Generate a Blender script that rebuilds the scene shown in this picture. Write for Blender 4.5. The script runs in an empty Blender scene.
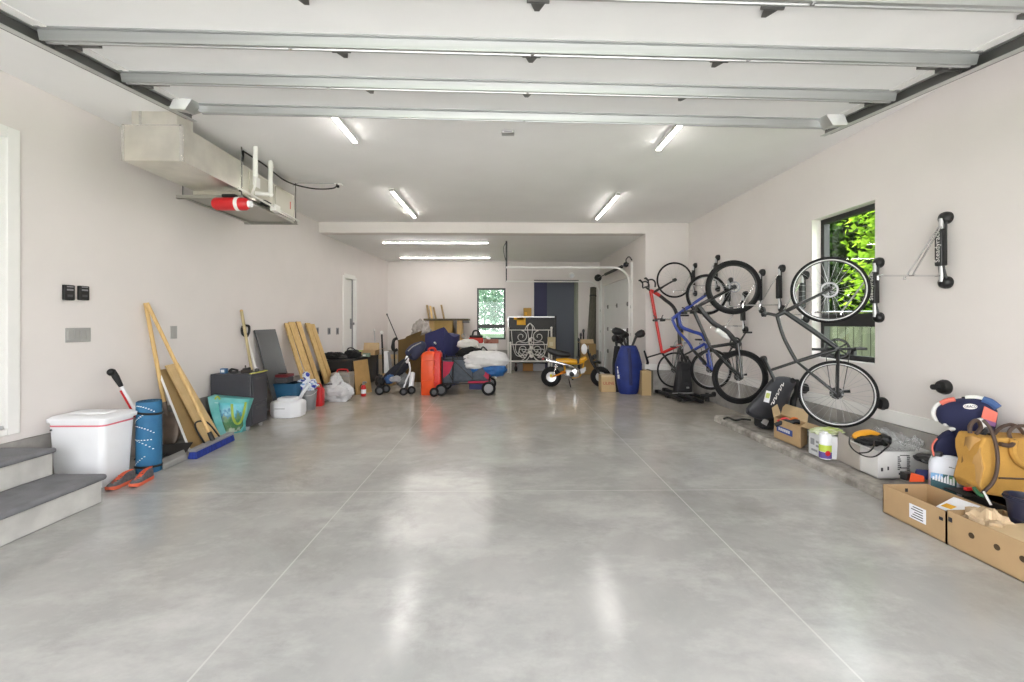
import bpy, bmesh, math, random
from mathutils import Vector, Matrix, noise

C = bpy.context.scene
PI = math.pi
rnd = random.Random(7)

# ------------------------------------------------------------------ camera, world, sun, exposure
F, HZ, YAW, EYE = 455.0, 322.0, 0.0154, 1.40
cam_data = bpy.data.cameras.new('camera')
cam = bpy.data.objects.new('camera', cam_data)
C.collection.objects.link(cam)
cam.location = (0, 0, EYE)
cam.rotation_euler = (PI / 2, 0, -YAW)
cam_data.sensor_width = 36
cam_data.lens = F / 1024 * 36
cam_data.shift_y = -(341 - HZ) / 1024
cam_data.clip_start = 0.05
cam_data.clip_end = 300
C.camera = cam

world = bpy.data.worlds.new('world')
C.world = world
world.use_nodes = True
wn = world.node_tree.nodes
wl = world.node_tree.links
bg = wn['Background']
grad_tc = wn.new('ShaderNodeTexCoord')
grad_sep = wn.new('ShaderNodeSeparateXYZ')
grad_ramp = wn.new('ShaderNodeValToRGB')
wl.new(grad_tc.outputs['Generated'], grad_sep.inputs[0])
wl.new(grad_sep.outputs['Z'], grad_ramp.inputs[0])
grad_ramp.color_ramp.elements[0].position = 0.0
grad_ramp.color_ramp.elements[0].color = (1.0, 0.99, 0.98, 1)
grad_ramp.color_ramp.elements[1].position = 0.7
grad_ramp.color_ramp.elements[1].color = (0.86, 0.92, 1.0, 1)
wl.new(grad_ramp.outputs[0], bg.inputs['Color'])
bg.inputs['Strength'].default_value = 4.5

sun_data = bpy.data.lights.new('sun', 'SUN')
sun_data.energy = 14.0
sun_data.angle = 0.02
sun_data.color = (1.0, 0.95, 0.86)
sun = bpy.data.objects.new('sun', sun_data)
C.collection.objects.link(sun)
sun.location = (-12, 6, 20)
sun.rotation_euler = Vector((0.56, 0.08, -0.83)).to_track_quat('-Z', 'Y').to_euler()

C.view_settings.view_transform = 'Standard'
C.view_settings.look = 'None'
C.view_settings.gamma = 1.0
C.view_settings.use_curve_mapping = False
C.view_settings.exposure = 0.84
LED_POWER = 30.0

# ------------------------------------------------------------------ photo measurements -> places in the room
def ray(x, y):
    u = (x - 512) / F
    v = (HZ - y) / F
    s, c = math.sin(YAW), math.cos(YAW)
    return Vector((s + u * c, c - u * s, v))
def at(x, y, Y):                     # point seen at (x, y) that stands at depth Y
    d = ray(x, y); t = Y / d.y
    return Vector((d.x * t, Y, EYE + d.z * t))
def fl(x, y, z=0.0):                 # point of the level z
    d = ray(x, y); t = (z - EYE) / d.z
    return Vector((d.x * t, d.y * t, z))
def atx(x, y, X):                    # point of the plane X
    d = ray(x, y); t = X / d.x
    return Vector((X, d.y * t, EYE + d.z * t))
SK = 0.052
def XL(Y): return -3.85 + SK * (Y - 5)
def onleft(x, y, off=0.0):           # point of the left wall (off = distance into the room)
    d = ray(x, y)
    t = (-3.85 + off - SK * 5) / (d.x - SK * d.y)
    return Vector((d.x * t, d.y * t, EYE + d.z * t))
XR, YB, XR2, YE = 3.64, 8.96, 2.78, 13.3
ZC, ZC2, STEM = 3.36, 3.15, 0.45

# ------------------------------------------------------------------ materials
MATS = {}
def mat(name, col, rough=0.5, metal=0.0, var=0.0, scale=8.0, bump=0.0, bscale=40.0, spec=0.5,
        emit=None, estr=0.0, trans=0.0, alpha=1.0, stretch=None, coat=0.0, var_col=None, sheen=0.0):
    if name in MATS: return MATS[name]
    m = bpy.data.materials.new(name); m.use_nodes = True
    nt = m.node_tree; b = nt.nodes['Principled BSDF']
    b.inputs['Base Color'].default_value = (*col, 1)
    b.inputs['Roughness'].default_value = rough
    b.inputs['Metallic'].default_value = metal
    b.inputs['Specular IOR Level'].default_value = spec
    b.inputs['Coat Weight'].default_value = coat
    b.inputs['Sheen Weight'].default_value = sheen
    b.inputs['Alpha'].default_value = alpha
    if trans: b.inputs['Transmission Weight'].default_value = trans
    if emit:
        b.inputs['Emission Color'].default_value = (*emit, 1)
        b.inputs['Emission Strength'].default_value = estr
    tc = nt.nodes.new('ShaderNodeTexCoord')
    mp = nt.nodes.new('ShaderNodeMapping')
    nt.links.new(tc.outputs['Object'], mp.inputs[0])
    if stretch: mp.inputs['Scale'].default_value = stretch
    n = nt.nodes.new('ShaderNodeTexNoise'); n.inputs['Scale'].default_value = scale; n.inputs['Detail'].default_value = 5
    nt.links.new(mp.outputs[0], n.inputs['Vector'])
    mx = nt.nodes.new('ShaderNodeMix'); mx.data_type = 'RGBA'
    c2 = var_col if var_col else tuple(max(0, c * (1 - var)) for c in col)
    c1 = col if var_col else tuple(min(1, c * (1 + var * 0.5)) for c in col)
    mx.inputs[6].default_value = (*c1, 1); mx.inputs[7].default_value = (*c2, 1)
    rp = nt.nodes.new('ShaderNodeMapRange')
    rp.inputs[1].default_value = 0.35; rp.inputs[2].default_value = 0.68
    nt.links.new(n.outputs['Fac'], rp.inputs[0])
    nt.links.new(rp.outputs[0], mx.inputs[0])
    nt.links.new(mx.outputs[2], b.inputs['Base Color'])
    if bump:
        n2 = nt.nodes.new('ShaderNodeTexNoise'); n2.inputs['Scale'].default_value = bscale; n2.inputs['Detail'].default_value = 4
        nt.links.new(mp.outputs[0], n2.inputs['Vector'])
        bp = nt.nodes.new('ShaderNodeBump'); bp.inputs['Strength'].default_value = bump; bp.inputs['Distance'].default_value = 0.01
        nt.links.new(n2.outputs['Fac'], bp.inputs['Height']); nt.links.new(bp.outputs[0], b.inputs['Normal'])
    MATS[name] = m
    return m

def wood(name, c1, c2, stretch=(14, 14, 1.2), rough=0.55):
    return mat(name, c1, rough, var_col=c2, scale=3.0, stretch=stretch, bump=0.1, bscale=12)

def glass_mat(name, tint=(1, 1, 1), refl=0.12, fres=1.45):
    m = bpy.data.materials.new(name); m.use_nodes = True
    nt = m.node_tree; nt.nodes.clear()
    out = nt.nodes.new('ShaderNodeOutputMaterial'); mix = nt.nodes.new('ShaderNodeMixShader')
    tr = nt.nodes.new('ShaderNodeBsdfTransparent'); gl = nt.nodes.new('ShaderNodeBsdfGlossy'); fr = nt.nodes.new('ShaderNodeFresnel')
    tr.inputs[0].default_value = (*tint, 1); gl.inputs['Roughness'].default_value = 0.02
    gl.inputs['Color'].default_value = (0.9, 0.95, 1, 1)
    ge = nt.nodes.new('ShaderNodeNewGeometry'); mr = nt.nodes.new('ShaderNodeMapRange')
    mr.inputs[3].default_value = fres; mr.inputs[4].default_value = 1 / fres
    nt.links.new(ge.outputs['Backfacing'], mr.inputs[0]); nt.links.new(mr.outputs[0], fr.inputs['IOR'])
    md = nt.nodes.new('ShaderNodeMath'); md.operation = 'MULTIPLY'; md.inputs[1].default_value = 0.6
    nt.links.new(fr.outputs[0], md.inputs[0]); nt.links.new(md.outputs[0], mix.inputs[0]); nt.links.new(tr.outputs[0], mix.inputs[1]); nt.links.new(gl.outputs[0], mix.inputs[2])
    nt.links.new(mix.outputs[0], out.inputs[0])
    return m

def film_mat(name, op=0.3):
    m = bpy.data.materials.new(name); m.use_nodes = True
    nt = m.node_tree; b = nt.nodes['Principled BSDF']
    b.inputs['Base Color'].default_value = (0.85, 0.87, 0.88, 1); b.inputs['Roughness'].default_value = 0.12
    b.inputs['Alpha'].default_value = op
    n = nt.nodes.new('ShaderNodeTexNoise'); n.inputs['Scale'].default_value = 25
    bp = nt.nodes.new('ShaderNodeBump'); bp.inputs['Strength'].default_value = 0.4
    nt.links.new(n.outputs['Fac'], bp.inputs['Height']); nt.links.new(bp.outputs[0], b.inputs['Normal'])
    return m

# ------------------------------------------------------------------ mesh collector
ORG = {}
def mtx(x, y, z, o):                 # frame from three axis vectors and an origin
    m = Matrix.Identity(4)
    for i, v in enumerate((x, y, z)):
        for r in range(3): m[r][i] = v[r]
    for r in range(3): m[r][3] = o[r]
    return m
def rotz(a, o=(0, 0, 0)): return Matrix.Translation(Vector(o)) @ Matrix.Rotation(a, 4, 'Z')

class MB:
    def __init__(self, M=None):
        self.v = []; self.f = []; self.M = M
    def add(self, vs, fs, M=None):
        b = len(self.v)
        for p in vs:
            p = Vector(p)
            if M is not None: p = M @ p
            if self.M is not None: p = self.M @ p
            self.v.append(p)
        for f in fs: self.f.append(tuple(i + b for i in f))
        return self
    def box(self, c, s, M=None, R=None):
        x, y, z = s[0] / 2, s[1] / 2, s[2] / 2
        vs = [Vector((i * x, j * y, k * z)) for k in (-1, 1) for j in (-1, 1) for i in (-1, 1)]
        if R is not None: vs = [R @ p for p in vs]
        vs = [p + Vector(c) for p in vs]
        return self.add(vs, [(0, 2, 3, 1), (4, 5, 7, 6), (0, 1, 5, 4), (2, 6, 7, 3), (0, 4, 6, 2), (1, 3, 7, 5)], M)
    def bb(self, lo, hi, M=None):
        lo, hi = Vector(lo), Vector(hi)
        return self.box((lo + hi) / 2, hi - lo, M)
    def hexa(self, bot, top, M=None):   # two quads (4 points each, same order, counter-clockwise from above)
        vs = list(bot) + list(top)
        return self.add(vs, [(3, 2, 1, 0), (4, 5, 6, 7), (0, 1, 5, 4), (1, 2, 6, 5), (2, 3, 7, 6), (3, 0, 4, 7)], M)
    def plank(self, a, b, c, d, t):     # board with corner quad a b c d, thickness t behind it
        a, b, c, d = map(Vector, (a, b, c, d))
        n = (b - a).cross(d - a).normalized() * t
        return self.hexa([p - n for p in (a, b, c, d)], [a, b, c, d])
    def prism(self, poly, t, M=None):   # polygon in local xy, thickness along z (0..t)
        n = len(poly)
        vs = [(p[0], p[1], 0) for p in poly] + [(p[0], p[1], t) for p in poly]
        fs = [tuple(range(n - 1, -1, -1)), tuple(range(n, 2 * n))]
        fs += [(i, (i + 1) % n, n + (i + 1) % n, n + i) for i in range(n)]
        return self.add(vs, fs, M)
    def cyl(self, p0, p1, r0, r1=None, seg=12, cap=True):
        p0, p1 = Vector(p0), Vector(p1)
        r1 = r0 if r1 is None else r1
        d = (p1 - p0)
        if d.length < 1e-7: return self
        q = d.to_track_quat('Z', 'Y')
        vs = []
        for p, r in ((p0, r0), (p1, r1)):
            for i in range(seg):
                a = 2 * PI * i / seg
                vs.append(p + q @ Vector((r * math.cos(a), r * math.sin(a), 0)))
        fs = [(i, (i + 1) % seg, seg + (i + 1) % seg, seg + i) for i in range(seg)]
        if cap: fs += [tuple(range(seg - 1, -1, -1)), tuple(range(seg, 2 * seg))]
        return self.add(vs, fs)
    def tube(self, pts, r, seg=8, closed=False, cap=True):
        pts = [Vector(p) for p in pts]; n = len(pts)
        rs = r if isinstance(r, (list, tuple)) else [r] * n
        vs = []; up = None
        for i, p in enumerate(pts):
            if closed: t = pts[(i + 1) % n] - pts[i - 1]
            else: t = pts[min(i + 1, n - 1)] - pts[max(i - 1, 0)]
            t = t.normalized() if t.length > 1e-9 else Vector((0, 0, 1))
            if up is None:
                up = Vector((0, 0, 1)) if abs(t.z) < 0.9 else Vector((1, 0, 0))
            s = t.cross(up)
            if s.length < 1e-6: s = t.cross(Vector((1, 0.3, 0.2)))
            s.normalize(); up = s.cross(t).normalized()
            for k in range(seg):
                a = 2 * PI * k / seg
                vs.append(p + (s * math.cos(a) + up * math.sin(a)) * rs[i])
        fs = []
        for i in range(n if closed else n - 1):
            j = (i + 1) % n
            for k in range(seg):
                k2 = (k + 1) % seg
                fs.append((i * seg + k, i * seg + k2, j * seg + k2, j * seg + k))
        if cap and not closed:
            fs += [tuple(range(seg - 1, -1, -1)), tuple((n - 1) * seg + k for k in range(seg))]
        return self.add(vs, fs)
    def ring(self, c, ax, R, r, seg=48, sub=8, sq=1.0):   # torus; sq stretches the section along the axis
        c = Vector(c); q = Vector(ax).to_track_quat('Z', 'Y')
        vs = []; fs = []
        for i in range(seg):
            a = 2 * PI * i / seg
            for k in range(sub):
                b = 2 * PI * k / sub
                rr = R + r * math.cos(b)
                vs.append(c + q @ Vector((rr * math.cos(a), rr * math.sin(a), r * sq * math.sin(b))))
        for i in range(seg):
            j = (i + 1) % seg
            for k in range(sub):
                k2 = (k + 1) % sub
                fs.append((i * sub + k, j * sub + k, j * sub + k2, i * sub + k2))
        return self.add(vs, fs)
    def lathe(self, prof, c=(0, 0, 0), ax=(0, 0, 1), seg=24):   # (radius, height) profile
        c = Vector(c); q = Vector(ax).to_track_quat('Z', 'Y')
        vs = []; n = len(prof)
        for r, h in prof:
            for i in range(seg):
                a = 2 * PI * i / seg
                vs.append(c + q @ Vector((r * math.cos(a), r * math.sin(a), h)))
        fs = [(k * seg + i, k * seg + (i + 1) % seg, (k + 1) * seg + (i + 1) % seg, (k + 1) * seg + i) for k in range(n - 1) for i in range(seg)]
        fs += [tuple(range(seg - 1, -1, -1)), tuple((n - 1) * seg + i for i in range(seg))]
        return self.add(vs, fs)
    def ball(self, c, r, M=None, u=16, w=10):
        r = (r, r, r) if not isinstance(r, (tuple, list)) else r
        c = Vector(c); vs = [c + Vector((0, 0, -r[2]))]
        for j in range(1, w):
            b = -PI / 2 + PI * j / w
            for i in range(u):
                a = 2 * PI * i / u
                vs.append(c + Vector((r[0] * math.cos(a) * math.cos(b), r[1] * math.sin(a) * math.cos(b), r[2] * math.sin(b))))
        vs.append(c + Vector((0, 0, r[2])))
        fs = [(0, 1 + (i + 1) % u, 1 + i) for i in range(u)]
        for j in range(w - 2):
            for i in range(u):
                a, b2 = 1 + j * u + i, 1 + j * u + (i + 1) % u
                fs.append((a, b2, b2 + u, a + u))
        top = len(vs) - 1; base = 1 + (w - 2) * u
        fs += [(base + i, base + (i + 1) % u, top) for i in range(u)]
        return self.add(vs, fs, M)
    def blob(self, c, r, amp=0.2, freq=3.0, seed=0, floor=None, u=40, w=26, power=1.0):   # crumpled soft lump
        c = Vector(c); n0 = len(self.v)
        self.ball((0, 0, 0), 1.0, None, u, w)
        for i in range(n0, len(self.v)):
            d = Vector(self.v[i])
            if power != 1.0:
                d = Vector([math.copysign(abs(t) ** power, t) for t in d])
            k = 1 + amp * (noise.noise(d * freq + Vector((seed * 3.1, seed, 0))) + 0.5 * noise.noise(d * freq * 2.3 + Vector((seed, 7, seed))))
            p = c + Vector((d.x * r[0] * k, d.y * r[1] * k, d.z * r[2] * k))
            if floor is not None and p.z < floor: p.z = floor
            self.v[i] = p
        return self
    def build(self, name, m, parent=None, loc=None, bevel=0.0, seg=2, smooth=40, sub=0, solid=0.0):
        me = bpy.data.meshes.new(name)
        o0 = ORG[parent.name] if parent is not None else Vector(loc if loc is not None else (0, 0, 0))
        me.from_pydata([tuple(p - o0) for p in self.v], [], self.f)
        bm = bmesh.new(); bm.from_mesh(me)
        bmesh.ops.recalc_face_normals(bm, faces=bm.faces)
        bm.to_mesh(me); bm.free()
        if smooth:
            for p in me.polygons: p.use_smooth = True
            me.set_sharp_from_angle(angle=math.radians(smooth))
        me.materials.append(m)
        o = bpy.data.objects.new(name, me); C.collection.objects.link(o)
        if parent is not None: o.parent = parent
        else: o.location = o0
        ORG[o.name] = o0.copy()
        if solid:
            md = o.modifiers.new('solid', 'SOLIDIFY'); md.thickness = solid; md.offset = 0
        if bevel:
            md = o.modifiers.new('bevel', 'BEVEL'); md.width = bevel; md.segments = seg; md.limit_method = 'ANGLE'; md.angle_limit = math.radians(35)
        if sub:
            md = o.modifiers.new('sub', 'SUBSURF'); md.levels = sub; md.render_levels = sub
        return o

def tag(o, label=None, cat=None, group=None, kind=None):
    if label: o['label'] = label
    if cat: o['category'] = cat
    if group: o['group'] = group
    if kind: o['kind'] = kind
    return o
def thing(name, label, cat, loc=(0, 0, 0), group=None):
    o = bpy.data.objects.new(name, None); C.collection.objects.link(o)
    o.empty_display_size = 0.1
    o.location = loc; ORG[o.name] = Vector(loc)
    return tag(o, label, cat, group)
def lthing(name, label, cat, loc, rz=0.0, group=None):   # thing whose parts are modelled about its own origin
    o = thing(name, label, cat, loc, group)
    o.rotation_euler = (0, 0, rz); ORG[o.name] = Vector((0, 0, 0))
    return o
def copy_tree(o, parent=None):
    c = o.copy(); C.collection.objects.link(c)
    if parent is not None: c.parent = parent
    ORG[c.name] = ORG[o.name].copy()
    for ch in list(o.children): copy_tree(ch, c)
    return c
def text_mb(txt, M, size=0.1, ext=0.001, mb=None):        # lettering as a thin mesh in the xy plane of M
    cu = bpy.data.curves.new('t', 'FONT'); cu.body = txt; cu.size = size; cu.extrude = ext; cu.align_x = 'CENTER'; cu.align_y = 'CENTER'
    cu.resolution_u = 2
    ob = bpy.data.objects.new('t', cu); C.collection.objects.link(ob)
    dg = bpy.context.evaluated_depsgraph_get(); dg.update()
    me = bpy.data.meshes.new_from_object(ob.evaluated_get(dg))
    mb = mb or MB()
    mb.add([v.co.copy() for v in me.vertices], [tuple(p.vertices) for p in me.polygons], M)
    bpy.data.objects.remove(ob); bpy.data.meshes.remove(me); bpy.data.curves.remove(cu)
    return mb
def bez(pts, n=8):                    # smooth polyline through points (Catmull-Rom)
    P = [Vector(p) for p in pts]; out = []
    for i in range(len(P) - 1):
        p0, p1, p2, p3 = P[max(i - 1, 0)], P[i], P[i + 1], P[min(i + 2, len(P) - 1)]
        for k in range(n):
            t = k / n
            out.append(0.5 * ((2 * p1) + (p2 - p0) * t + (2 * p0 - 5 * p1 + 4 * p2 - p3) * t * t + (3 * p1 - p0 - 3 * p2 + p3) * t ** 3))
    out.append(P[-1]); return out

# common materials
M_wall = mat('wall_paint', (0.775, 0.73, 0.71), 0.75, var=0.02, scale=2)
M_ceil = mat('ceiling_paint', (0.88, 0.875, 0.865), 0.8, var=0.02, scale=2)
M_trim = mat('white_trim', (0.86, 0.85, 0.83), 0.4, var=0.01)
M_white = mat('white_plastic', (0.86, 0.87, 0.90), 0.4, var=0.02)
M_black = mat('black_plastic', (0.009, 0.009, 0.010), 0.5, var=0.2)
M_rubber = mat('black_rubber', (0.012, 0.012, 0.013), 0.75, var=0.2, spec=0.3)
M_bmetal = mat('black_metal', (0.011, 0.011, 0.012), 0.4, metal=0.0, var=0.2)
M_steel = mat('galvanised_steel', (0.55, 0.56, 0.55), 0.35, metal=0.75, var=0.12, scale=5)
M_chrome = mat('chrome', (0.75, 0.75, 0.76), 0.15, metal=1.0)
M_dgrey = mat('dark_grey', (0.075, 0.075, 0.082), 0.55, var=0.15)
M_grey = mat('mid_grey', (0.28, 0.28, 0.29), 0.55, var=0.1)
M_conc = mat('concrete_stem', (0.36, 0.345, 0.325), 0.8, var=0.2, scale=6, bump=0.25, bscale=50)
M_card = mat('cardboard', (0.50, 0.34, 0.18), 0.8, var=0.08, scale=10)
M_card2 = mat('cardboard_inside', (0.58, 0.43, 0.25), 0.8, var=0.06, scale=10)
M_navy = mat('navy_fabric', (0.028, 0.034, 0.115), 0.75, var=0.15, bump=0.1, bscale=120)
M_red = mat('red_plastic', (0.60, 0.015, 0.02), 0.4, var=0.08)
M_pine = wood('pine', (0.72, 0.50, 0.22), (0.58, 0.37, 0.14))
M_ink = mat('black_print', (0.03, 0.03, 0.035), 0.6)
M_silver = mat('silver_paint', (0.55, 0.55, 0.56), 0.35, metal=0.6)
# ------------------------------------------------------------------ room shell
def struct(mb, name, m, label=None, cat=None, **k):
    o = mb.build(name, m, **k); return tag(o, label, cat, kind='structure')

def floor_material():
    m = bpy.data.materials.new('polished_concrete'); m.use_nodes = True
    nt = m.node_tree; b = nt.nodes['Principled BSDF']; N = nt.nodes.new; L = nt.links.new
    tc = N('ShaderNodeTexCoord')
    def nz(scale, detail, rough=0.6, dist=0.0, stretch=None):
        n = N('ShaderNodeTexNoise'); n.inputs['Scale'].default_value = scale; n.inputs['Detail'].default_value = detail
        n.inputs['Roughness'].default_value = rough; n.inputs['Distortion'].default_value = dist
        if stretch:
            mp = N('ShaderNodeMapping'); mp.inputs['Scale'].default_value = stretch; L(tc.outputs['Object'], mp.inputs[0]); L(mp.outputs[0], n.inputs['Vector'])
        else: L(tc.outputs['Object'], n.inputs['Vector'])
        return n
    def rng(src, a, c, d=0.0, e=1.0):
        r = N('ShaderNodeMapRange'); r.inputs[1].default_value = a; r.inputs[2].default_value = c
        r.inputs[3].default_value = d; r.inputs[4].default_value = e; L(src, r.inputs[0]); return r.outputs[0]
    def mixc(f, a, c):
        x = N('ShaderNodeMix'); x.data_type = 'RGBA'
        if hasattr(f, 'links'): L(f, x.inputs[0])
        else: x.inputs[0].default_value = f
        for s, i in ((a, 6), (c, 7)):
            if hasattr(s, 'links'): L(s, x.inputs[i])
            else: x.inputs[i].default_value = (*s, 1)
        return x.outputs[2]
    big = nz(0.55, 6, 0.62, 0.6); mid = nz(2.2, 8, 0.68, 0.8); fine = nz(14, 6, 0.7); warm = nz(0.3, 3)
    trowel = nz(1.3, 9, 0.72, 0.0, (0.8, 1.3, 1))
    c = mixc(rng(big.outputs['Fac'], 0.28, 0.85), (0.335, 0.328, 0.315), (0.53, 0.52, 0.50))
    c = mixc(rng(mid.outputs['Fac'], 0.38, 0.85, 0, 0.55), c, (0.28, 0.294, 0.283))
    c = mixc(rng(trowel.outputs['Fac'], 0.48, 0.66, 0, 0.6), c, (0.56, 0.55, 0.53))
    dk = nz(0.9, 9, 0.70, 0.3)
    c = mixc(rng(dk.outputs['Fac'], 0.52, 0.68, 0, 0.7), c, (0.265, 0.258, 0.246))
    c = mixc(rng(fine.outputs['Fac'], 0.55, 0.80, 0, 0.16), c, (0.56, 0.55, 0.53))
    sep = N('ShaderNodeSeparateXYZ'); L(tc.outputs['Object'], sep.inputs[0])
    def math_(op, a, v=None, w=None):
        x = N('ShaderNodeMath'); x.operation = op
        for s, i in ((a, 0), (v, 1), (w, 2)):
            if s is None: continue
            if hasattr(s, 'links'): L(s, x.inputs[i])
            else: x.inputs[i].default_value = s
        return x.outputs[0]
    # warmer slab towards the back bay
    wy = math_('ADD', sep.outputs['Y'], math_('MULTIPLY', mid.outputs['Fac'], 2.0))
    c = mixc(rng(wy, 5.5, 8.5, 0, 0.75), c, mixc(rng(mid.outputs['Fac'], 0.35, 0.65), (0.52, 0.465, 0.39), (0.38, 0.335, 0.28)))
    line = None
    for src, pos in ((sep.outputs['X'], -1.235), (sep.outputs['X'], 1.395), (sep.outputs['Y'], 3.77)):
        d = math_('LESS_THAN', math_('ABSOLUTE', math_('SUBTRACT', src, pos)), 0.0045)
        line = d if line is None else math_('MAXIMUM', line, d)
    c = mixc(math_('MULTIPLY', line, 0.55), c, (0.62, 0.61, 0.58))
    L(c, b.inputs['Base Color'])
    rg_ = nz(1.1, 4, 0.5)
    L(rng(rg_.outputs['Fac'], 0.0, 1.0, 0.10, 0.26), b.inputs['Roughness'])
    b.inputs['Specular IOR Level'].default_value = 0.5
    bp = N('ShaderNodeBump'); bp.inputs['Strength'].default_value = 0.06; bp.inputs['Distance'].default_value = 0.02
    L(mid.outputs['Fac'], bp.inputs['Height']); L(bp.outputs[0], b.inputs['Normal'])
    return m
M_floor = floor_material()
struct(MB().bb((-4.3, -0.9, -0.15), (4.0, 14.3, 0)), 'floor', M_floor, 'grey polished concrete garage floor with saw cut joints', 'floor')
struct(MB().bb((-4.4, -0.9, ZC), (4.1, 9.1, ZC + 0.25)), 'ceiling', M_ceil, 'flat painted ceiling of the front bay', 'ceiling')
struct(MB().bb((-4.4, 9.2, ZC2 + 0.01), (4.1, 15.2, ZC2 + 0.3)), 'ceiling_back', M_ceil, 'lower flat ceiling over the back bay', 'ceiling')
struct(MB().bb((-3.75, YB, ZC2), (XR2 - 0.001, 9.22, ZC + 0.05)), 'trim_1', M_wall, 'painted drop beam between front and back bay ceilings', 'beam')

def wall_mb(a0, a1, z0, z1, t, openings, M):   # slab in (n, s, z): n from -t to 0, cut by (s0, s1, z0, z1) openings
    mb = MB(M)
    ss = sorted({a0, a1, *[o[0] for o in openings], *[o[1] for o in openings]})
    for s0, s1 in zip(ss[:-1], ss[1:]):
        zs = [z0]; 
        for o in sorted(openings, key=lambda o: o[2]):
            if o[0] <= s0 + 1e-6 and o[1] >= s1 - 1e-6: zs += [o[2], o[3]]
        zs.append(z1)
        for k in range(0, len(zs), 2):
            if zs[k + 1] - zs[k] > 1e-4: mb.bb((-t, s0, zs[k]), (0, s1, zs[k + 1]))
    return mb
# left wall frame: n into the room, s along the wall
LA = math.atan(SK)
LM = mtx(Vector((math.cos(LA), -math.sin(LA), 0)), Vector((math.sin(LA), math.cos(LA), 0)), Vector((0, 0, 1)), (XL(0), 0, 0))
LMI = LM.inverted()
def ls(x, y, off=0.0):                # (s, z) of a point of the left wall
    p = LMI @ onleft(x, y, off); return p.y, p.z
d1_s, _ = ls(18, 300); d1_top = ls(18, 131)[1]; d1_bot = ls(17.6, 432.7)[1]
d2_a, _ = ls(343.5, 300); d2_b, _ = ls(355.5, 300); d2_top = ls(343, 275)[1]
struct(wall_mb(-1.0, 14.0, STEM, ZC + 0.05, 0.2, [(d1_s - 1.02, d1_s - 0.09, d1_bot + 0.05, d1_top - 0.09), (d2_a + .04, d2_b - .04, STEM, d2_top - 0.04)], LM),
       'wall_left', M_wall, 'left painted drywall wall', 'wall')
struct(MB(LM).bb((-0.22, -1, 0), (-0.012, 14, STEM - 0.006)), 'trim_2', M_conc, 'concrete stem wall under the left wall', 'stem wall')
# right wall, windows
w1_y0, w1_y1 = atx(875, 300, XR).y, atx(812, 300, XR).y
w1_z0, w1_z1 = 0.985, 2.605
RM = mtx(Vector((-1, 0, 0)), Vector((0, 1, 0)), Vector((0, 0, 1)), (XR, 0, 0))
struct(wall_mb(-1.0, YB + 0.1, STEM, ZC + 0.05, 0.17, [(w1_y0, w1_y1, w1_z0, w1_z1)], RM), 'wall_right', M_wall, 'right painted drywall wall with a tall window', 'wall')
struct(MB().bb((XR - 0.02, -1, 0), (XR + 0.25, YB, STEM - 0.004)), 'trim_3', M_conc, 'concrete stem wall under the right wall', 'stem wall')
struct(MB().bb((XR - 0.016, -1, STEM), (XR + 0.01, YB, STEM + 0.12)), 'baseboard_right', M_trim, 'white baseboard on the right wall', 'baseboard', bevel=0.004)
# return wall at the beam and the right wall of the back bay
struct(MB().bb((XR2, YB, STEM), (XR + 0.25, YB + 0.18, ZC + 0.05)), 'wall_return', M_wall, 'short painted return wall beside the beam', 'wall')
struct(MB().bb((XR2 - 0.01, YB - 0.012, 0), (XR + 0.25, YB + 0.19, STEM - 0.004)), 'trim_4', M_conc, 'concrete stem wall under the return wall', 'stem wall')
struct(MB().bb((XR2 - 0.014, YB - 0.016, STEM), (XR - 0.016, YB + 0.19, STEM + 0.12)), 'baseboard_return', M_trim, 'white baseboard on the return wall', 'baseboard')
sd0, sd1, sdz = 9.95, 12.95, 2.42        # side garage door opening in the back bay
RM2 = mtx(Vector((-1, 0, 0)), Vector((0, 1, 0)), Vector((0, 0, 1)), (XR2, 0, 0))
struct(wall_mb(YB + 0.18, YE, 0, ZC2 + 0.05, 0.2, [(sd0, sd1, 0, sdz)], RM2), 'wall_side', M_wall, 'right wall of the back bay around the side garage door', 'wall')
# back wall
bx = lambda x: at(x, 300, YE).x
bw = (bx(477), bx(505.5), 0.89, 2.39)
bd = (bx(534), bx(578.5), 0.0, at(540, 280, YE).z)
BM = mtx(Vector((0, -1, 0)), Vector((1, 0, 0)), Vector((0, 0, 1)), (0, YE, 0))
struct(wall_mb(-3.8, 3.1, STEM + .13, ZC2 + 0.05, 0.2, [bw, (bd[0], bd[1], STEM, bd[3])], BM), 'wall_back', M_wall, 'painted back wall of the garage', 'wall')
struct(MB().bb((-3.8, YE - 0.012, 0), (bd[0], YE + 0.2, STEM + 0.12)).bb((bd[1], YE - 0.012, 0), (3.1, YE + 0.2, STEM + 0.12)), 'trim_5', M_conc, 'concrete stem wall under the back wall', 'stem wall')
# front wall with the open door bay behind the camera
struct(MB().bb((-4.4, -0.9, 0), (-2.75, -0.65, ZC)).bb((2.75, -0.9, 0), (4.1, -0.65, ZC)).bb((-2.75, -0.9, 2.62), (2.75, -0.65, ZC)), 'wall_front', M_wall, 'front wall around the open garage door bay', 'wall')
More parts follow.
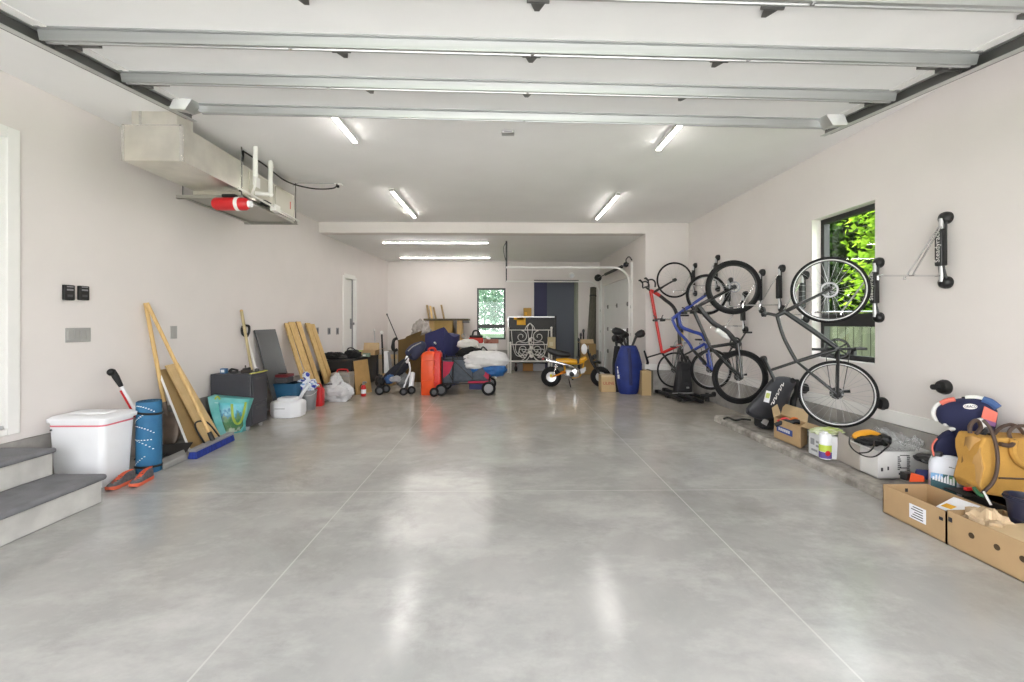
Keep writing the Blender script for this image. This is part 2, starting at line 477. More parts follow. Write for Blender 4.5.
# right ledge
lm = MB(); n = 150; ly0, ly1 = 1.9, 6.42
prev = None; vs = []; fs = []
for i in range(n + 1):
    y = ly0 + (ly1 - ly0) * i / n
    e = 2.955 + 0.012 * noise.noise(Vector((y * 6, 3, 0))) + 0.010 * noise.noise(Vector((y * 17, 1, 0)))
    h = 0.078 + 0.006 * noise.noise(Vector((y * 9, 5, 2)))
    if y < 3.44: e += 0.225 * min(1.0, (3.44 - y) / 0.02)
    if y > ly1 - 0.12: e += 0.02 * (y - ly1 + 0.12) / 0.12
    vs += [(e, y, -0.01), (e + 0.004, y, h * 0.62), (e + 0.03, y, h), (XR, y, h + 0.004), (XR, y, -0.01)]
for i in range(n):
    for k in range(5):
        a, b2 = i * 5 + k, i * 5 + (k + 1) % 5
        fs.append((a, b2, b2 + 5, a + 5))
fs += [(0, 1, 2, 3, 4), tuple(n * 5 + k for k in (4, 3, 2, 1, 0))]
lm.add(vs, fs)
M_ledge = mat('dusty_concrete', (0.47, 0.44, 0.40), 0.9, var_col=(0.20, 0.185, 0.165), scale=7, bump=0.8, bscale=35)
struct(lm, 'trim_6', M_ledge, 'rough dusty concrete footing ledge along the right wall', 'ledge', smooth=30)
ZL = 0.094

# near left door and trim
M_leaf = mat('door_paint', (0.84, 0.83, 0.81), 0.35)
dl = thing('door_1', 'white trimmed entry door above the steps at the left wall', 'door', LM @ Vector((0, d1_s - 0.55, d1_bot))); dl['kind'] = 'structure'
t = MB(LM)
t.bb((-0.2, d1_s - 0.09, d1_bot), (0.02, d1_s, d1_top)).bb((-0.2, d1_s - 1.11, d1_bot), (0.02, d1_s - 1.02, d1_top)).bb((-0.2, d1_s - 1.02, d1_top - 0.09), (0.02, d1_s - 0.09, d1_top)).bb((-0.2, d1_s - 1.02, d1_bot), (0.02, d1_s - 0.09, d1_bot + 0.05))
t.build('door_casing', M_trim, dl, bevel=0.004)
MB(LM).bb((-0.16, d1_s - 1.015, d1_bot + 0.06), (-0.12, d1_s - 0.095, d1_top - 0.095)).build('door_leaf', M_leaf, dl)
MB(LM).bb((-0.12, d1_s - 1.0, d1_bot + 0.052), (0.0, d1_s - 0.1, d1_bot + 0.075)).build('threshold', M_steel, dl)
# far left door with lever handle
dl = thing('door_2', 'white flush door with lever handle in the left wall of the back bay', 'door', LM @ Vector((0, (d2_a + d2_b) / 2, 0))); dl['kind'] = 'structure'
t = MB(LM)
zt = d2_top
t.bb((-0.2, d2_a - .05, STEM), (0.02, d2_a + .045, zt)).bb((-0.2, d2_b - .045, STEM), (0.02, d2_b + .05, zt)).bb((-0.2, d2_a + .045, zt - .05), (0.02, d2_b - .045, zt + 0.05))
t.build('door_casing', M_trim, dl, bevel=0.004)
MB(LM).bb((-0.1, d2_a + .05, STEM), (-0.06, d2_b - .05, zt - .055)).build('door_leaf', M_leaf, dl)
MB(LM).bb((-0.06, d2_b - .09, STEM), (-0.045, d2_b - .05, zt - .055)).build('weather_strip', M_grey, dl)
hs, hz_ = d2_b - 0.16, 1.36
MB(LM).cyl((-0.06, hs, hz_), (0.03, hs, hz_), 0.03).cyl((0.02, hs, hz_), (0.02, hs - 0.13, hz_), 0.013).bb((-0.06, hs - .03, hz_ - .12), (-0.045, hs + .03, hz_ + .12)).build('lever_handle', M_grey, dl)

# steps
st = fl(102, 502); xs = -3.24; ys1 = st.y
M_tread = mat('grey_stair_carpet', (0.20, 0.20, 0.215), 0.95, var=0.15, bump=0.3, bscale=150)
M_riser = mat('painted_concrete', (0.60, 0.59, 0.56), 0.7, var_col=(0.46, 0.45, 0.43), scale=5, bump=0.15)
s_ = thing('entry_steps', 'two concrete steps with grey carpeted treads at the left door', 'steps', (-3.5, 3.0, 0)); s_['kind'] = 'structure'
zr = at(102, 474, ys1).z
xs = st.x
MB().bb((-4.0, -0.6, 0), (xs, ys1, zr - 0.045)).build('lower_riser', M_riser, s_, bevel=0.008)
MB().bb((-4.0, -0.6, zr - 0.045), (xs + 0.03, ys1 + 0.02, zr)).build('lower_tread', M_tread, s_, bevel=0.02, seg=4)
p2 = fl(58, 473, zr); x2 = p2.x; zr2 = at(57, 447, ys1).z
MB().bb((-4.0, -0.6, zr), (x2, ys1 - 0.01, zr2 - 0.04)).build('upper_riser', M_riser, s_, bevel=0.008)
MB().bb((-4.0, -0.6, zr2 - 0.04), (x2 + 0.025, ys1, zr2)).build('upper_tread', M_tread, s_, bevel=0.018, seg=4)

# right window
M_frame = mat('black_window_frame', (0.012, 0.012, 0.013), 0.45)
M_glass = glass_mat('window_glass', (0.97, 0.99, 0.97))
wt = thing('window_1', 'tall black framed window in the right wall with green trees outside', 'window', (XR + 0.13, (w1_y0 + w1_y1) / 2, w1_z0)); wt['kind'] = 'structure'
fx0, fx1 = XR + 0.105, XR + 0.172
f = MB(); fw = 0.055
f.bb((fx0, w1_y0, w1_z0), (fx1, w1_y0 + fw, w1_z1)).bb((fx0, w1_y1 - fw, w1_z0), (fx1, w1_y1, w1_z1))
f.bb((fx0, w1_y0 + fw, w1_z0), (fx1, w1_y1 - fw, w1_z0 + fw)).bb((fx0, w1_y0 + fw, w1_z1 - fw), (fx1, w1_y1 - fw, w1_z1))
f.bb((fx0 - 0.01, w1_y0 + fw, 1.35), (fx1, w1_y1 - fw, 1.49))
f.build('window_frame', M_frame, wt, bevel=0.003)
MB().bb((XR + 0.155, w1_y0 + fw, w1_z0 + fw), (XR + 0.16, w1_y1 - fw, 1.35)).build('lower_pane', M_glass, wt)
MB().bb((XR + 0.155, w1_y0 + fw, 1.49), (XR + 0.16, w1_y1 - fw, w1_z1 - fw)).build('upper_pane', M_glass, wt)
MB().bb((fx0 - 0.035, 4.78, w1_z0 + .06), (fx0 - 0.005, 4.86, w1_z0 + 0.12)).cyl((fx0 - 0.04, 4.82, w1_z0 + .09), (fx0 - 0.02, 4.72, w1_z0 + .15), 0.01).build('window_crank', M_black, wt)
# back window
wt = thing('window_2', 'dark framed two pane window in the back wall', 'window', ((bw[0] + bw[1]) / 2, YE + .05, bw[2])); wt['kind'] = 'structure'
f = MB(); fw = 0.05; a, b_, z0, z1 = bw
f.bb((a, YE + .02, z0), (a + fw, YE + .1, z1)).bb((b_ - fw, YE + .02, z0), (b_, YE + .1, z1)).bb((a + fw, YE + .02, z0), (b_ - fw, YE + .1, z0 + fw)).bb((a + fw, YE + .02, z1 - fw), (b_ - fw, YE + .1, z1)).bb((a + fw, YE + .01, 1.22), (b_ - fw, YE + .1, 1.33))
f.build('window_frame', mat('grey_window_frame', (0.05, 0.052, 0.055), 0.45), wt)
MB().bb((a + fw, YE + .06, z0 + fw), (b_ - fw, YE + .066, 1.22)).build('lower_pane', M_glass, wt)
MB().bb((a + fw, YE + .06, 1.33), (b_ - fw, YE + .066, z1 - fw)).build('upper_pane', M_glass, wt)

# doorway recess in the back wall
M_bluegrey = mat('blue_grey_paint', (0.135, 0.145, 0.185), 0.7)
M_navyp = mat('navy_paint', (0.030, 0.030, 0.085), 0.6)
M_recess_lit = mat('lit_recess_wall', (0.26, 0.26, 0.22), 0.7)  # lighter grey green imitates light falling on the recess side wall
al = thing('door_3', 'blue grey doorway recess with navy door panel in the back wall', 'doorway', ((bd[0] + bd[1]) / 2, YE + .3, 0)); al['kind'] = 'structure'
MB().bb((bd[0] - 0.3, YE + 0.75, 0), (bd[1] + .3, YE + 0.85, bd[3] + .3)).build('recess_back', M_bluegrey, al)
MB().bb((bd[1] - .02, YE + 0.05, 0), (bd[1] + .1, YE + 0.85, bd[3] + .1)).build('recess_side', M_recess_lit, al)
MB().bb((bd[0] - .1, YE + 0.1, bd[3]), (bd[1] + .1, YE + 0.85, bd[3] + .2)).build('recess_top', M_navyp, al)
MB().bb((bd[0], YE + 0.02, 0), (bx(547), YE + 0.07, bd[3] - 0.06)).build('navy_panel', M_navyp, al)
MB().bb((bd[0], YE - 0.02, bd[3] - 0.06), (bd[1], YE + 0.05, bd[3])).build('sliding_rail', M_black, al)

# outside: ground, driveway
M_grass = mat('lawn', (0.10, 0.19, 0.035), 0.9, var=0.4, scale=3)
tag(MB().bb((-30, -30, -0.4), (40, 45, -0.16)).build('lawn', M_grass), 'green lawn outside the garage', 'lawn', kind='structure')
struct(MB().bb((-5, -14, -0.15), (5, -0.9, -0.01)), 'driveway', mat('driveway_concrete', (0.68, 0.67, 0.655), 0.85, var=0.1, scale=3), 'concrete driveway outside the open door', 'driveway')

# ------------------------------------------------------------------ overhead garage door
M_door = mat('door_panel_white', (0.80, 0.80, 0.79), 0.45, var=0.02, scale=3)
M_strut = mat('steel_strut', (0.40, 0.41, 0.408), 0.36, metal=0.6, var=0.10, scale=2, stretch=(0.3, 20, 20))
D0 = Vector((0.06, 2.10, EYE + 1.50)); D1 = Vector((0.06, 3.80, EYE + 1.675))
vdir = (D1 - D0).normalized()
ROLL = 0.017
udir = Vector((math.cos(ROLL), 0.0, -math.sin(ROLL)))
ndir = udir.cross(vdir).normalized()          # up, out of the panel
DM = mtx(udir, vdir, ndir, D0)                # u across, v towards the back, n up; strut bottoms at n = 0
gd = thing('garage_door', 'white sectional garage door rolled open under the ceiling', 'garage door', D0)
SEC = 0.558; HW = 2.66
NB = 0.062
for k in range(-3, 3):
    v0, v1 = k * SEC + 0.03, (k + 1) * SEC + 0.028
    if k == 2: v1 = 3 * SEC + 0.05
    sec = MB(DM).bb((-HW, v0 + .002, NB), (HW, v1 - .002, NB + 0.045)).build('door_section', M_door, gd, bevel=0.004)
    for sx in (-1, 1):
        MB(DM).bb((sx * HW - 0.035 if sx > 0 else -HW, v0 + .003, NB - .006), (HW if sx > 0 else -HW + .035, v1 - .003, NB + .0455)).build('end_stile', M_trim, sec)
def strut(v, a, b):
    # hat channel across the door
    prof = [(-0.055, NB), (-0.055, NB - .008), (-0.034, NB - .010), (-0.026, 0.0), (-0.012, 0.0), (-0.009, 0.007), (0.009, 0.007), (0.012, 0.0), (0.026, 0.0), (0.034, NB - .010), (0.055, NB - .008), (0.055, NB)]
    vs = [(a, v + p[0], p[1]) for p in prof] + [(b, v + p[0], p[1]) for p in prof]
    n = len(prof)
    fs = [(i, i + 1, n + i + 1, n + i) for i in range(n - 1)] + [tuple(range(n)), tuple(range(2 * n - 1, n - 1, -1))]
    o = MB(DM).add(vs, fs).build('strut', M_strut, gd, smooth=0)
    sc = MB(DM)
    for u in (-1.3, 0.1, 1.37): sc.cyl((u, v, -0.005), (u, v, 0.002), 0.009, seg=8)
    sc.build('screw', M_chrome, o)
for k in range(-2, 3): strut(k * SEC - 0.01, -HW - 0.04, HW + 0.04)
strut(3 * SEC + 0.02, -HW + .10, HW - 0.03)
M_hinge = mat('dull_zinc', (0.15, 0.15, 0.145), 0.4, metal=0.7)
for k in range(-1, 3):
    for u in (-1.05, 0.10, 1.25):
        v = k * SEC + 0.080
        h = MB(DM)
        h.bb((u - .05, v, NB - .012), (u + .05, v + .035, NB)).cyl((u - .055, v + .035, NB - .012), (u + .055, v + .035, NB - .012), 0.011, seg=8)
        h.prism([(u - .04, v + .035), (u + .04, v + .035), (u + .012, v + .115), (u - .012, v + .115)], 0.006, Matrix.Translation((0, 0, NB - .016)))
        h.build('hinge', M_hinge, gd, smooth=30)
for k in range(-1, 3):
    for sx in (-1, 1):
        v = k * SEC + 0.075
        r = MB(DM)
        r.bb((sx * (HW - .10) - .06, v, NB - .02), (sx * (HW - .10) + .06, v + .07, NB)).bb((sx * (HW - .03) - .02, v + .01, NB - .045), (sx * (HW - .03) + .02, v + .06, NB))
        r.cyl((sx * (HW - .05), v + .035, NB - .035), (sx * (HW + .09), v + .035, NB - .035), 0.008, seg=8)
        r.cyl((sx * (HW + .07), v + .035, NB - .035), (sx * (HW + .10), v + .035, NB - .035), 0.024, seg=14)
        r.build('roller_hinge', M_hinge, gd, smooth=30)
for sx in (-1, 1):
    v = 3 * SEC - 0.12
    MB(DM).hexa([(sx * (HW - .06), v, -0.02), (sx * (HW + .05), v - .02, -.02), (sx * (HW + .05), v + .02, -.02), (sx * (HW - .06), v + .11, -.02)],
                [(sx * (HW - .12), v, NB), (sx * (HW - .0), v - .03, NB), (sx * (HW - .0), v + .08, NB), (sx * (HW - .12), v + .12, NB)]).cyl((sx * (HW - .02), v + .0, -0.005), (sx * (HW + .09), v + .0, -.005), .009, seg=8).build('top_bracket', M_steel, gd, smooth=30)
# tracks
for sx, lab in ((-1, 'left steel track carrying the open garage door'), (1, 'right steel track carrying the open garage door')):
    tr = thing('door_track', lab, 'door track', DM @ Vector((sx * (HW + .1), 1.0, 0)), group=None)
    u = sx * (HW + .085)
    vend = 3 * SEC + 0.18
    m = MB(DM)
    MB(DM).bb((u - .004, -3.2, NB - .075), (u + .0, vend, NB + .005)).build('track_web', M_hinge, tr, smooth=0)  # darker metal than the lips, painting in the shade inside the channel
    m.bb((u - .045 if sx > 0 else u, -3.2, NB - .079), (u if sx > 0 else u + .045, vend, NB - .075))
    m.bb((u - .025 if sx > 0 else u, -3.2, NB + .002), (u if sx > 0 else u + .025, vend, NB + .006))
    m.build('track_rail', M_steel, tr, smooth=0)
    a = MB(DM); uo = u + sx * .03
    a.bb((uo - .018, -3.2, NB - .06), (uo + .018, vend, NB - .055)).bb((uo + sx * .018 - .0025, -3.2, NB - .06), (uo + sx * .018 + .0025, vend, NB - .015))
    a.build('track_angle', M_hinge, tr, smooth=0)
    pe = DM @ Vector((u, vend - .02, NB - .03))
    b = MB()
    top = Vector((pe.x - sx * 0.55, pe.y + .02, ZC - 0.002))
    b.plank(pe + Vector((0, -.018, 0)), pe + Vector((0, .018, 0)), top + Vector((0, .018, 0)), top + Vector((0, -.018, 0)), 0.004)
    top2 = Vector((pe.x - sx * 0.12, pe.y - .22, ZC - .002))
    b.plank(pe + Vector((0, -.018, 0)), pe + Vector((0, .018, 0)), top2 + Vector((0, .018, 0)), top2 + Vector((0, -.018, 0)), 0.004)
    b.build('ceiling_hanger', M_steel, tr, smooth=0)
    MB().cyl(pe + Vector((-sx * .01, 0, 0)), pe + Vector((sx * .06, 0.0, 0)), .012, seg=8).build('stop_bolt', M_hinge, tr)

# ------------------------------------------------------------------ ceiling lights
M_tube = mat('lit_tube', (1, 1, 1), 0.4, emit=(1.0, 0.955, 0.91), estr=LED_POWER)
M_tube2 = mat('lit_tube_back', (1, 1, 1), 0.4, emit=(1.0, 0.95, 0.90), estr=LED_POWER * 1.2)
def led(lab, a, b, group=None):
    a, b = Vector(a), Vector(b)
    mid = (a + b) / 2
    o = thing('strip_light', lab, 'ceiling light', (mid.x, mid.y, a.z), group)
    d = (b - a).normalized(); s = d.cross(Vector((0, 0, 1))).normalized()
    M = mtx(d, s, Vector((0, 0, 1)), a); L = (b - a).length
    MB(M).prism([(0, -.030), (L, -.030), (L, .030), (0, .030)], 0.040, Matrix.Translation((0, 0, -.040))).build('housing', M_trim, o, bevel=.004)
    tb = MB(M).bb((.02, -.019, -.052), (L - .02, .019, -.038)).build('tube', M_tube if a.z > ZC2 + .1 else M_tube2, o, bevel=.009, seg=3)
    for l0 in (0, L - .02): MB(M).bb((l0, -.026, -.05), (l0 + .02, .026, -.018)).build('end_cap', M_trim, o)
led('lit ceiling strip nearest the duct, beside the open garage door edge', (-1.60, 3.62, ZC), (-1.60, 4.90, ZC))
led('lit ceiling strip on the left, nearer the beam', (-1.66, 6.68, ZC), (-1.66, 8.40, ZC))
led('lit ceiling strip on the right, beside the open garage door edge', (1.71, 3.75, ZC), (1.71, 5.06, ZC))
led('lit ceiling strip on the right, nearer the beam', (1.71, 6.85, ZC), (1.71, 8.45, ZC))
led('lit strip across the back bay ceiling, just behind the beam', (-2.66, 9.9, ZC2 + .01), (-0.36, 9.9, ZC2 + .01))
led('lit strip across the back bay ceiling, nearest the back wall', (-2.80, 12.2, ZC2 + .01), (-0.40, 12.2, ZC2 + .01))
p = at(508, 132, 1); t = (ZC - EYE) / ray(508, 132).z; p = ray(508, 132) * t + Vector((0, 0, EYE))
v = thing('ceiling_sensor', 'small grey sensor box on the front ceiling', 'sensor', p)
MB().bb((p.x - .065, p.y - .045, ZC - .025), (p.x + .065, p.y + .045, ZC)).build('sensor_body', M_silver, v, bevel=.006)
MB().bb((p.x - .04, p.y - .048, ZC - .018), (p.x + .04, p.y - .045, ZC - .008)).build('lens', M_grey, v)

# ------------------------------------------------------------------ duct, air handler
M_foil = mat('duct_sheet_metal', (0.74, 0.715, 0.65), 0.28, metal=0.85, var=0.12, scale=4)
M_tape = mat('foil_tape', (0.75, 0.73, 0.69), 0.22, metal=0.9, bump=0.8, bscale=60)
dx0, dx1, dy0, dy1, dz0, dz1 = -3.49, -2.95, 4.20, 5.16, 2.87, 3.20
du = thing('air_duct', 'square sheet metal duct with foil taped edges at the left ceiling', 'duct', (dx0, dy0, dz0))
MB().hexa([(dx0, dy0, dz0), (dx1, dy0, dz0), (dx1, dy1, dz0), (dx0, dy1, dz0)], [(dx0, dy0, dz1), (dx1, dy0, dz1), (dx1, dy1, dz1), (dx0, dy1, dz1)]).build('main_duct', M_foil, du, bevel=.004)
MB().bb((-3.47, 4.28, dz1 - .01), (-3.05, 4.50, ZC)).build('ceiling_takeoff', M_foil, du, bevel=.004)
w = .022
for lo, hi in (((dx0 - .002, dy0 - .003, dz0), (dx0 + w, dy0, dz1)), ((dx1 - w, dy0 - .003, dz0), (dx1 + .003, dy0, dz1)), ((dx1 + .0005, dy0, dz0), (dx1 + .003, dy0 + w, dz1)), ((dx1 + .0005, dy1 - .04, dz0), (dx1 + .003, dy1, dz1)),
               ((dx0, dy0 - .003, dz1 - .008), (dx1, dy0, dz1 + .002)), ((-3.40, 4.277, dz1), (-3.375, 4.28, ZC)), ((-3.47, 4.277, dz1 - .003), (-3.05, 4.28, dz1 + .015))):
    MB().bb(lo, hi).build('foil_tape', M_tape, du, smooth=0)

ah = thing('air_handler', 'sheet metal air handler hung on a steel frame at the left ceiling', 'air handler', (-3.3, 5.8, 2.8))
hz0, hz1 = 2.83, 3.18
MB().bb((dx0 - .02, dy1 + .01, hz0), (dx1 - .01, 6.45, hz1)).build('cabinet', M_foil, ah, bevel=.006)
M_putty = mat('putty_metal', (0.60, 0.575, 0.50), 0.45, metal=0.3)
MB().bb((dx1 - .01, 5.3, hz0 + .03), (dx1 + .004, 5.85, hz1 - .03)).bb((dx1 - .01, 5.9, hz0 + .03), (dx1 + .004, 6.4, hz1 - .03)).build('access_panel', M_putty, ah, bevel=.003)
MB().bb((dx1 + .004, 5.36, hz0 + .17), (dx1 + .006, 5.52, hz1 - .06)).build('data_label', M_trim, ah)
MB().bb((dx1 + .004, 6.28, hz0 + .12), (dx1 + .006, 6.30, hz0 + .22)).build('red_sticker', M_red, ah)
fr = MB()
for y in (5.14, 6.46):
    fr.bb((-3.66, y - .02, 2.775), (-2.92, y + .02, 2.779)).bb((-3.66, y - .02, 2.775), (-2.92, y - .016, 2.815))
for x in (-3.58, -2.97):
    fr.bb((x - .02, 5.14, 2.78), (x + .02, 6.46, 2.784)).bb((x - .002, 5.14, 2.78), (x + .002, 6.46, 2.82))
fr.bb((-3.56, 5.16, 2.79), (-2.98, 5.5, 2.80)).bb((-3.56, 5.5, 2.80), (-2.98, 6.4, 2.805))
fr.build('steel_frame', mat('frame_steel', (0.42, 0.41, 0.37), 0.4, metal=0.6), ah, smooth=0)
for x, y in ((-3.6, 5.14), (-2.95, 5.14), (-3.6, 6.46), (-2.95, 6.46)): MB().cyl((x, y, 2.78), (x, y, ZC), .006, seg=8).build('hanger_rod', M_hinge, ah)
# white drain pipes on the side of the unit
M_pvc = mat('white_pipe', (0.85, 0.84, 0.80), 0.35)
MB().cyl((-2.79, 5.13, 3.02), (-2.79, 5.13, ZC), .026).tube(bez([(-2.79, 5.13, 3.03), (-2.80, 5.14, 2.93), (-2.86, 5.2, 2.87), (-2.97, 5.4, 2.86)]), .013).build('vent_pipe', M_pvc, ah)
MB().cyl((-2.81, 5.5, 2.955), (-2.81, 5.5, 3.33), .026).cyl((-2.81, 5.5, 3.25), (-2.81, 5.5, 3.31), .033).ball((-2.81, 5.5, 2.93), .033).cyl((-2.81, 5.5, 2.93), (-2.97, 5.42, 2.92), .026).build('drain_pipe', M_pvc, ah)
MB().tube([(-2.90, 5.0, 2.86), (-2.89, 5.2, 2.85), (-2.88, 6.4, 2.81)], .013).bb((-2.93, 5.72, 2.79), (-2.86, 5.84, 2.87)).build('condensate_line', M_pvc, ah)
MB().bb((-2.97, 5.55, 2.83), (-2.90, 5.70, 2.88)).build('float_switch', M_black, ah, bevel=.005)
tk = thing('expansion_tank', 'red cylinder with white strap hung under the duct', 'tank', at(232, 204, 5.08))
tc_ = at(232, 204, 5.08)
MB().lathe([(.02, -.20), (.055, -.195), (.07, -.17), (.072, 0), (.07, .15), (.05, .18), (.03, .185)], tc_, (1, 0, 0)).build('tank_body', M_red, tk)
MB().lathe([(.074, .05), (.076, .055), (.076, .085), (.074, .09)], tc_, (1, 0, 0)).build('strap', M_trim, tk)
MB().cyl(tc_ + Vector((.18, 0, 0)), tc_ + Vector((.215, 0, 0)), .04, .035).build('white_cap', M_white, tk)
MB().bb(tc_ + Vector((-.10, -.03, .07)), tc_ + Vector((.05, .03, .105))).build('clamp', M_black, tk, bevel=.008)
# cable and outlet on the ceiling
def oc(x, y, dz=0.0):
    r = ray(x, y); t = (ZC - dz - EYE) / r.z; return r * t + Vector((0, 0, EYE))
cb = thing('power_cable', 'black power cable drooping from the air handler to the ceiling outlet', 'cable', oc(300, 184))
MB().tube(bez([oc(243, 151, .02), oc(254, 158, .03), oc(266, 166, .04), (oc(284, 180, .06)), oc(300, 186, .10), oc(318, 189, .14), oc(334, 188, .10), oc(337, 184, .02)]), .009, seg=6).build('cord', M_black, cb)
MB().tube([(-2.955, 5.12, 2.86), oc(243, 156, .06), oc(243, 151, .02)], .012, seg=6).build('drop_cord', M_black, cb)
e = oc(338, 184)
ou = thing('ceiling_outlet', 'white outlet box with thin conduit on the front ceiling', 'outlet', e)
MB().bb(e + Vector((-.06, -.04, -.02)), e + Vector((.06, .04, 0))).build('outlet_box', M_trim, ou, bevel=.005)
MB().tube([oc(293, 186, .01), oc(298, 183, .012), oc(334, 183.5, .012)], .007, seg=6).build('conduit', M_silver, ou)
MB().cyl(e + Vector((0, 0, -.05)), e + Vector((0, 0, -.018)), .02).build('plug', M_black, ou)

# ------------------------------------------------------------------ fittings on the left wall
def wall_item(name, lab, cat, s, z, group=None):
    return thing(name, lab, cat, LM @ Vector((0, s, z)), group)
for i, (xa, xb, lab) in enumerate(((61.5, 72.5, 'black wall remote nearer the entry door'), (76.6, 87.0, 'black wall remote farther from the entry door, second of the pair'))):
    s0, z1 = ls(xa, 284.5 + i); s1, z0 = ls(xb, 300.5)
    o = wall_item('wall_remote', lab, 'wall control', (s0 + s1) / 2, (z0 + z1) / 2)
    MB(LM).bb((0, s0, z0), (.028, s1, z1)).build('remote_body', M_black, o, bevel=.008, seg=3)
    MB(LM).bb((.026, s0 + .02, z0 + .085), (.031, s1 - .02, z0 + .10)).bb((.026, s0 + .02, z0 + .115), (.031, s1 - .02, z0 + .125)).build('button', M_grey, o)
    MB(LM).bb((.026, s0 + .025, z0 + .03), (.030, s1 - .025, z0 + .05)).build('emblem', M_dgrey, o)
s0, z1 = ls(65, 328); s1, z0 = ls(90, 341.5)
o = wall_item('switch_plate', 'grey four gang switch plate below the wall remotes', 'switch', (s0 + s1) / 2, (z0 + z1) / 2)
M_plate = mat('grey_plate', (0.40, 0.395, 0.385), 0.45)
MB(LM).bb((0, s0, z0), (.008, s1, z1)).build('plate', M_plate, o, bevel=.002)
n = 4; ww = (s1 - s0) / n
for k in range(n):
    MB(LM).bb((.008, s0 + ww * (k + .25), z0 + .025), (.013, s0 + ww * (k + .75), z1 - .025)).build('rocker', M_plate, o, bevel=.002)
for i, (xa, xb, ya, yb, lab) in enumerate(((170, 176.5, 326, 338.5, 'grey wall outlet beside the long wooden handles'), (316.2, 318.4, 327.5, 334, 'small grey wall outlet just behind the leaning lumber'),
                                           (327.6, 330.2, 327.8, 334.4, 'small grey wall outlet between lumber and white door, left one'), (336, 338.6, 327.8, 334.4, 'small grey wall outlet closest to the white door'))):
    s0, z1 = ls(xa, ya); s1, z0 = ls(xb, yb)
    o = wall_item('wall_outlet', lab, 'outlet', (s0 + s1) / 2, (z0 + z1) / 2)
    MB(LM).bb((0, s0, z0), (.008, s1, z1)).build('plate', M_plate if i == 0 else M_grey, o, bevel=.002)
    MB(LM).bb((.008, s0 + (s1 - s0) * .3, z0 + .02), (.011, s1 - (s1 - s0) * .3, z1 - .02)).build('socket', M_plate if i == 0 else M_dgrey, o)
# white light on the back wall
p = at(571.5, 275.5, YE)
o = thing('security_light', 'round white light on the back wall above the blue doorway', 'light', p)
MB().lathe([(.09, 0), (.09, .03), (.06, .045)], p, (0, -1, 0)).build('light_base', M_trim, o)
MB().ball(p + Vector((0, -.07, -.02)), (.06, .06, .06)).build('globe', M_white, o)

# ------------------------------------------------------------------ side garage door of the back bay with its tracks
sdoor = thing('door_4', 'closed white sectional garage door in the right side of the back bay', 'garage door', (XR2 + .08, (sd0 + sd1) / 2, 0)); sdoor['kind'] = 'structure'
hs_ = sdz / 4
for k in range(4):
    sec = MB().bb((XR2 + .05, sd0 - .02, k * hs_ + .003), (XR2 + .10, sd1 + .02, (k + 1) * hs_ - .003)).build('door_section', M_door, sdoor, bevel=.004)
    if k < 3:
        for y in (sd0 + .5, sd0 + 1.5, sd0 + 2.5):
            MB().bb((XR2 + .035, y - .04, (k + 1) * hs_ - .05), (XR2 + .05, y + .04, (k + 1) * hs_ + .05)).cyl((XR2 + .035, y - .05, (k + 1) * hs_), (XR2 + .035, y + .05, (k + 1) * hs_), .012, seg=8).build('hinge', M_hinge, sdoor)
ht = {}
for k, (y, xt, lab, ytop) in enumerate(((9.88, 629, 'white curved track of the side garage door, nearer one', 267.5), (13.02, 595.5, 'white curved track of the side garage door, one by the back wall', 281.5))):
    X = XR2 - .07
    zt = at(540, ytop, y).z; xe = at(506, ytop, y).x
    tr = thing('curved_track', lab, 'door track', (X, y, 0))
    R = .34
    pts = [Vector((X, y, .02)), Vector((X, y, zt - R))]
    for a in range(1, 10):
        q = PI / 2 * a / 9; pts.append(Vector((X - R + R * math.cos(q), y, zt - R + R * math.sin(q))))
    pts.append(Vector((xe, y, zt)))
    m = MB()
    for i in range(len(pts) - 1):
        m.cyl(pts[i], pts[i + 1], .024, seg=6)
    m.build('track_rail', M_trim, tr, smooth=0)
    MB().bb((X + .03, y - .03, .02), (X + .07, y + .03, zt + .12)).build('jamb_angle', M_trim, tr)
    br = MB()
    for z in (.5, 1.1, 1.7): br.bb((X - .01, y - .02, z), (X + .06, y + .02, z + .06))
    br.build('track_bracket', M_steel, tr)
    hg = MB()
    xx = xe + .01
    hg.bb((xx - .018, y - .004, zt - .02), (xx + .018, y + .0, ZC2 + .01))
    if k == 0:
        hg.bb((xx - .018, y + .004, zt + .05), (xx + .012, y + .008, ZC2 + .01)).tube(bez([(xx, y, ZC2 - .02), (xx - .06, y, ZC2 - .12), (xx - .05, y, ZC2 - .28), (xx, y, zt + .1)]), .008, seg=6)
    hg.build('ceiling_hanger', M_dgrey, tr, smooth=0)
# torsion spring shaft above the side door
sp = thing('torsion_shaft', 'dark torsion spring shaft above the side garage door', 'spring shaft', (XR2 - .06, 11.4, 2.66))
zs = 2.66
MB().cyl((XR2 - .125, 9.75, zs), (XR2 - .125, 13.2, zs), .014, seg=10).build('shaft', M_bmetal, sp)
MB().cyl((XR2 - .125, 10.3, zs), (XR2 - .125, 12.0, zs), .035, seg=12).build('spring', M_black, sp)
MB().lathe([(.09, -.03), (.10, -.025), (.085, 0), (.10, .025), (.09, .03)], (XR2 - .125, 12.95, zs), (0, 1, 0)).build('cable_drum', M_black, sp)
MB().lathe([(.05, -.03), (.06, 0), (.05, .03)], (XR2 - .125, 9.95, zs), (0, 1, 0)).tube(bez([(XR2 - .125, 9.9, zs), (XR2 - .14, 9.88, zs + .10), (XR2 - .08, 9.86, zs + .16), (XR2 - .02, 9.85, zs + .08)]), .013, seg=6).build('bearing_bracket', M_black, sp)
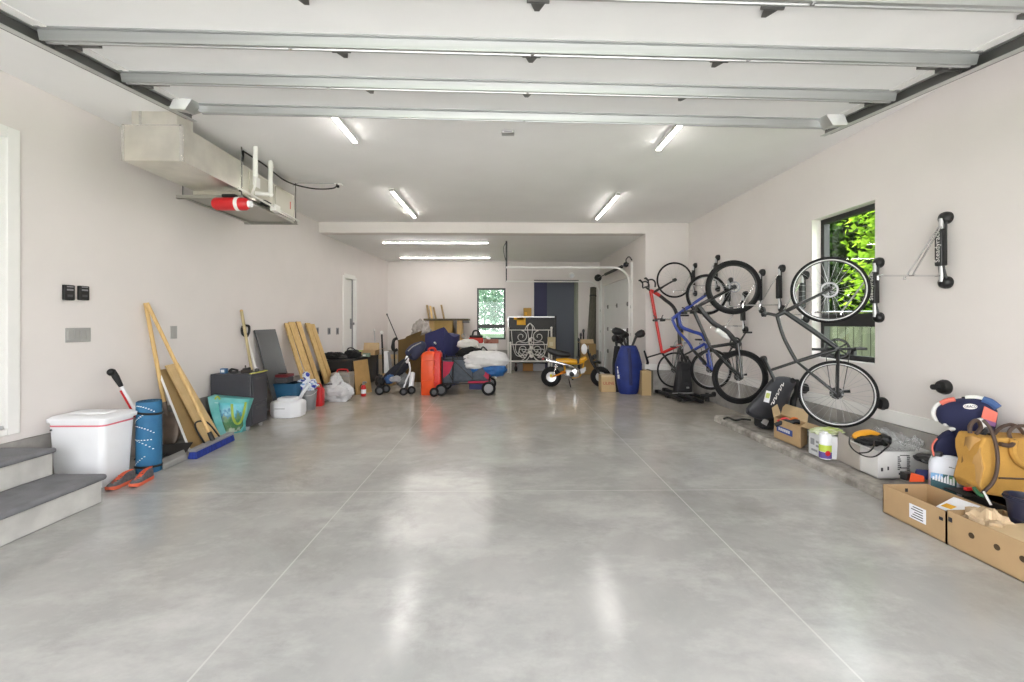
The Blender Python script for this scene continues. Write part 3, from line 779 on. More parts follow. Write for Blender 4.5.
# ------------------------------------------------------------------ along the left wall
# white bin
bn = thing('trash_bin', 'large white lidded plastic bin with a red pinstripe beside the grey steps', 'bin', (-3.58, 3.98, 0))
bl = fl(105.6, 489)
x1, y0 = bl.x - .02, bl.y
x0 = -3.845; y1 = y0 + .34; zt = .555
def rr(xa, ya, xb, yb, r, n=5):       # rounded rectangle outline
    o = []
    for cx, cy, a0 in ((xb - r, yb - r, 0), (xa + r, yb - r, 90), (xa + r, ya + r, 180), (xb - r, ya + r, 270)):
        for k in range(n + 1):
            a = math.radians(a0 + 90 * k / n); o.append((cx + r * math.cos(a), cy + r * math.sin(a)))
    return o
def loft(mb, rings, cap=True):        # rings: list of lists of 3D points with equal length
    n = len(rings[0]); vs = [p for r in rings for p in r]
    fs = [(k * n + i, k * n + (i + 1) % n, (k + 1) * n + (i + 1) % n, (k + 1) * n + i) for k in range(len(rings) - 1) for i in range(n)]
    if cap: fs += [tuple(range(n - 1, -1, -1)), tuple((len(rings) - 1) * n + i for i in range(n))]
    return mb.add(vs, fs)
def lift(poly, z): return [(p[0], p[1], z) for p in poly]
loft(MB(), [lift(rr(x0 + .03, y0 + .02, x1 - .025, y1 - .02, .05), 0.0), lift(rr(x0 + .028, y0 + .018, x1 - .022, y1 - .018, .055), 0.02), lift(rr(x0 + .01, y0, x1, y1, .05), zt - .03), lift(rr(x0 + .01, y0, x1, y1, .05), zt)]).build('bin_body', M_white, bn)
loft(MB(), [lift(rr(x0 + .009, y0 - .002, x1 + .002, y1 + .002, .05), zt - .035), lift(rr(x0 + .009, y0 - .002, x1 + .002, y1 + .002, .05), zt - .022)]).build('red_stripe', mat('red_stripe', (0.70, 0.16, 0.20), 0.5), bn)
loft(MB(), [lift(rr(x0 - .005, y0 - .02, x1 + .022, y1 + .02, .055), zt), lift(rr(x0 - .005, y0 - .022, x1 + .024, y1 + .022, .055), zt + .03), lift(rr(x0 + .02, y0 + .0, x1 + .0, y1 - .0, .06), zt + .05), lift(rr(x0 + .05, y0 + .05, x1 - .05, y1 - .05, .05), zt + .055)]).build('lid', M_white, bn)
loft(MB(), [lift(rr(x0 + .08, y0 + .09, x1 - .07, y1 - .08, .04), zt + .052), lift(rr(x0 + .09, y0 + .10, x1 - .08, y1 - .09, .04), zt + .066)]).build('lid_panel', M_white, bn)
MB().cyl((x0 + .05, y0 - .001, zt - .06), (x0 + .05, y0 - .008, zt - .06), .008).build('rivet', M_dgrey, bn)

# snow shovel behind the bin and mat
sn = thing('snow_shovel', 'white and red pole tool with black grip leaning between white bin and blue mat', 'snow shovel', (-3.6, 4.6, 0))
ta = onleft(113, 372, .09); tb_ = Vector((-3.54, 4.72, .05))
dd = (tb_ - ta).normalized()
MB().tube([ta - dd * .02, ta + dd * .05, ta + dd * .16], [.026, .030, .020], 10).ball(ta + Vector((.0, -.02, .0)), (.03, .04, .035)).build('grip', M_black, sn, bevel=.01)
MB().cyl(ta + dd * .14, ta + dd * .55, .017).build('white_pole', M_white, sn)
MB().cyl(ta + dd * .55, tb_, .014).cyl(ta + dd * .20 + Vector((-.012, -.018, 0)), ta + dd * .56 + Vector((-.012, -.018, 0)), .010).build('red_pole', M_red, sn)
MB().plank((-3.76, 4.66, .0), (-3.36, 4.80, .0), (-3.38, 4.98, .10), (-3.78, 4.84, .10), .008).build('blade', M_black, sn)

# rolled blue mat
mb_ = fl(149, 471)
mt = thing('rolled_mat', 'rolled blue mat with white dashes and black bungees beside the sneakers', 'mat', mb_)
def mat_material():
    m = mat('blue_mat', (0.03, 0.17, 0.33), 0.7, var_col=(0.02, 0.11, 0.24), scale=5, bump=0.2, bscale=60)
    return m
R_ = .098; H_ = at(149, 401, mb_.y).z
MB().lathe([(R_ * .97, 0), (R_, .01), (R_ * 1.02, H_ * .5), (R_, H_ - .01), (R_ * .97, H_)], mb_, seg=32).build('roll', mat_material(), mt)
sp_ = MB()
pts = []
for i in range(120):
    t = i / 119; a = t * 7.5 * PI; r = R_ * (1 - .92 * t)
    pts.append(mb_ + Vector((r * math.cos(a), r * math.sin(a), H_ + .002)))
sp_.tube(pts, .003, 4).build('spiral_edge', mat('mat_edge', (0.02, 0.09, 0.17), 0.7), mt)
st_ = MB()
for k, (h0, h1, a0, a1) in enumerate(((.05, .17, -150, -60), (.19, .30, -140, -20), (.30, .30, -140, -30), (.34, .42, -120, -20), (.44, .53, -150, -70), (.53, .60, -110, -20))):
    for i in range(8):
        t = i / 8; a = math.radians(a0 + (a1 - a0) * t); h = H_ / .63 * (h0 + (h1 - h0) * (t if k % 2 == 0 else 1 - t * t))
        p = mb_ + Vector((R_ * 1.025 * math.cos(a), R_ * 1.025 * math.sin(a), h))
        st_.box(p, (.004, .012, .007), R=Matrix.Rotation(a, 3, 'Z'))
st_.build('white_dashes', M_trim, mt, smooth=0)
MB().ring(mb_ + Vector((0, 0, H_ * .84)), (.12, .05, 1), R_ * 1.03, .011, 36).build('upper_bungee', M_black, mt)
MB().ring(mb_ + Vector((0, 0, .055)), (0, .06, 1), R_ * 1.03, .011, 36).build('lower_bungee', M_black, mt)

# sneakers
M_shoe = mat('grey_shoe_mesh', (0.11, 0.11, 0.12), 0.8, var=0.3, scale=30, bump=0.3, bscale=200)
M_coral = mat('coral_shoe', (0.70, 0.13, 0.06), 0.6, var=0.1)
def shoe(lab, loc, ang, grp):
    o = lthing('sneaker', lab, 'shoe', loc, ang, grp)
    def outline(z, k=1.0, x0=0.0, x1=.28, n=22):
        out = []
        for i in range(n):
            a = 2 * PI * i / n; c, s = math.cos(a), math.sin(a)
            x = (x0 + x1) / 2 + (x1 - x0) / 2 * c
            wd = .036 + .012 * (c > 0) * c
            if -0.5 < c < 0.15: wd -= .006
            out.append((x, wd * k * math.copysign(abs(s) ** .75, s), z(x) if callable(z) else z))
        return out
    loft(MB(), [outline(lambda x: .002 + .02 * max(0, (x - .22) / .06) ** 2, 1.0), outline(lambda x: .016 + .018 * max(0, (x - .22) / .06) ** 2, 1.08), outline(lambda x: .03 + .012 * max(0, (x - .22) / .06), 1.02)]).build('sole', M_coral, o)
    def up(z, x): return z
    rings = [outline(.028, 1.0, .004, .276), outline(lambda x: .05 if x < .2 else .05, .98, .006, .268), outline(lambda x: .085 if x < .12 else max(.045, .085 - (x - .12) * .28), .78, .008, .25), outline(lambda x: .105 if x < .1 else max(.05, .105 - (x - .1) * .42), .55, .012, .2), ]
    loft(MB(), rings, cap=False).build('upper', M_shoe, o, sub=1)
    loft(MB(), [outline(lambda x: .106 if x < .1 else .106 - (x - .1) * .42, .58, .008, .19), outline(lambda x: .112 if x < .1 else .112 - (x - .1) * .42, .45, .02, .16), outline(lambda x: .08, .42, .025, .15)], cap=False).build('collar', M_coral, o, sub=1)
    lc = MB()
    for i in range(5):
        x = .14 + i * .02; z = .094 - i * .010
        lc.tube([(x, -.022, z - .004), (x + .006, 0, z + .006), (x, .022, z - .004)], .0035, 6)
    lc.build('laces', M_coral, o)
    MB().plank((.05, -.05, .04), (.10, -.05, .04), (.12, -.041, .075), (.08, -.041, .08), .002).build('side_mark', M_coral, o)
    return o
p1, p2 = fl(110, 491.5), fl(146, 487)
shoe('grey and coral sneaker nearer the steps, in front of the white bin', fl(128, 481) , math.atan2(-1, .0) , None).location = (-3.275, 4.07, 0)
shoe('grey and coral sneaker in front of the blue rolled mat', fl(157, 478), math.atan2(-1, .10), None).location = (-3.165, 4.14, 0)

# flat scraper bar and dust pan behind
q = [fl(159, 466), fl(163, 471), fl(187, 460), fl(184, 454.5)]
fb = thing('foam_block', 'flat grey foam block lying on the floor right of the blue mat', 'foam block', (q[0] + q[2]) / 2)
MB().hexa([q[1], q[2], q[3], q[0]], [p + Vector((0, 0, .06)) for p in (q[1], q[2], q[3], q[0])]).build('block', mat('grey_foam', (0.30, 0.295, 0.285), 0.8, var=.1), fb, bevel=.012)
q = [fl(158, 462), fl(161, 464.5), fl(177, 455.5), fl(173, 451)]
dp = thing('black_floor_tray', 'flat black tray lying behind the grey foam block under the shovel', 'tray', (q[0] + q[2]) / 2)
MB().hexa([q[1], q[2], q[3], q[0]], [p + Vector((0, 0, .012)) for p in (q[1], q[2], q[3], q[0])]).build('tray_base', M_black, dp)
MB().tube([p + Vector((0, 0, .02)) for p in q], .012, 6, closed=True).build('tray_rim', M_black, dp)

# round point shovel
sh = thing('shovel', 'long handled digging shovel with brown steel blade leaning behind the plywood', 'shovel', (-3.68, 4.9, 0))
top = onleft(145.5, 303, .03); bot = Vector((onleft(166, 412, .10)))
d_ = (bot - top).normalized()
MB().cyl(top, bot, .019, .021, 12).build('handle', M_pine, sh)
tip = onleft(169, 447, .16); tip.z = max(tip.z, .015)
bl_ax = (tip - bot).normalized(); side = Vector((0.35, .94, 0)); side = (side - bl_ax * side.dot(bl_ax)).normalized(); nrm = bl_ax.cross(side)
Lb = (tip - bot).length; rows = []
for i in range(13):
    t = i / 12
    w_ = .105 if t < .55 else .105 * math.sqrt(max(0.0, 1 - ((t - .55) / .45) ** 2))
    if t < .12: w_ = .02 + .085 * (t / .12)
    w_ = max(w_, .004); row = []
    for k in range(9):
        s = -1 + 2 * k / 8
        row.append(bot + bl_ax * (Lb * t) + side * (w_ * s) + nrm * (.035 * (s * s) * (w_ / .105) + .02 * math.sin(t * PI)))
    rows.append(row)
vs = [p for r in rows for p in r]; fs = [(i * 9 + k, i * 9 + k + 1, (i + 1) * 9 + k + 1, (i + 1) * 9 + k) for i in range(12) for k in range(8)]
MB().add(vs, fs).build('blade', mat('brown_steel', (0.24, 0.19, 0.155), 0.45, metal=.5, var=.2), sh, solid=.004)
MB().cyl(bot - d_ * .12, bot + d_ * .04, .026, .02, 12).build('socket', mat('brown_steel', (0, 0, 0)), sh)

# push broom
b0, b1 = fl(192, 459.5), fl(231, 440.5)
bc = (b0 + b1) / 2
br = thing('push_broom', 'wide blue bristled push broom with wooden handle leaning on the plywood', 'broom', bc)
bd_ = (b1 - b0).normalized(); Lb = (b1 - b0).length; bs = Vector((bd_.y, -bd_.x, 0))
BMx = mtx(bd_, bs, Vector((0, 0, 1)), b0)
M_blue = mat('blue_bristle', (0.012, 0.035, 0.26), 0.8, var=0.35, scale=60, stretch=(1, 1, .1))
loft(MB(BMx), [[(0, -.05, 0), (Lb, -.05, 0), (Lb, .05, 0), (0, .05, 0)], [(.01, -.038, .075), (Lb - .01, -.038, .075), (Lb - .01, .038, .075), (.01, .038, .075)]]).build('bristles', M_blue, br, bevel=.012)
MB(BMx).bb((.005, -.042, .072), (Lb - .005, .042, .10)).build('broom_block', M_grey, br, bevel=.008)
MB(BMx).tube(bez([(Lb * .34, -.02, .10), (Lb * .30, -.09, .26), (Lb * .38, -.12, .32), (Lb * .60, -.10, .28), (Lb * .72, -.02, .10)], 6), .009, 8).build('brace_wire', M_black, br)
hb = BMx @ Vector((Lb * .5, 0, .10)); htop = onleft(147, 303, .06)
MB().cyl(hb, htop, .018, .018, 12).build('handle', M_pine, br)
MB().cyl(hb, hb + (htop - hb).normalized() * .10, .026, .022, 12).build('handle_socket', M_black, br)

# plywood offcuts
M_ply = wood('plywood', (0.66, 0.47, 0.24), (0.58, 0.40, 0.19), (3, 3, 3))
M_hard = mat('brown_hardboard', (0.36, 0.235, 0.095), 0.7, var=.1, scale=6)
def board(name, lab, cat, bl, br_, tr_, tl, t, m, edge=None, grp=None):
    o = thing(name, lab, cat, (Vector(bl) + Vector(br_)) / 2, grp)
    MB().plank(bl, br_, tr_, tl, t).build('panel', m, o, bevel=.002)
    if edge:
        a, b = Vector(bl), Vector(tl); n = (Vector(br_) - a).cross(b - a).normalized(); s = (a - Vector(br_)).normalized()
        MB().plank(a + s * .012, a, b, b + s * .012, t * 1.05).build('white_edge', edge, o)
    return o
def lean(x, y): return fl(x, y)
tA, tB = onleft(159.5, 370, .07), onleft(168, 368.5, .07)
board('hardboard_panel', 'brown hardboard panel with white edge leaning left of the yellow plywood', 'board', fl(191, 450), fl(205, 441.5), tB, tA, .018, M_hard, M_trim)
tA, tB = onleft(166, 365.5, .10), onleft(178.5, 362.5, .10)
board('plywood_board', 'pale yellow plywood board leaning beneath the push broom handle', 'board', fl(206, 443.5), fl(222, 438), tB, tA, .02, M_ply)

# grey two drawer cabinet
cx0, cx1 = at(210.3, 400, 5.87).x, at(250.6, 400, 5.87).x; cy0, cy1 = 5.87, 6.27; cz = at(230, 374.3, 5.87).z
cb_ = thing('drawer_cabinet', 'dark grey two drawer cabinet on casters behind the teal bag', 'cabinet', ((cx0 + cx1) / 2, (cy0 + cy1) / 2, 0))
M_cab = mat('charcoal_metal', (0.052, 0.053, 0.064), 0.5, var=.08)
MB().bb((cx0, cy0, .06), (cx1, cy1, cz)).build('cabinet_body', M_cab, cb_, bevel=.006)
for z0, z1 in ((.09, .33), (.36, cz - .03)):
    dr = MB().bb((cx1 - .002, cy0 + .03, z0), (cx1 + .014, cy1 - .02, z1)).build('drawer', M_cab, cb_, bevel=.004)
    MB().bb((cx1 + .014, cy0 + .10, z1 - .06), (cx1 + .017, cy1 - .09, z1 - .03)).build('drawer_pull', M_dgrey, dr)
MB().bb((cx1 - .02, cy0 + .006, cz), (cx1 + .012, cy1, cz + .012)).build('yellow_tape', mat('yellow_tape', (0.55, 0.55, 0.12), 0.5), cb_)
for i in range(5): MB().cyl((cx1 - .025, cy0 + .001, cz - .03 - i * .06), (cx1 - .025, cy0 - .006, cz - .03 - i * .06), .007, seg=8).build('rivet', M_dgrey, cb_)
for x in (cx0 + .06, cx1 - .06):
    for y in (cy0 + .05, cy1 - .05):
        MB().cyl((x - .012, y, .028), (x + .012, y, .028), .028, seg=16).bb((x - .016, y - .016, .03), (x + .016, y + .016, .062)).build('caster', M_silver, cb_)
# small things on the cabinet
p = at(224, 374, 5.98); p.z = cz
o = thing('tape_measure_box', 'small blue and white box on the left end of the grey cabinet', 'small box', p)
MB().bb(p + Vector((-.035, -.03, 0)), p + Vector((.035, .03, .065))).build('box_body', mat('small_blue', (0.05, 0.16, 0.34), .5), o, bevel=.004)
MB().bb(p + Vector((-.022, -.032, .015)), p + Vector((.022, -.029, .05))).build('box_label', M_white, o)
p = at(233, 374, 6.0); p.z = cz
o = thing('hand_tool', 'small black clamp tool lying on the grey cabinet', 'tool', p)
MB().tube(bez([p + Vector((-.05, 0, .02)), p + Vector((-.01, 0, .05)), p + Vector((.06, .01, .035))]), [.018] * 9 + [.014] * 8, 8).build('jaw', M_black, o)
MB().cyl(p + Vector((-.04, .0, .012)), p + Vector((.05, .03, .012)), .011, .009, 10).build('handle', M_black, o)
p = at(247, 374, 6.05); p.z = cz
o = thing('hose_timer', 'brown and black tap fitting on the right end of the grey cabinet', 'tool', p)
MB().bb(p + Vector((-.07, -.03, 0)), p + Vector((.06, .03, .04))).cyl(p + Vector((-.02, 0, .03)), p + Vector((-.02, 0, .10)), .012, .008).build('body', mat('dark_brown', (0.055, 0.043, 0.035), .6), o, bevel=.01)
MB().cyl(p + Vector((-.05, 0, .04)), p + Vector((.04, 0, .055)), .02, seg=10).build('knob', M_black, o)
p = at(257, 373, 6.1); p.z = cz
o = thing('silver_ball', 'small dark ball fitting at the cabinet corner by the yellow tape', 'tool', p)
MB().ball(p + Vector((0, 0, .028)), .028).build('ball', M_dgrey, o)
MB().cyl(p + Vector((-.0, 0, .05)), p + Vector((0, 0, .066)), .012).build('cap', M_white, o)

# teal shopping bag with a landscape picture
def bag_picture():
    m = bpy.data.materials.new('bag_picture'); m.use_nodes = True
    nt = m.node_tree; b = nt.nodes['Principled BSDF']; N = nt.nodes.new; L = nt.links.new
    tc = N('ShaderNodeTexCoord'); sp = N('ShaderNodeSeparateXYZ'); L(tc.outputs['Generated'], sp.inputs[0])
    n = N('ShaderNodeTexNoise'); n.inputs['Scale'].default_value = 6; n.inputs['Detail'].default_value = 6; L(tc.outputs['Generated'], n.inputs['Vector'])
    ad = N('ShaderNodeMath'); ad.operation = 'MULTIPLY_ADD'; ad.inputs[1].default_value = .9; L(n.outputs['Fac'], ad.inputs[0]); 
    ad.inputs[2].default_value = -.45
    s2 = N('ShaderNodeMath'); s2.operation = 'ADD'; L(sp.outputs['Z'], s2.inputs[0]); L(ad.outputs[0], s2.inputs[1])
    r = N('ShaderNodeValToRGB'); L(s2.outputs[0], r.inputs[0]); e = r.color_ramp.elements
    e[0].position = 0.02; e[0].color = (0.55, 0.62, 0.52, 1); e[1].position = 1.0; e[1].color = (0.13, 0.55, 0.62, 1)
    for pos, col in ((.16, (.10, .22, .10, 1)), (.36, (.06, .20, .09, 1)), (.5, (.16, .30, .16, 1)), (.58, (.05, .24, .42, 1)), (.72, (.22, .55, .66, 1))):
        q = e.new(pos); q.color = col
    L(r.outputs[0], b.inputs['Base Color']); b.inputs['Roughness'].default_value = .35
    return m
M_teal = mat('teal_bag', (0.09, 0.42, 0.41), 0.4, var_col=(0.25, 0.60, 0.62), scale=4)
M_lime = mat('lime_strap', (0.40, 0.52, 0.08), 0.6)
tb = thing('shopping_bag', 'teal reusable shopping bag with a landscape picture in front of the grey cabinet', 'bag', fl(228, 434))
A, B = fl(221, 437), fl(246, 430.5); Tb = at(249, 399.5, 5.74); Ta = at(207.5, 397, 5.70)
A2 = fl(213, 431); A2 = Vector((A2.x, 5.83, 0)); B2 = Vector((B.x, 5.83, 0.0)); 
def onbag(u, v, off=.004):
    lo = A.lerp(B, u); hi = Ta.lerp(Tb, u); mid = lo.lerp(hi, .5) + Vector((.01, -.05, 0))
    p = lo.lerp(hi, v) + Vector((.01, -.05, 0)) * math.sin(PI * v)
    return p + Vector((-off * .5, -off, 0))
Tb2, Ta2 = Vector((Tb.x, 5.85, Tb.z)), Vector((Ta.x, 5.84, Ta.z + .01))
rings = []
for j in range(13):
    v = j / 12
    rg = [onbag(u / 10, v, 0) for u in range(11)]
    r0_, r1_ = B2.lerp(Tb2, v), A2.lerp(Ta2, v)
    rg += [rg[10].lerp(r0_, .5), r0_, r0_.lerp(r1_, .5), r1_, rg[0].lerp(r1_, .5)]
    rings.append(rg)
loft(MB(), rings).build('bag_body', M_teal, tb, smooth=50)
g = []; nu, nv = 8, 10
for j in range(nv + 1):
    for i in range(nu + 1): g.append(onbag(.26 + .66 * i / nu, .04 + .84 * j / nv, .004))
MB().add(g, [(j * (nu + 1) + i, j * (nu + 1) + i + 1, (j + 1) * (nu + 1) + i + 1, (j + 1) * (nu + 1) + i) for j in range(nv) for i in range(nu)]).build('picture', bag_picture(), tb, solid=.002)
MB().plank(onbag(.16, .1), onbag(.27, .1), onbag(.27, .88), onbag(.16, .88), .003).build('pale_panel', mat('pale_aqua', (0.42, 0.68, 0.72), .4), tb)
MB().tube(bez([onbag(.62, .86, .015), onbag(.68, .52, .03), onbag(.78, .30, .035), onbag(.92, .34, .03), onbag(.97, .62, .02), onbag(.96, .92, .012)]), .014, 6).build('front_handle', M_lime, tb)
MB().tube(bez([onbag(.20, .96, .012), onbag(.24, 1.03, .0), onbag(.32, .97, .012)]), .01, 6).build('rear_handle', M_lime, tb)

# garden tools behind the cabinet
o = thing('broom_stick', 'thin yellow wooden stick leaning behind the grey cabinet', 'stick', onleft(253, 400, .1))
MB().cyl(onleft(241.5, 311, .03), onleft(256, 395, .28), .020, .018, 10).build('stick', wood('old_wood', (.55, .45, .25), (.42, .33, .17)), o)
MB().ball(onleft(241.5, 311, .03), .021).build('rounded_end', M_pine, o)
o = thing('d_handle_shovel', 'white shafted shovel with black D grip leaning behind the grey cabinet', 'shovel', onleft(262, 400, .1))
ga = onleft(246.5, 331, .05)
MB().cyl(onleft(247, 337, .05), onleft(263, 395, .30), .016, .016, 10).build('shaft', M_trim, o)
MB().tube(bez([ga + Vector((0, 0, -.09)), ga + Vector((-.02, -.07, -.03)), ga + Vector((-.02, -.055, .065)), ga + Vector((0, .055, .07)), ga + Vector((0, .06, -.02)), ga + Vector((0, 0, -.09))]), .017, 8).build('d_grip', M_black, o)

# leaning dark panel
board('dark_sheet', 'tall dark grey panel leaning on the wall behind the blue tote', 'panel', Vector((-3.44, 6.95, 0)), Vector((-3.40, 7.50, 0)), onleft(275.4, 329, .03), onleft(254.8, 330, .03), .02, mat('slate_panel', (0.085, 0.085, 0.088), 0.28, var=.05)).children[0].name = 'panel'
# lumber
def stud(lab, xt0, xt1, yt, xb0, xb1, yb, offb, th, grp, zb=None):
    """a plank leaning on the wall: top corners on the wall, bottom ends on the floor"""
    tl, tr_ = onleft(xt0, yt, th + .02), onleft(xt1, yt, th + .02)
    a, b = fl(xb0, yb), fl(xb1, yb - .6)
    o = thing('lumber_plank', lab, 'plank', (a + b) / 2, grp)
    M = MB().plank(a, b, tr_, tl, th); M.build('plank_face', M_pine, o, bevel=.003)
    n = (b - a).cross(tl - a).normalized()
    c = (tl + tr_) / 2
    MB().plank(tl + Vector((0, 0, .001)), tr_ + Vector((0, 0, .001)), tr_ - n * th + Vector((0, 0, .001)), tl - n * th + Vector((0, 0, .001)), .003).build('sawn_end', mat('end_grain', (.40, .25, .10), .8), o)
    return o
g_ = None
stud('dark edged plank at the back left of the leaning lumber', 285, 288.5, 323, 310, 314, 406, 0, .04, g_)
stud('widest pine plank, leftmost face of the leaning lumber', 288.4, 294.8, 322, 316, 322.5, 404, 0, .05, g_)
stud('pine plank leaning second from left in the lumber', 296.3, 300.6, 321.5, 322.6, 327, 401, 0, .05, g_)
stud('pine plank leaning third from left, left of the pair beside the outlets', 306, 310.3, 323, 330, 334.5, 397, 0, .05, g_)
stud('rightmost pine plank of the leaning lumber', 310.8, 314.6, 324, 335, 338.5, 395, 0, .05, g_)

# blue tote, grey carton, box behind
p = at(282.5, 398, 7.05)
o = thing('blue_tote', 'blue storage tote standing behind the white polystyrene box', 'tote', (p.x, 7.2, 0))
a0, a1 = at(272.5, 390, 7.0).x, at(295, 390, 7.0).x; z1 = at(282, 384, 7.0).z
M_tote = mat('blue_tote', (0.018, 0.10, 0.20), .5, var=.1)
loft(MB(), [lift(rr(a0 + .02, 7.02, a1 - .02, 7.33, .03), 0), lift(rr(a0, 7.0, a1, 7.35, .03), z1)]).build('tote_body', M_tote, o)
loft(MB(), [lift(rr(a0 - .01, 6.99, a1 + .01, 7.36, .03), z1 - .03), lift(rr(a0 - .01, 6.99, a1 + .01, 7.36, .03), z1)]).build('tote_rim', M_tote, o)
p = at(283, 384, 7.2)
o = thing('grey_toolbox', 'small grey box with a dark red lid on top of the blue tote', 'box', (p.x, 7.18, z1))
MB().bb((p.x - .10, 7.06, z1), (p.x + .12, 7.30, z1 + .09)).build('box_body', M_dgrey, o, bevel=.01)
MB().bb((p.x - .06, 7.06, z1 + .09), (p.x + .14, 7.28, z1 + .135)).build('red_lid', mat('dark_red', (.17, .02, .025), .5), o, bevel=.012)
MB().cyl((p.x - .02, 7.10, z1 + .15), (p.x + .10, 7.10, z1 + .15), .012).build('carry_handle', M_black, o)
# white polystyrene box
f0 = fl(283, 418.5)
o = thing('foam_box', 'white foam box with chamfered corners and raised lid beside the grey cabinet', 'foam box', f0 + Vector((0, .2, 0)))
def octa(cx, cy, a, b, c, z): return [(cx + a, cy - b + c, z), (cx + a, cy + b - c, z), (cx + a - c, cy + b, z), (cx - a + c, cy + b, z), (cx - a, cy + b - c, z), (cx - a, cy - b + c, z), (cx - a + c, cy - b, z), (cx + a - c, cy - b, z)]
hx = f0.x - .015; hy = f0.y + .20; hh = at(283, 402.5, f0.y).z
loft(MB(), [octa(hx, hy, .215, .19, .10, .0), octa(hx, hy, .225, .20, .10, hh * .25), octa(hx, hy, .225, .20, .10, hh - .03), octa(hx, hy, .20, .18, .09, hh)]).build('box_body', M_white, o, bevel=.012, seg=3)
loft(MB(), [octa(hx, hy, .135, .12, .05, hh - .005), octa(hx, hy, .14, .125, .05, hh + .03), octa(hx, hy, .13, .115, .05, hh + .045)]).build('lid', M_white, o, bevel=.01)
MB().bb((hx - .11, hy - .203, hh - .10), (hx + .04, hy - .195, hh - .085)).build('grip_slot', mat('slot_grey', (.5, .51, .53), .6), o, bevel=.004)
# grey waste bin with bag, red fuel can, silver sack, toolbox, white bundle
g0 = fl(304, 411)
o = thing('grey_bucket', 'grey plastic bucket under the blue and white bag', 'bucket', (g0.x, g0.y + .13, 0))
hb_ = at(304, 391, g0.y).z
MB().lathe([(.11, 0), (.115, .01), (.135, hb_ - .02), (.142, hb_ - .02), (.142, hb_), (.128, hb_), (.12, hb_ - .03)], (g0.x, g0.y + .14, 0), seg=28).build('bucket_body', M_grey, o)
MB().tube(bez([(g0.x - .14, g0.y + .14, hb_ - .03), (g0.x - .10, g0.y + .0, hb_ - .07), (g0.x + .10, g0.y, hb_ - .07), (g0.x + .14, g0.y + .14, hb_ - .03)]), .004, 6).build('bail', M_silver, o)
def bag_stripes():
    m = bpy.data.materials.new('printed_bag'); m.use_nodes = True
    nt = m.node_tree; b = nt.nodes['Principled BSDF']; N = nt.nodes.new; L = nt.links.new
    tc = N('ShaderNodeTexCoord'); v = N('ShaderNodeTexVoronoi'); v.inputs['Scale'].default_value = 9; L(tc.outputs['Object'], v.inputs['Vector'])
    r = N('ShaderNodeValToRGB'); L(v.outputs['Distance'], r.inputs[0]); r.color_ramp.interpolation = 'CONSTANT'
    r.color_ramp.elements[0].color = (.035, .06, .42, 1); r.color_ramp.elements[1].position = .36; r.color_ramp.elements[1].color = (.72, .76, .82, 1)
    q = r.color_ramp.elements.new(.62); q.color = (.24, .42, .70, 1)
    L(r.outputs[0], b.inputs['Base Color']); b.inputs['Roughness'].default_value = .3
    return m
bgp = thing('plastic_bag', 'blue and white printed plastic bag stuffed on top of the grey bucket', 'bag', (g0.x, g0.y + .12, hb_))
MB().blob((g0.x - .02, g0.y + .13, hb_ + .07), (.17, .13, .10), .45, 2.4, 3, hb_ - .005).build('bag_body', bag_stripes(), bgp)
pts_ = bez([(g0.x + .02, g0.y + .10, hb_ + .12), (g0.x - .01, g0.y + .11, hb_ + .22), (g0.x - .03, g0.y + .10, hb_ + .29)])
MB().tube(pts_, [.06, .055, .05, .046, .044, .042, .045, .05, .055, .06, .06, .055, .05, .045, .04, .03, .015], 12).build('twisted_neck', MATS.get('x') or bag_stripes(), bgp)
MB().tube(bez([(g0.x + .10, g0.y - .03, hb_ + .12), (g0.x + .0, g0.y - .04, hb_ - .02), (g0.x - .05, g0.y - .05, hb_ - .13)]), [.03] * 8 + [.026] * 9, 8).build('hanging_strip', mat('bag_white', (.75, .78, .82), .35), bgp)
r0 = fl(315, 406.5)
o = thing('fuel_can', 'bright red plastic fuel can between the grey bucket and the silver sack', 'fuel can', (r0.x, r0.y + .09, 0))
hr = at(315, 388, r0.y).z
loft(MB(), [lift(rr(r0.x - .098, r0.y, r0.x + .098, r0.y + .17, .04), 0.0), lift(rr(r0.x - .102, r0.y - .004, r0.x + .102, r0.y + .174, .04), .02), lift(rr(r0.x - .102, r0.y - .004, r0.x + .102, r0.y + .174, .04), hr - .04), lift(rr(r0.x - .08, r0.y + .015, r0.x + .085, r0.y + .155, .04), hr), ]).build('can_body', M_red, o)
MB().tube(bez([(r0.x - .03, r0.y + .085, hr - .01), (r0.x - .03, r0.y + .085, hr + .05), (r0.x + .05, r0.y + .085, hr + .05), (r0.x + .07, r0.y + .085, hr - .02)]), .014, 8).build('can_handle', M_red, o)
MB().cyl((r0.x - .06, r0.y + .08, hr - .01), (r0.x - .085, r0.y + .08, hr + .055), .022, .018).build('spout_cap', mat('brown_red', (.25, .03, .02), .5), o)
MB().bb((r0.x - .05, r0.y - .008, hr * .35), (r0.x + .05, r0.y - .003, hr * .62)).build('raised_panel', M_red, o, bevel=.003)
s0 = fl(333, 402.5)
o = thing('silver_sack', 'shiny white plastic sack slumped right of the red fuel can', 'sack', (s0.x, s0.y + .2, 0))
M_sack = mat('shiny_sack', (0.62, 0.63, 0.65), 0.22, var=.12, scale=5, bump=.35, bscale=14)
MB().blob((s0.x, s0.y + .18, .14), (.28, .19, .19), .30, 1.9, 11, .0).build('sack_body', M_sack, o)
pk = at(337, 376, s0.y + .15)
MB().blob((pk.x - .02, s0.y + .15, .30), (.11, .09, .17), .35, 2.2, 5).build('gathered_top', M_sack, o)
MB().tube(bez([(s0.x - .20, s0.y + .05, .30), (s0.x - .12, s0.y + .0, .31), (s0.x - .02, s0.y + .02, .32)]), .014, 6).build('dark_tie', M_dgrey, o)
t0 = at(340, 391, 8.55)
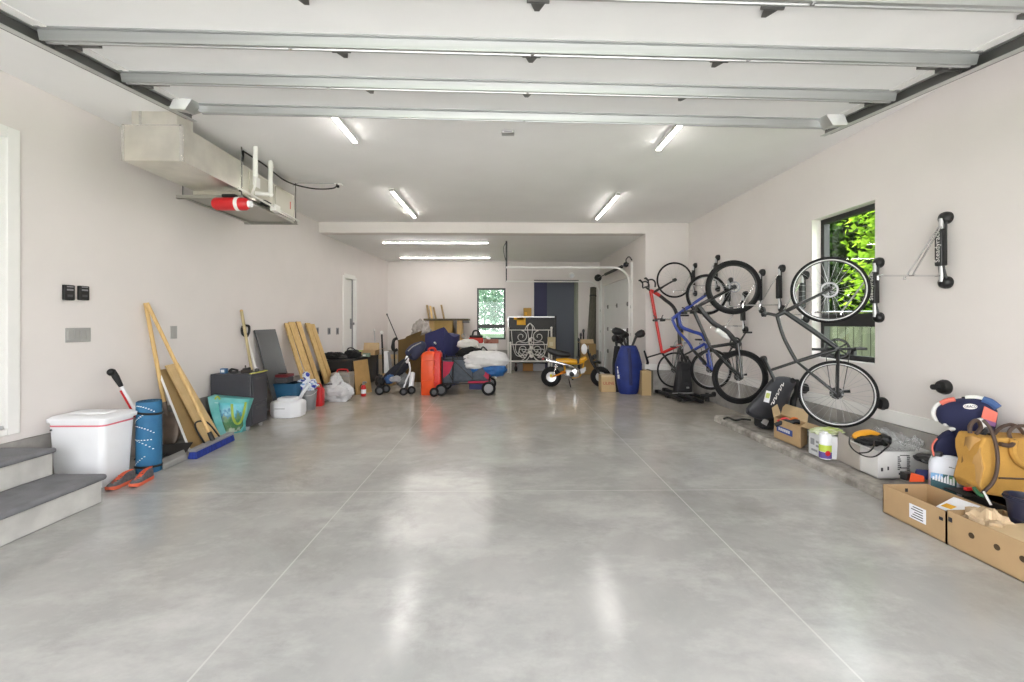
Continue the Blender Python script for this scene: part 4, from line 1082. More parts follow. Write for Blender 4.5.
o = thing('beige_toolbox', 'beige box with red handle standing under the black table', 'toolbox', (t0.x, 8.66, 0))
xa, xb = at(331, 380, 8.5).x, at(349.5, 380, 8.5).x; zt_ = at(340, 373, 8.5).z
MB().bb((xa, 8.48, 0), (xb, 8.78, zt_)).build('box_body', mat('beige_box', (.33, .30, .26), .6, var=.08), o, bevel=.01)
MB().bb((xa - .005, 8.475, zt_ - .06), (xb + .005, 8.785, zt_ - .05)).build('lid_seam', M_grey, o)
MB().tube(bez([((xa + xb) / 2 - .10, 8.62, zt_), ((xa + xb) / 2 - .08, 8.62, zt_ + .05), ((xa + xb) / 2 + .08, 8.62, zt_ + .05), ((xa + xb) / 2 + .10, 8.62, zt_)]), .013, 8).build('red_handle', M_red, o)
w0 = fl(345.5, 396)
o = thing('white_bundle', 'white cloth bundle with a blue edge right of the silver sack', 'cloth bundle', w0 + Vector((0, .1, 0)))
MB().blob((w0.x, w0.y + .10, .15), (.085, .09, .16), .2, 2.5, 8, 0).build('cloth', mat('white_cloth', (.72, .70, .66), .85), o)
MB().blob((w0.x + .05, w0.y + .05, .04), (.07, .06, .05), .2, 2.5, 9, 0, 20, 14).build('blue_edge', mat('blue_cloth', (.03, .12, .30), .8), o)

# black table with things on it
M_tbl = mat('black_table', (0.012, 0.012, 0.013), .42, var=.1)
tx0, tx1, ty0, ty1 = -3.58, -2.94, 8.83, 10.65
tz = at(354, 359.8, ty0).z
o = thing('black_table', 'black work table against the left wall in front of the white door', 'table', ((tx0 + tx1) / 2, (ty0 + ty1) / 2, 0))
MB().bb((tx0, ty0, tz - .035), (tx1, ty1, tz)).build('table_top', M_tbl, o, bevel=.006)
for x in (tx0 + .03, tx1 - .03):
    for y in (ty0 + .03, ty1 - .03): MB().bb((x - .025, y - .025, 0), (x + .025, y + .025, tz - .035)).build('leg', M_tbl, o)
MB().bb((tx0 + .02, ty0 + .03, tz - .20), (tx1 - .02, ty0 + .05, tz - .035)).bb((tx1 - .05, ty0 + .02, tz - .20), (tx1 - .03, ty1 - .02, tz - .035)).build('apron', M_tbl, o)
MB().bb((tx0 + .02, ty0 + .35, .05), (tx1 - .04, ty1 - .05, tz - .2)).build('back_panel', M_tbl, o)
p = at(333, 357, 9.0); p.z = tz
o = thing('black_jacket', 'crumpled black jacket at the left end of the black table', 'jacket', p)
MB().blob(p + Vector((0, .08, .05)), (.21, .14, .09), .35, 2.5, 21, tz).build('jacket_body', mat('black_cloth', (.012, .012, .013), .9, var=.3), o)
MB().blob(p + Vector((.17, .04, .035)), (.09, .08, .05), .3, 3, 4, tz, 20, 14).build('sleeve', mat('grey_black_cloth', (.05, .045, .045), .9), o)
p = at(351, 357, 9.25); p.z = tz
o = thing('black_bag', 'soft black bag in the middle of the black table', 'bag', p)
MB().blob(p + Vector((0, .1, .06)), (.16, .13, .10), .22, 2.2, 31, tz, power=.8).build('bag_body', mat('black_cloth', (0, 0, 0)), o)
MB().tube(bez([p + Vector((-.09, 0, .13)), p + Vector((-.04, -.03, .20)), p + Vector((.05, -.03, .20)), p + Vector((.10, 0, .13))]), .011, 6).build('bag_handle', M_black, o)
p = at(354, 351, 9.9); p.z = tz
o = thing('lime_folder', 'flat lime green packet behind the black bag on the table', 'packet', p)
MB().box(p + Vector((0, 0, .10)), (.30, .22, .03)).build('packet', mat('lime_packet', (.42, .45, .14), .6), o, bevel=.005)
MB().box(p + Vector((0, 0, .04)), (.26, .2, .08)).build('dark_base', M_black, o)
p = at(368.5, 353, 10.15); p.z = tz
o = thing('open_carton', 'open cardboard carton with raised flap on the far end of the black table', 'carton', p)
def carton(o, x0, y0, z0, x1, y1, z1, flaps, m=M_card, t=.006):
    MB().bb((x0, y0, z0), (x1, y1, z0 + t)).bb((x0, y0, z0), (x0 + t, y1, z1)).bb((x1 - t, y0, z0), (x1, y1, z1)).bb((x0, y0, z0), (x1, y0 + t, z1)).bb((x0, y1 - t, z0), (x1, y1, z1)).build('carton_body', m, o)
    for sd, ang, ln in flaps:
        c, s = math.cos(math.radians(ang)) * ln, math.sin(math.radians(ang)) * ln
        q = {'x-': [(x0, y1, z1), (x0, y0, z1), (x0 - c, y0 + .01, z1 + s), (x0 - c, y1 - .01, z1 + s)], 'x+': [(x1, y0, z1), (x1, y1, z1), (x1 + c, y1 - .01, z1 + s), (x1 + c, y0 + .01, z1 + s)],
             'y-': [(x0, y0, z1), (x1, y0, z1), (x1 - .01, y0 - c, z1 + s), (x0 + .01, y0 - c, z1 + s)], 'y+': [(x1, y1, z1), (x0, y1, z1), (x0 + .01, y1 + c, z1 + s), (x1 - .01, y1 + c, z1 + s)]}[sd]
        MB().plank(*q, t).build('flap', M_card2 if ang > 60 else m, o)
carton(o, p.x - .18, p.y - .12, tz, p.x + .18, p.y + .22, tz + .10, (('y+', 80, .16), ('x+', 15, .14)))
p2_ = at(366.5, 355, 9.6); p2_.z = tz
o = thing('green_box', 'small green tinted box in front of the open carton on the table', 'small box', p2_)
MB().bb(p2_ + Vector((-.07, -.06, 0)), p2_ + Vector((.07, .06, .075))).build('box_body', mat('sage_box', (.22, .29, .22), .6), o, bevel=.005)
MB().bb(p2_ + Vector((-.06, -.063, .02)), p2_ + Vector((.0, -.06, .05))).build('box_label', M_trim, o)
# cardboard sheet leaning on the table
board('cardboard_sheet', 'tan cardboard sheet leaning on the right front corner of the black table', 'cardboard', fl(356, 395), fl(372, 392), at(367.6, 359, 9.15), at(353.8, 361.2, 8.78), .012, mat('tan_sheet', (.44, .27, .10), .75, var=.1))
# fire extinguisher
e0 = fl(363.5, 396)
o = thing('fire_extinguisher', 'small red fire extinguisher on the floor before the tan cardboard sheet', 'fire extinguisher', e0)
he = at(363.5, 381.5, e0.y).z
MB().lathe([(.040, 0), (.046, .008), (.046, he * .62), (.035, he * .72), (.018, he * .78)], e0, seg=20).build('cylinder', M_red, o)
MB().lathe([(.047, he * .18), (.0475, he * .2), (.0475, he * .45), (.047, he * .47)], e0, seg=20).build('white_label', M_white, o)
MB().cyl(e0 + Vector((0, 0, he * .76)), e0 + Vector((0, 0, he * .9)), .022).bb(e0 + Vector((-.015, -.015, he * .88)), e0 + Vector((.06, .015, he))).build('valve', M_grey, o, bevel=.004)
MB().tube(bez([e0 + Vector((-.015, 0, he * .84)), e0 + Vector((-.055, -.01, he * .7)), e0 + Vector((-.055, -.01, he * .35))]), .008, 6).build('nozzle_hose', M_black, o)
# ------------------------------------------------------------------ back bay: the pile in the middle
def on(x, y, Y): return at(x, y, Y)
# poles in the back left corner
for lab, pa, pb, r in (('thin dark pole in the back left corner, longest and leaning right', at(387, 314.5, 12.9), at(403, 352, 12.2), .012),
                       ('white ended pole leaning on the left wall, left of the corner poles', at(374.2, 330, 11.3), at(376, 362, 11.0), .014),
                       ('short dark pole standing between the white ended pole and the corner', at(381.7, 333, 11.9), at(383, 362, 11.6), .022)):
    pb2 = Vector(pb); pb2 = pa + (pb - pa) * (pa.z / (pa.z - pb.z)); 
    o = thing('corner_pole', lab, 'pole', pb2)
    MB().cyl(pa, pb2, r, r * 1.2, 10).build('shaft', M_bmetal if 'dark' in lab else M_silver, o)
    MB().ball(pa, (r * 2, r * 2, r * 2.6)).build('pole_end', M_trim if 'white' in lab else M_dgrey, o)
# white boards and cartons behind the stroller
o = thing('white_board', 'white panel offcut leaning behind the stroller', 'board', fl(388, 381))
MB().plank(at(384, 374, 10.8), at(391, 375, 10.8), at(388.5, 351, 11.3), at(384, 351, 11.3), .02).plank(at(384, 380, 10.75), at(391, 380, 10.75), at(391, 374.8, 10.8), at(384, 374, 10.8), .02).build('panel', M_white, o)
o = thing('grey_board', 'grey slanted panel just right of the white panel offcut', 'board', fl(392, 381))
MB().plank(at(390.5, 381, 10.7), at(394, 381, 10.7), at(390, 352, 11.2), at(387.5, 352, 11.2), .02).build('panel', M_grey, o)
c0 = fl(387, 380)
o = thing('floor_carton', 'tan cardboard carton on the floor behind the stroller wheels', 'carton', c0)
carton(o, at(379, 380, 10.0).x, 10.0, 0, at(392, 380, 10.0).x, 10.35, .24, (('y-', 10, .12), ('x+', 30, .10)))
o = thing('beige_carton', 'pale beige carton standing behind the white panel offcut', 'carton', at(380, 365, 11.8) * Vector((1, 1, 0)) if False else Vector((-3.15, 11.9, 0)))
carton(o, -3.40, 11.7, 0, -2.85, 12.1, .42, (('y+', 75, .12), ('x-', 20, .12)), mat('pale_card', (.55, .47, .36), .8))
# crumpled stuff at the corner
o = thing('plastic_wrap', 'crumpled greyish plastic wrap on top of the brown cardboard', 'plastic wrap', at(421, 336, 11.0))
MB().blob(at(421.5, 332.5, 11.0), (.22, .15, .27), .45, 2.4, 17).build('wrap', mat('wrap_plastic', (.42, .38, .35), .25, var=.3, scale=9), o)

# brown moving cardboard with a black hook handle
M_brown = mat('olive_brown_card', (0.155, 0.095, 0.032), .85, var=.15, scale=5)
o = thing('brown_carton', 'tall olive brown cardboard box behind the stroller', 'carton', fl(408, 381))
xa, xb, yb = at(398, 370, 10.6).x, at(425, 370, 10.6).x, 10.6
zt = at(400, 340, yb).z; zt2 = at(424, 333, yb + .5).z
MB().hexa([(xa, yb, 0), (xb, yb, 0), (xb, yb + .7, 0), (xa, yb + .7, 0)], [(xa, yb, zt), (xb, yb, zt + .12), (xb, yb + .7, zt + .16), (xa, yb + .7, zt)]).build('box_body', M_brown, o, bevel=.01)
MB().plank((xa + .12, yb - .002, zt - .02), (xa + .52, yb - .002, zt + .10), (xa + .56, yb - .02, zt + .22), (xa + .2, yb - .02, zt + .08), .012).build('flap', M_brown, o)
hk = [at(396.5, 338.5, 10.5), at(394, 340, 10.45), at(393, 344, 10.42), at(392.5, 348, 10.42), at(394.5, 350.5, 10.45), at(397, 349.5, 10.5)]
o = thing('black_hook', 'black curved hook handle left of the brown cardboard box', 'hook', fl(394, 381))
MB().tube(bez(hk), .035, 8).build('hook', M_black, o)
MB().cyl(hk[1], Vector((hk[1].x, hk[1].y + .1, 0)), .018).build('post', M_black, o)

# folded stroller
sl = thing('stroller', 'folded black and navy stroller with grey wheels before the brown cardboard box', 'stroller', fl(396, 394))
Ys = 9.0
M_sf = mat('stroller_fabric', (0.016, 0.018, 0.03), .85, var=.25, scale=20)
M_scan = mat('stroller_canopy', (0.042, 0.05, 0.10), .8, var=.2)
def lump(ptsL, r):
    return MB().tube(bez(ptsL, 6), r, 12)
seat = [at(384, 382, 9.1), at(393, 375, 9.15), at(402, 367, 9.2), at(408, 360, 9.25)]
MB().tube(bez(seat, 6), [.05, .08, .10, .11, .12, .12, .13, .13, .13, .13, .13, .12, .12, .11, .11, .10, .09, .08, .05], 14).build('seat_fabric', M_sf, sl)
can = [at(409, 358, 9.2), at(414, 352, 9.25), at(420, 347, 9.3), at(425, 343, 9.3)]
MB().tube(bez(can, 6), [.04, .10, .13, .14, .15, .15, .15, .15, .15, .14, .14, .13, .12, .11, .10, .09, .08, .06, .03], 14).build('canopy', M_scan, sl)
MB().tube(bez([at(408, 351, 9.05), at(413, 346.5, 9.05), at(421, 342.5, 9.05)]), .012, 6).build('canopy_piping', M_silver, sl)
MB().tube(bez([at(389, 384, 8.95), at(397, 372, 8.9), at(405, 361, 8.9), at(411, 354, 9.0)]), .014, 8).build('frame_rail', M_bmetal, sl)
MB().tube(bez([at(403, 390, 8.85), at(406, 381, 8.85), at(410, 371, 8.9), at(409, 362, 9.0)]), .016, 8).build('white_leg', M_white, sl)
MB().tube(bez([at(411, 387, 8.9), at(412, 378, 8.9), at(412.5, 373, 8.95)]), .05, 8).build('white_guard', M_white, sl)
MB().ball(at(407, 359.5, 8.95), (.04, .04, .075)).build('white_hub', M_white, sl)
MB().blob(at(390, 379, 8.95), (.10, .09, .09), .2, 2, 3).build('blue_pouch', mat('blue_pouch', (.03, .09, .24), .7), sl)
MB().blob(at(396, 379, 8.9), (.13, .1, .06), .25, 2.5, 6).build('grey_cushion', mat('grey_cushion', (.35, .36, .38), .8), sl)
MB().blob(at(404, 381, 8.95), (.12, .12, .14), .25, 2.5, 16).build('basket', mat('stroller_basket', (.12, .125, .13), .8), sl)
MB().blob(at(380, 381, 9.1), (.09, .12, .12), .3, 2.5, 26).build('foot_muff', M_black, sl)
def small_wheel(parent, c, r, w, name='wheel', ax=(1, .25, 0), tread=M_rubber, hubm=M_grey):
    wl_ = MB().ring(c, ax, r - w * .45, w * .45, 28, 10).build(name, tread, parent)
    a = Vector(ax).normalized()
    MB().lathe([(.2 * r, -w * .35), (.62 * r, -w * .3), (.66 * r, 0), (.62 * r, w * .3), (.2 * r, w * .35)], c, a, 20).build('hub', hubm, wl_)
    sp_ = MB()
    q = a.to_track_quat('Z', 'Y')
    for k in range(5):
        an = 2 * PI * k / 5
        v = q @ Vector((math.cos(an), math.sin(an), 0))
        sp_.cyl(c + v * r * .15, c + v * r * .8, w * .14, seg=6)
    sp_.build('spokes', hubm, wl_)
    return wl_
for (x, y, Y, r) in ((379.5, 391, 8.75, .088), (386, 388, 9.0, .085), (403.5, 392, 8.7, .075), (411.5, 389, 8.85, .08)):
    c = at(x, y, Y); c.z = r
    small_wheel(sl, c, r, .05, ax=(.35, -1, 0), hubm=M_dgrey)

# navy cover draped over a bulky piece
M_ncov = mat('navy_cover', (0.030, 0.034, 0.125), .7, var=.12, scale=3)
o = thing('covered_chair', 'bulky piece draped in a navy blue cover behind the orange case', 'covered furniture', fl(444, 385))
f0, f1, f2 = at(425, 370, 9.9), at(444, 372, 9.7), at(459, 368, 10.3)
zz = lambda x, y, Y: at(x, y, Y).z
ringb = [(f0.x, f0.y, 0), (f1.x, f1.y, 0), (f2.x, f2.y, 0), (f2.x - .05, f2.y + .7, 0), (f0.x, f0.y + .85, 0)]
def grid(corners_fn, nu, nv, m, name, par, **k):
    vs = [corners_fn(i / nu, j / nv) for j in range(nv + 1) for i in range(nu + 1)]
    fs = [(j * (nu + 1) + i, j * (nu + 1) + i + 1, (j + 1) * (nu + 1) + i + 1, (j + 1) * (nu + 1) + i) for j in range(nv) for i in range(nu)]
    return MB().add(vs, fs).build(name, m, par, **k)
tops = [at(423.5, 334, 9.9).z, at(443.5, 327, 9.7).z, at(461, 335.5, 10.25).z, at(461, 335.5, 10.25).z, at(424, 334, 9.9).z]
mbc = MB()
rings = []
for t in (0, .04, .3, .6, .85, 1.0):
    r_ = []
    for i in range(5):
        a, b = Vector(ringb[i]), Vector(ringb[(i + 1) % 5])
        for k in range(8):
            s = k / 8; p = a.lerp(b, s); zt_ = tops[i] + (tops[(i + 1) % 5] - tops[i]) * s
            if i == 1: zt_ -= .10 * math.sin(s * PI) * (1 if s > .3 else s / .3)
            q = Vector((p.x, p.y, zt_ * t))
            q.x += .012 * noise.noise(Vector((s * 9 + i, t * 1.2, 3))); q.y += .02 * noise.noise(Vector((s * 9 + i, t * 1.2, 9))) 
            r_.append(q)
    rings.append(r_)
cen = sum((p for p in rings[-1]), Vector()) / 40
rings.append([cen.lerp(p, .55) + Vector((0, 0, .02)) for p in rings[-1]])
rings.append([cen.lerp(p, .1) + Vector((0, 0, .03)) for p in rings[-2]])
loft(mbc, rings).build('navy_cover', M_ncov, o, smooth=50)
MB().cyl((f1.x - .19, f1.y - .06, tops[1] - .33), (f1.x - .19, f1.y + .1, tops[1] - .36), .02).build('white_button', M_trim, o)
MB().tube(bez([(f1.x - .19, f1.y - .05, tops[1] - .34), (f1.x - .24, f1.y - .05, tops[1] - .5), (f1.x - .22, f1.y - .05, tops[1] - .62)]), .012, 6).build('drawcord', M_navy, o)
p = at(463.5, 336, 10.2)
MB().ring(p, (1, -1, .3), .045, .012, 20, 8).build('grey_strap_ring', M_silver, o)

# orange case
o = thing('orange_case', 'upright bright orange plastic case with top handle left of the wagon', 'case', fl(430, 395))
M_or = mat('orange_plastic', (0.82, 0.085, 0.012), .38, var=.06)
M_or2 = mat('red_orange_plastic', (0.70, 0.03, 0.015), .4)
b0 = fl(421, 396); Y0 = 8.72
xa, xb = at(420.8, 380, Y0).x, at(434.5, 380, Y0).x; xc = at(441.5, 380, Y0 + .12).x; zt = at(428, 353, Y0).z
poly = [(xa, .0), (xb - .02, 0), (xb - .02, zt * .0)]
loft(MB(), [lift(rr(xa + .01, Y0, xb, Y0 + .16, .025), 0), lift(rr(xa, Y0 - .01, xb, Y0 + .16, .03), .03), lift(rr(xa, Y0 - .01, xb, Y0 + .16, .03), zt - .05), lift(rr(xa + .03, Y0 + .0, xb, Y0 + .16, .03), zt), lift(rr(xa + .10, Y0 + .02, xb - .03, Y0 + .15, .03), zt + .03)]).build('front_shell', M_or, o)
loft(MB(), [lift(rr(xb - .06, Y0 + .02, xc, Y0 + .26, .03), 0), lift(rr(xb - .06, Y0 + .01, xc, Y0 + .27, .03), .03), lift(rr(xb - .06, Y0 + .01, xc, Y0 + .27, .03), zt - .02), lift(rr(xb - .05, Y0 + .03, xc - .03, Y0 + .25, .03), zt + .03)]).build('back_shell', M_or2, o)
MB().tube(bez([(xa + .13, Y0 + .08, zt - .01), (xa + .15, Y0 + .08, zt + .075), (xb - .02, Y0 + .09, zt + .085), (xb + .02, Y0 + .10, zt)]), .024, 10).build('case_handle', M_or2, o)
for k in range(5):
    MB().bb((xb - .015, Y0 - .015, zt * (.12 + .17 * k)), (xb + .03, Y0 + .03, zt * (.16 + .17 * k))).build('latch', M_or2, o, bevel=.006)
MB().tube([(xa + .02, Y0 - .013, zt * .34), (xb - .03, Y0 - .013, zt * .34)], .008, 6).tube([(xa + .02, Y0 - .013, zt * .82), (xb - .03, Y0 - .013, zt * .82)], .008, 6).build('shell_rib', M_or, o)

# folding wagon
wg = thing('folding_wagon', 'grey and crimson fabric folding wagon under the white comforter', 'wagon', fl(465, 395))
M_wg = mat('wagon_grey', (0.085, 0.10, 0.125), .85, var=.2, scale=15)
M_wr = mat('wagon_crimson', (0.42, 0.015, 0.055), .7, var=.12)
wy0, wy1 = 8.75, 9.35
wx0, wx1 = at(442, 380, wy0).x, at(489, 380, wy0).x
zb, zt = at(460, 381, wy0).z, at(460, 360, wy0).z
def panel(x0, x1, z0, z1, name, m, y=wy0, bow=.03, t=.02):
    def fn(u, v): return Vector((x0 + (x1 - x0) * u, y - bow * math.sin(u * PI) * math.sin(v * PI) + .008 * noise.noise(Vector((u * 6, v * 5, x0))), z0 + (z1 - z0) * v))
    return grid(fn, 10, 8, m, name, wg, solid=t)
xm1, xm2 = at(453, 370, wy0).x, at(473, 370, wy0).x
panel(wx0, xm1, zb, zt, 'front_side_panel', M_wg); panel(xm1, xm2, zb - .02, zt + .03, 'middle_side_panel', M_wg, bow=.05); panel(xm2, wx1, zb, zt, 'rear_side_panel', M_wg)
panel(wx0, wx1, zb, zt, 'far_side_panel', M_wg, y=wy1, bow=-.03)
MB().plank(at(443, 378.5, wy0 - .045), at(449, 373.5, wy0 - .05), at(454, 362, wy0 - .05), at(443, 361.5, wy0 - .045), .012).build('crimson_corner', M_wr, wg)
MB().plank(at(476, 369, wy0 - .03), at(488, 380, wy0 - .03), at(491, 375, wy0 - .03), at(480, 365, wy0 - .03), .01).build('crimson_side_pocket', M_wr, wg)
MB().bb((wx0, wy0, zb - .03), (wx1, wy1, zb)).build('wagon_floor', M_wg, wg)
MB().bb((at(468, 380, wy0).x, wy0 - .02, zb - .05), (wx1 + .02, wy0 + .4, zb - .0)).build('crimson_base', M_wr, wg, bevel=.01)
MB().bb((at(469, 380, wy0).x, wy0 + .0, zb - .17), (at(485, 380, wy0).x, wy0 + .35, zb - .05)).build('navy_tray', M_navy, wg, bevel=.02)
for y in (wy0 - .02, wy1 + .02):
    fr = MB()
    fr.tube([(wx0 + .02, y, zb - .12), (wx0 + .0, y, zt + .06)], .014, 8).tube([(wx1 + .0, y, zb - .14), (wx1 + .02, y, zt + .04)], .014, 8).tube([(wx0, y, zb - .05), (wx1, y, zb - .05)], .012, 8)
    fr.tube([(wx0 + .0, y, zt + .02), (wx1 + .02, y, zt + .02)], .010, 6).tube([(xm1, y - .01, zb - .04), (xm1, y - .01, zt + .06)], .013, 8).tube([(wx0, y - .015, zt), (xm1, y - .015, zb + .02)], .009, 6).tube([(xm1 + .02, y - .04, zt), (xm2, y - .04, zb + .05)], .008, 6)
    fr.build('tube_frame', M_bmetal, wg)

MB().cyl((wx0, wy0 - .1, .11), (wx0, wy1 + .1, .11), .014).cyl((wx1, wy0 - .08, .12), (wx1, wy1 + .08, .12), .014).build('axle', M_bmetal, wg)
for x, y, r in ((at(441, 390, 8.62).x, 8.63, .115), (at(434.5, 390, 8.6).x, 8.55, .085), (at(488.5, 390, 8.65).x, 8.66, .135), (wx0, wy1 + .1, .11), (wx1, wy1 + .1, .13)):
    small_wheel(wg, Vector((x, y, r)), r, .055, ax=(.12, -1, 0), hubm=M_grey if x > 0 or r > .12 else M_dgrey)
# blue bag, comforter, pillow on the wagon
M_quilt = mat('white_quilt', (0.72, 0.715, 0.72), .9, var=.06, scale=12, bump=.5, bscale=9)
p = at(493, 369, 8.85)
o = thing('blue_sack', 'blue nylon sack hanging over the right end of the wagon', 'sack', p)
MB().blob(p, (.27, .18, .15), .18, 2.0, 41).build('sack_body', mat('blue_nylon', (.018, .12, .36), .45, var=.2), o)
MB().blob(p + Vector((-.34, -.06, .05)), (.13, .10, .13), .2, 2.2, 42).build('sack_fold', mat('blue_nylon', (0, 0, 0)), o)
p = at(485, 360, 8.85)
o = thing('comforter', 'white comforter folded over the wagon above the blue sack', 'bedding', p)
MB().blob(p + Vector((.02, 0, .02)), (.43, .28, .16), .16, 2.1, 51, power=.85).blob(p + Vector((-.20, -.05, -.08)), (.20, .18, .09), .15, 2.2, 52, power=.9).build('quilt', M_quilt, o)
MB().blob(at(473, 364, 8.85), (.06, .05, .03), .2, 3, 9).build('pink_patch', mat('pink_cloth', (.75, .48, .52), .9), o)
p = at(468, 344.5, 9.9)
o = thing('pillow', 'off white pillow lying between the navy cover and the white table', 'pillow', p)
MB().blob(p, (.24, .19, .115), .12, 1.8, 61, power=.85).build('pillow_body', mat('pillow_cloth', (.66, .64, .60), .9, var=.05), o)
MB().tube(bez([at(476, 345, 9.8), at(478.5, 349, 9.78), at(479, 355, 9.8)]), .035, 8).build('hanging_corner', mat('pillow_cloth', (0, 0, 0)), o)
o = thing('black_duffel', 'black bag under the pillow at the back of the wagon', 'bag', Vector((p.x, 9.75, zt)))
MB().blob(at(470, 354, 9.75), (.30, .22, .15), .25, 2.2, 66).build('duffel_body', mat('black_cloth', (0, 0, 0)), o)
MB().tube(bez([at(480, 352, 9.7), at(483, 347, 9.7), at(488, 351.5, 9.7)]), .018, 6).build('strap', M_black, o)
# white table with red tool case
o = thing('white_table', 'white topped side table below the back window', 'table', fl(490, 374))
xa, xb = at(477, 350, 11.3).x, at(497.5, 350, 11.3).x; zt = at(490, 343.5, 11.3).z
MB().bb((xa, 11.3, zt - .16), (xb, 11.9, zt)).build('table_top', M_trim, o, bevel=.006)
for x in (xa + .04, xb - .04):
    for y in (11.34, 11.86): MB().bb((x - .025, y - .025, 0), (x + .025, y + .025, zt - .16)).build('leg', M_trim, o)
p = at(474, 340.5, 11.2)
tz2 = zt
p = Vector((at(476.5, 340, 11.5).x, 11.5, tz2))
o = thing('tool_case', 'red and black portable tool case with loop handle on the white table', 'tool case', p)
s_ = .16
MB().bb(p + Vector((-.19, -.1, 0)), p + Vector((.17, .1, .14))).build('case_body', mat('scarlet', (.62, .03, .015), .4), o, bevel=.025)
MB().bb(p + Vector((-.17, -.09, .135)), p + Vector((.16, .09, .20))).build('case_lid', M_black, o, bevel=.025)
MB().tube(bez([p + Vector((-.10, 0, .18)), p + Vector((-.07, 0, .30)), p + Vector((.05, 0, .30)), p + Vector((.09, 0, .18))]), .022, 8).build('loop_handle', M_black, o)
p = Vector((at(489, 340, 11.45).x, 11.45, tz2))
o = thing('brick_red_box', 'flat brick red patterned box right of the red tool case', 'box', p)
MB().bb(p + Vector((-.12, -.12, 0)), p + Vector((.24, .12, .10))).build('box_body', mat('brick_red', (.26, .055, .035), .7, var_col=(.42, .20, .15), scale=14), o, bevel=.006)
MB().box(p + Vector((-.02, -.05, .13)), (.12, .06, .05), R=Matrix.Rotation(.5, 3, 'Y')).build('white_packet', M_white, o)

# wooden workbench on the back wall with stacked offcuts
wb = thing('workbench', 'wooden workbench with dark top against the back wall', 'workbench', Vector((at(446, 340, 12.9).x, 12.9, 0)))
xa, xb = at(423.5, 320, 12.6).x, at(468.5, 320, 12.6).x; zt = at(446, 318.6, 12.6).z
MB().bb((xa, 12.6, zt - .055), (xb, 13.25, zt)).build('bench_top', mat('dark_bench_top', (.10, .075, .035), .6, var=.3), wb, bevel=.004)
xl, xr_ = at(430, 330, 12.75).x, at(462, 330, 12.75).x
MB().bb((xl, 12.75, .05), (at(452.5, 330, 12.75).x, 13.0, zt - .055)).build('front_panel', mat('ochre_ply', (.52, .35, .11), .6, var=.08), wb)
for x in (xl + .05, at(459.5, 330, 12.75).x):
    MB().bb((x - .07, 12.72, 0), (x + .07, 13.2, zt - .055)).build('bench_leg', M_pine, wb)
MB().bb((xr_ - .02, 12.95, zt - .12), (xb - .02, 13.2, zt - .055)).build('shelf_bracket', M_grey, wb)
for lab, x0, y0, x1, y1, w in (('dark edged offcut at the left end of the workbench', 427, 305, 429, 318.6, .05), ('pale offcut second from left on the workbench', 430.2, 306, 432, 318.6, .055), ('slanted dark pine offcut third from left on the workbench', 433.5, 307, 436, 318.6, .05), ('single offcut standing apart on the right of the workbench', 441.3, 305, 444, 318.6, .055)):
    a, b = at(x1, y1, 13.0), at(x0, y0, 13.22); a.z = zt
    o = thing('wood_offcut', lab, 'offcut', a)
    MB().plank(a + Vector((-w / 2, 0, 0)), a + Vector((w / 2, 0, 0)), b + Vector((w / 2, 0, 0)), b + Vector((-w / 2, 0, 0)), .05).build('offcut_face', wood('brown_wood', (.30, .20, .07), (.18, .115, .04)) if 'dark' in lab or 'apart' in lab else M_pine, o, bevel=.003)
    MB().bb(b + Vector((-w / 2, .0, .0005)), b + Vector((w / 2, .05, .004))).build('sawn_end', MATS['end_grain'], o)

# black board with sticky notes, white scrolled bed frames
M_iron = mat('white_iron', (0.80, 0.785, 0.75), .4, var=.04)
HBY = 12.55
zb_, zt = .45, at(530, 317.5, HBY + .25).z
xa, xb = at(507.5, 320, HBY + .25).x, at(556, 320, HBY + .25).x
bb_ = thing('black_board', 'black framed board with yellow notes behind the white bed frame', 'board', Vector(((xa + xb) / 2, HBY + .25, 0)))
MB().bb((xa + .03, HBY + .24, .25), (xb, HBY + .28, zt)).build('board_face', mat('blackboard', (.022, .021, .020), .5, var=.15), bb_)
MB().bb((xa, HBY + .22, zt), (xb, HBY + .29, zt + .03)).bb((xa, HBY + .22, .02), (xa + .035, HBY + .29, zt)).build('silver_frame', M_silver, bb_)
MB().bb((xb - .035, HBY + .215, .02), (xb + .01, HBY + .295, zt + .04)).build('black_post', M_black, bb_)
M_yel = mat('yellow_note', (.80, .42, .02), .6)
MB().bb((at(514, 320, HBY).x, HBY + .2, at(514, 319.8, HBY + .2).z), (at(524, 320, HBY).x, HBY + .215, zt)).bb((at(517, 320, HBY).x, HBY + .2, at(514, 325, HBY + .2).z), (at(526, 320, HBY).x, HBY + .22, zt - .01)).build('yellow_note', M_yel, bb_)
p = at(527.5, 313, HBY + .26)
o = thing('amber_box', 'small amber box sitting on top edge of the black board', 'small box', Vector((p.x, HBY + .26, zt + .03)))
MB().bb((at(523.5, 313, HBY + .2).x, HBY + .18, zt + .03), (at(531.5, 313, HBY + .2).x, HBY + .32, at(527, 308, HBY + .2).z)).build('box_body', mat('amber_box', (.46, .25, .025), .5), o, bevel=.006)
MB().bb((at(524.5, 313, HBY + .2).x, HBY + .175, zt + .06), (at(527, 313, HBY + .2).x, HBY + .18, zt + .15)).build('box_label', M_yel, o)
p = at(551.5, 343, HBY - .1)
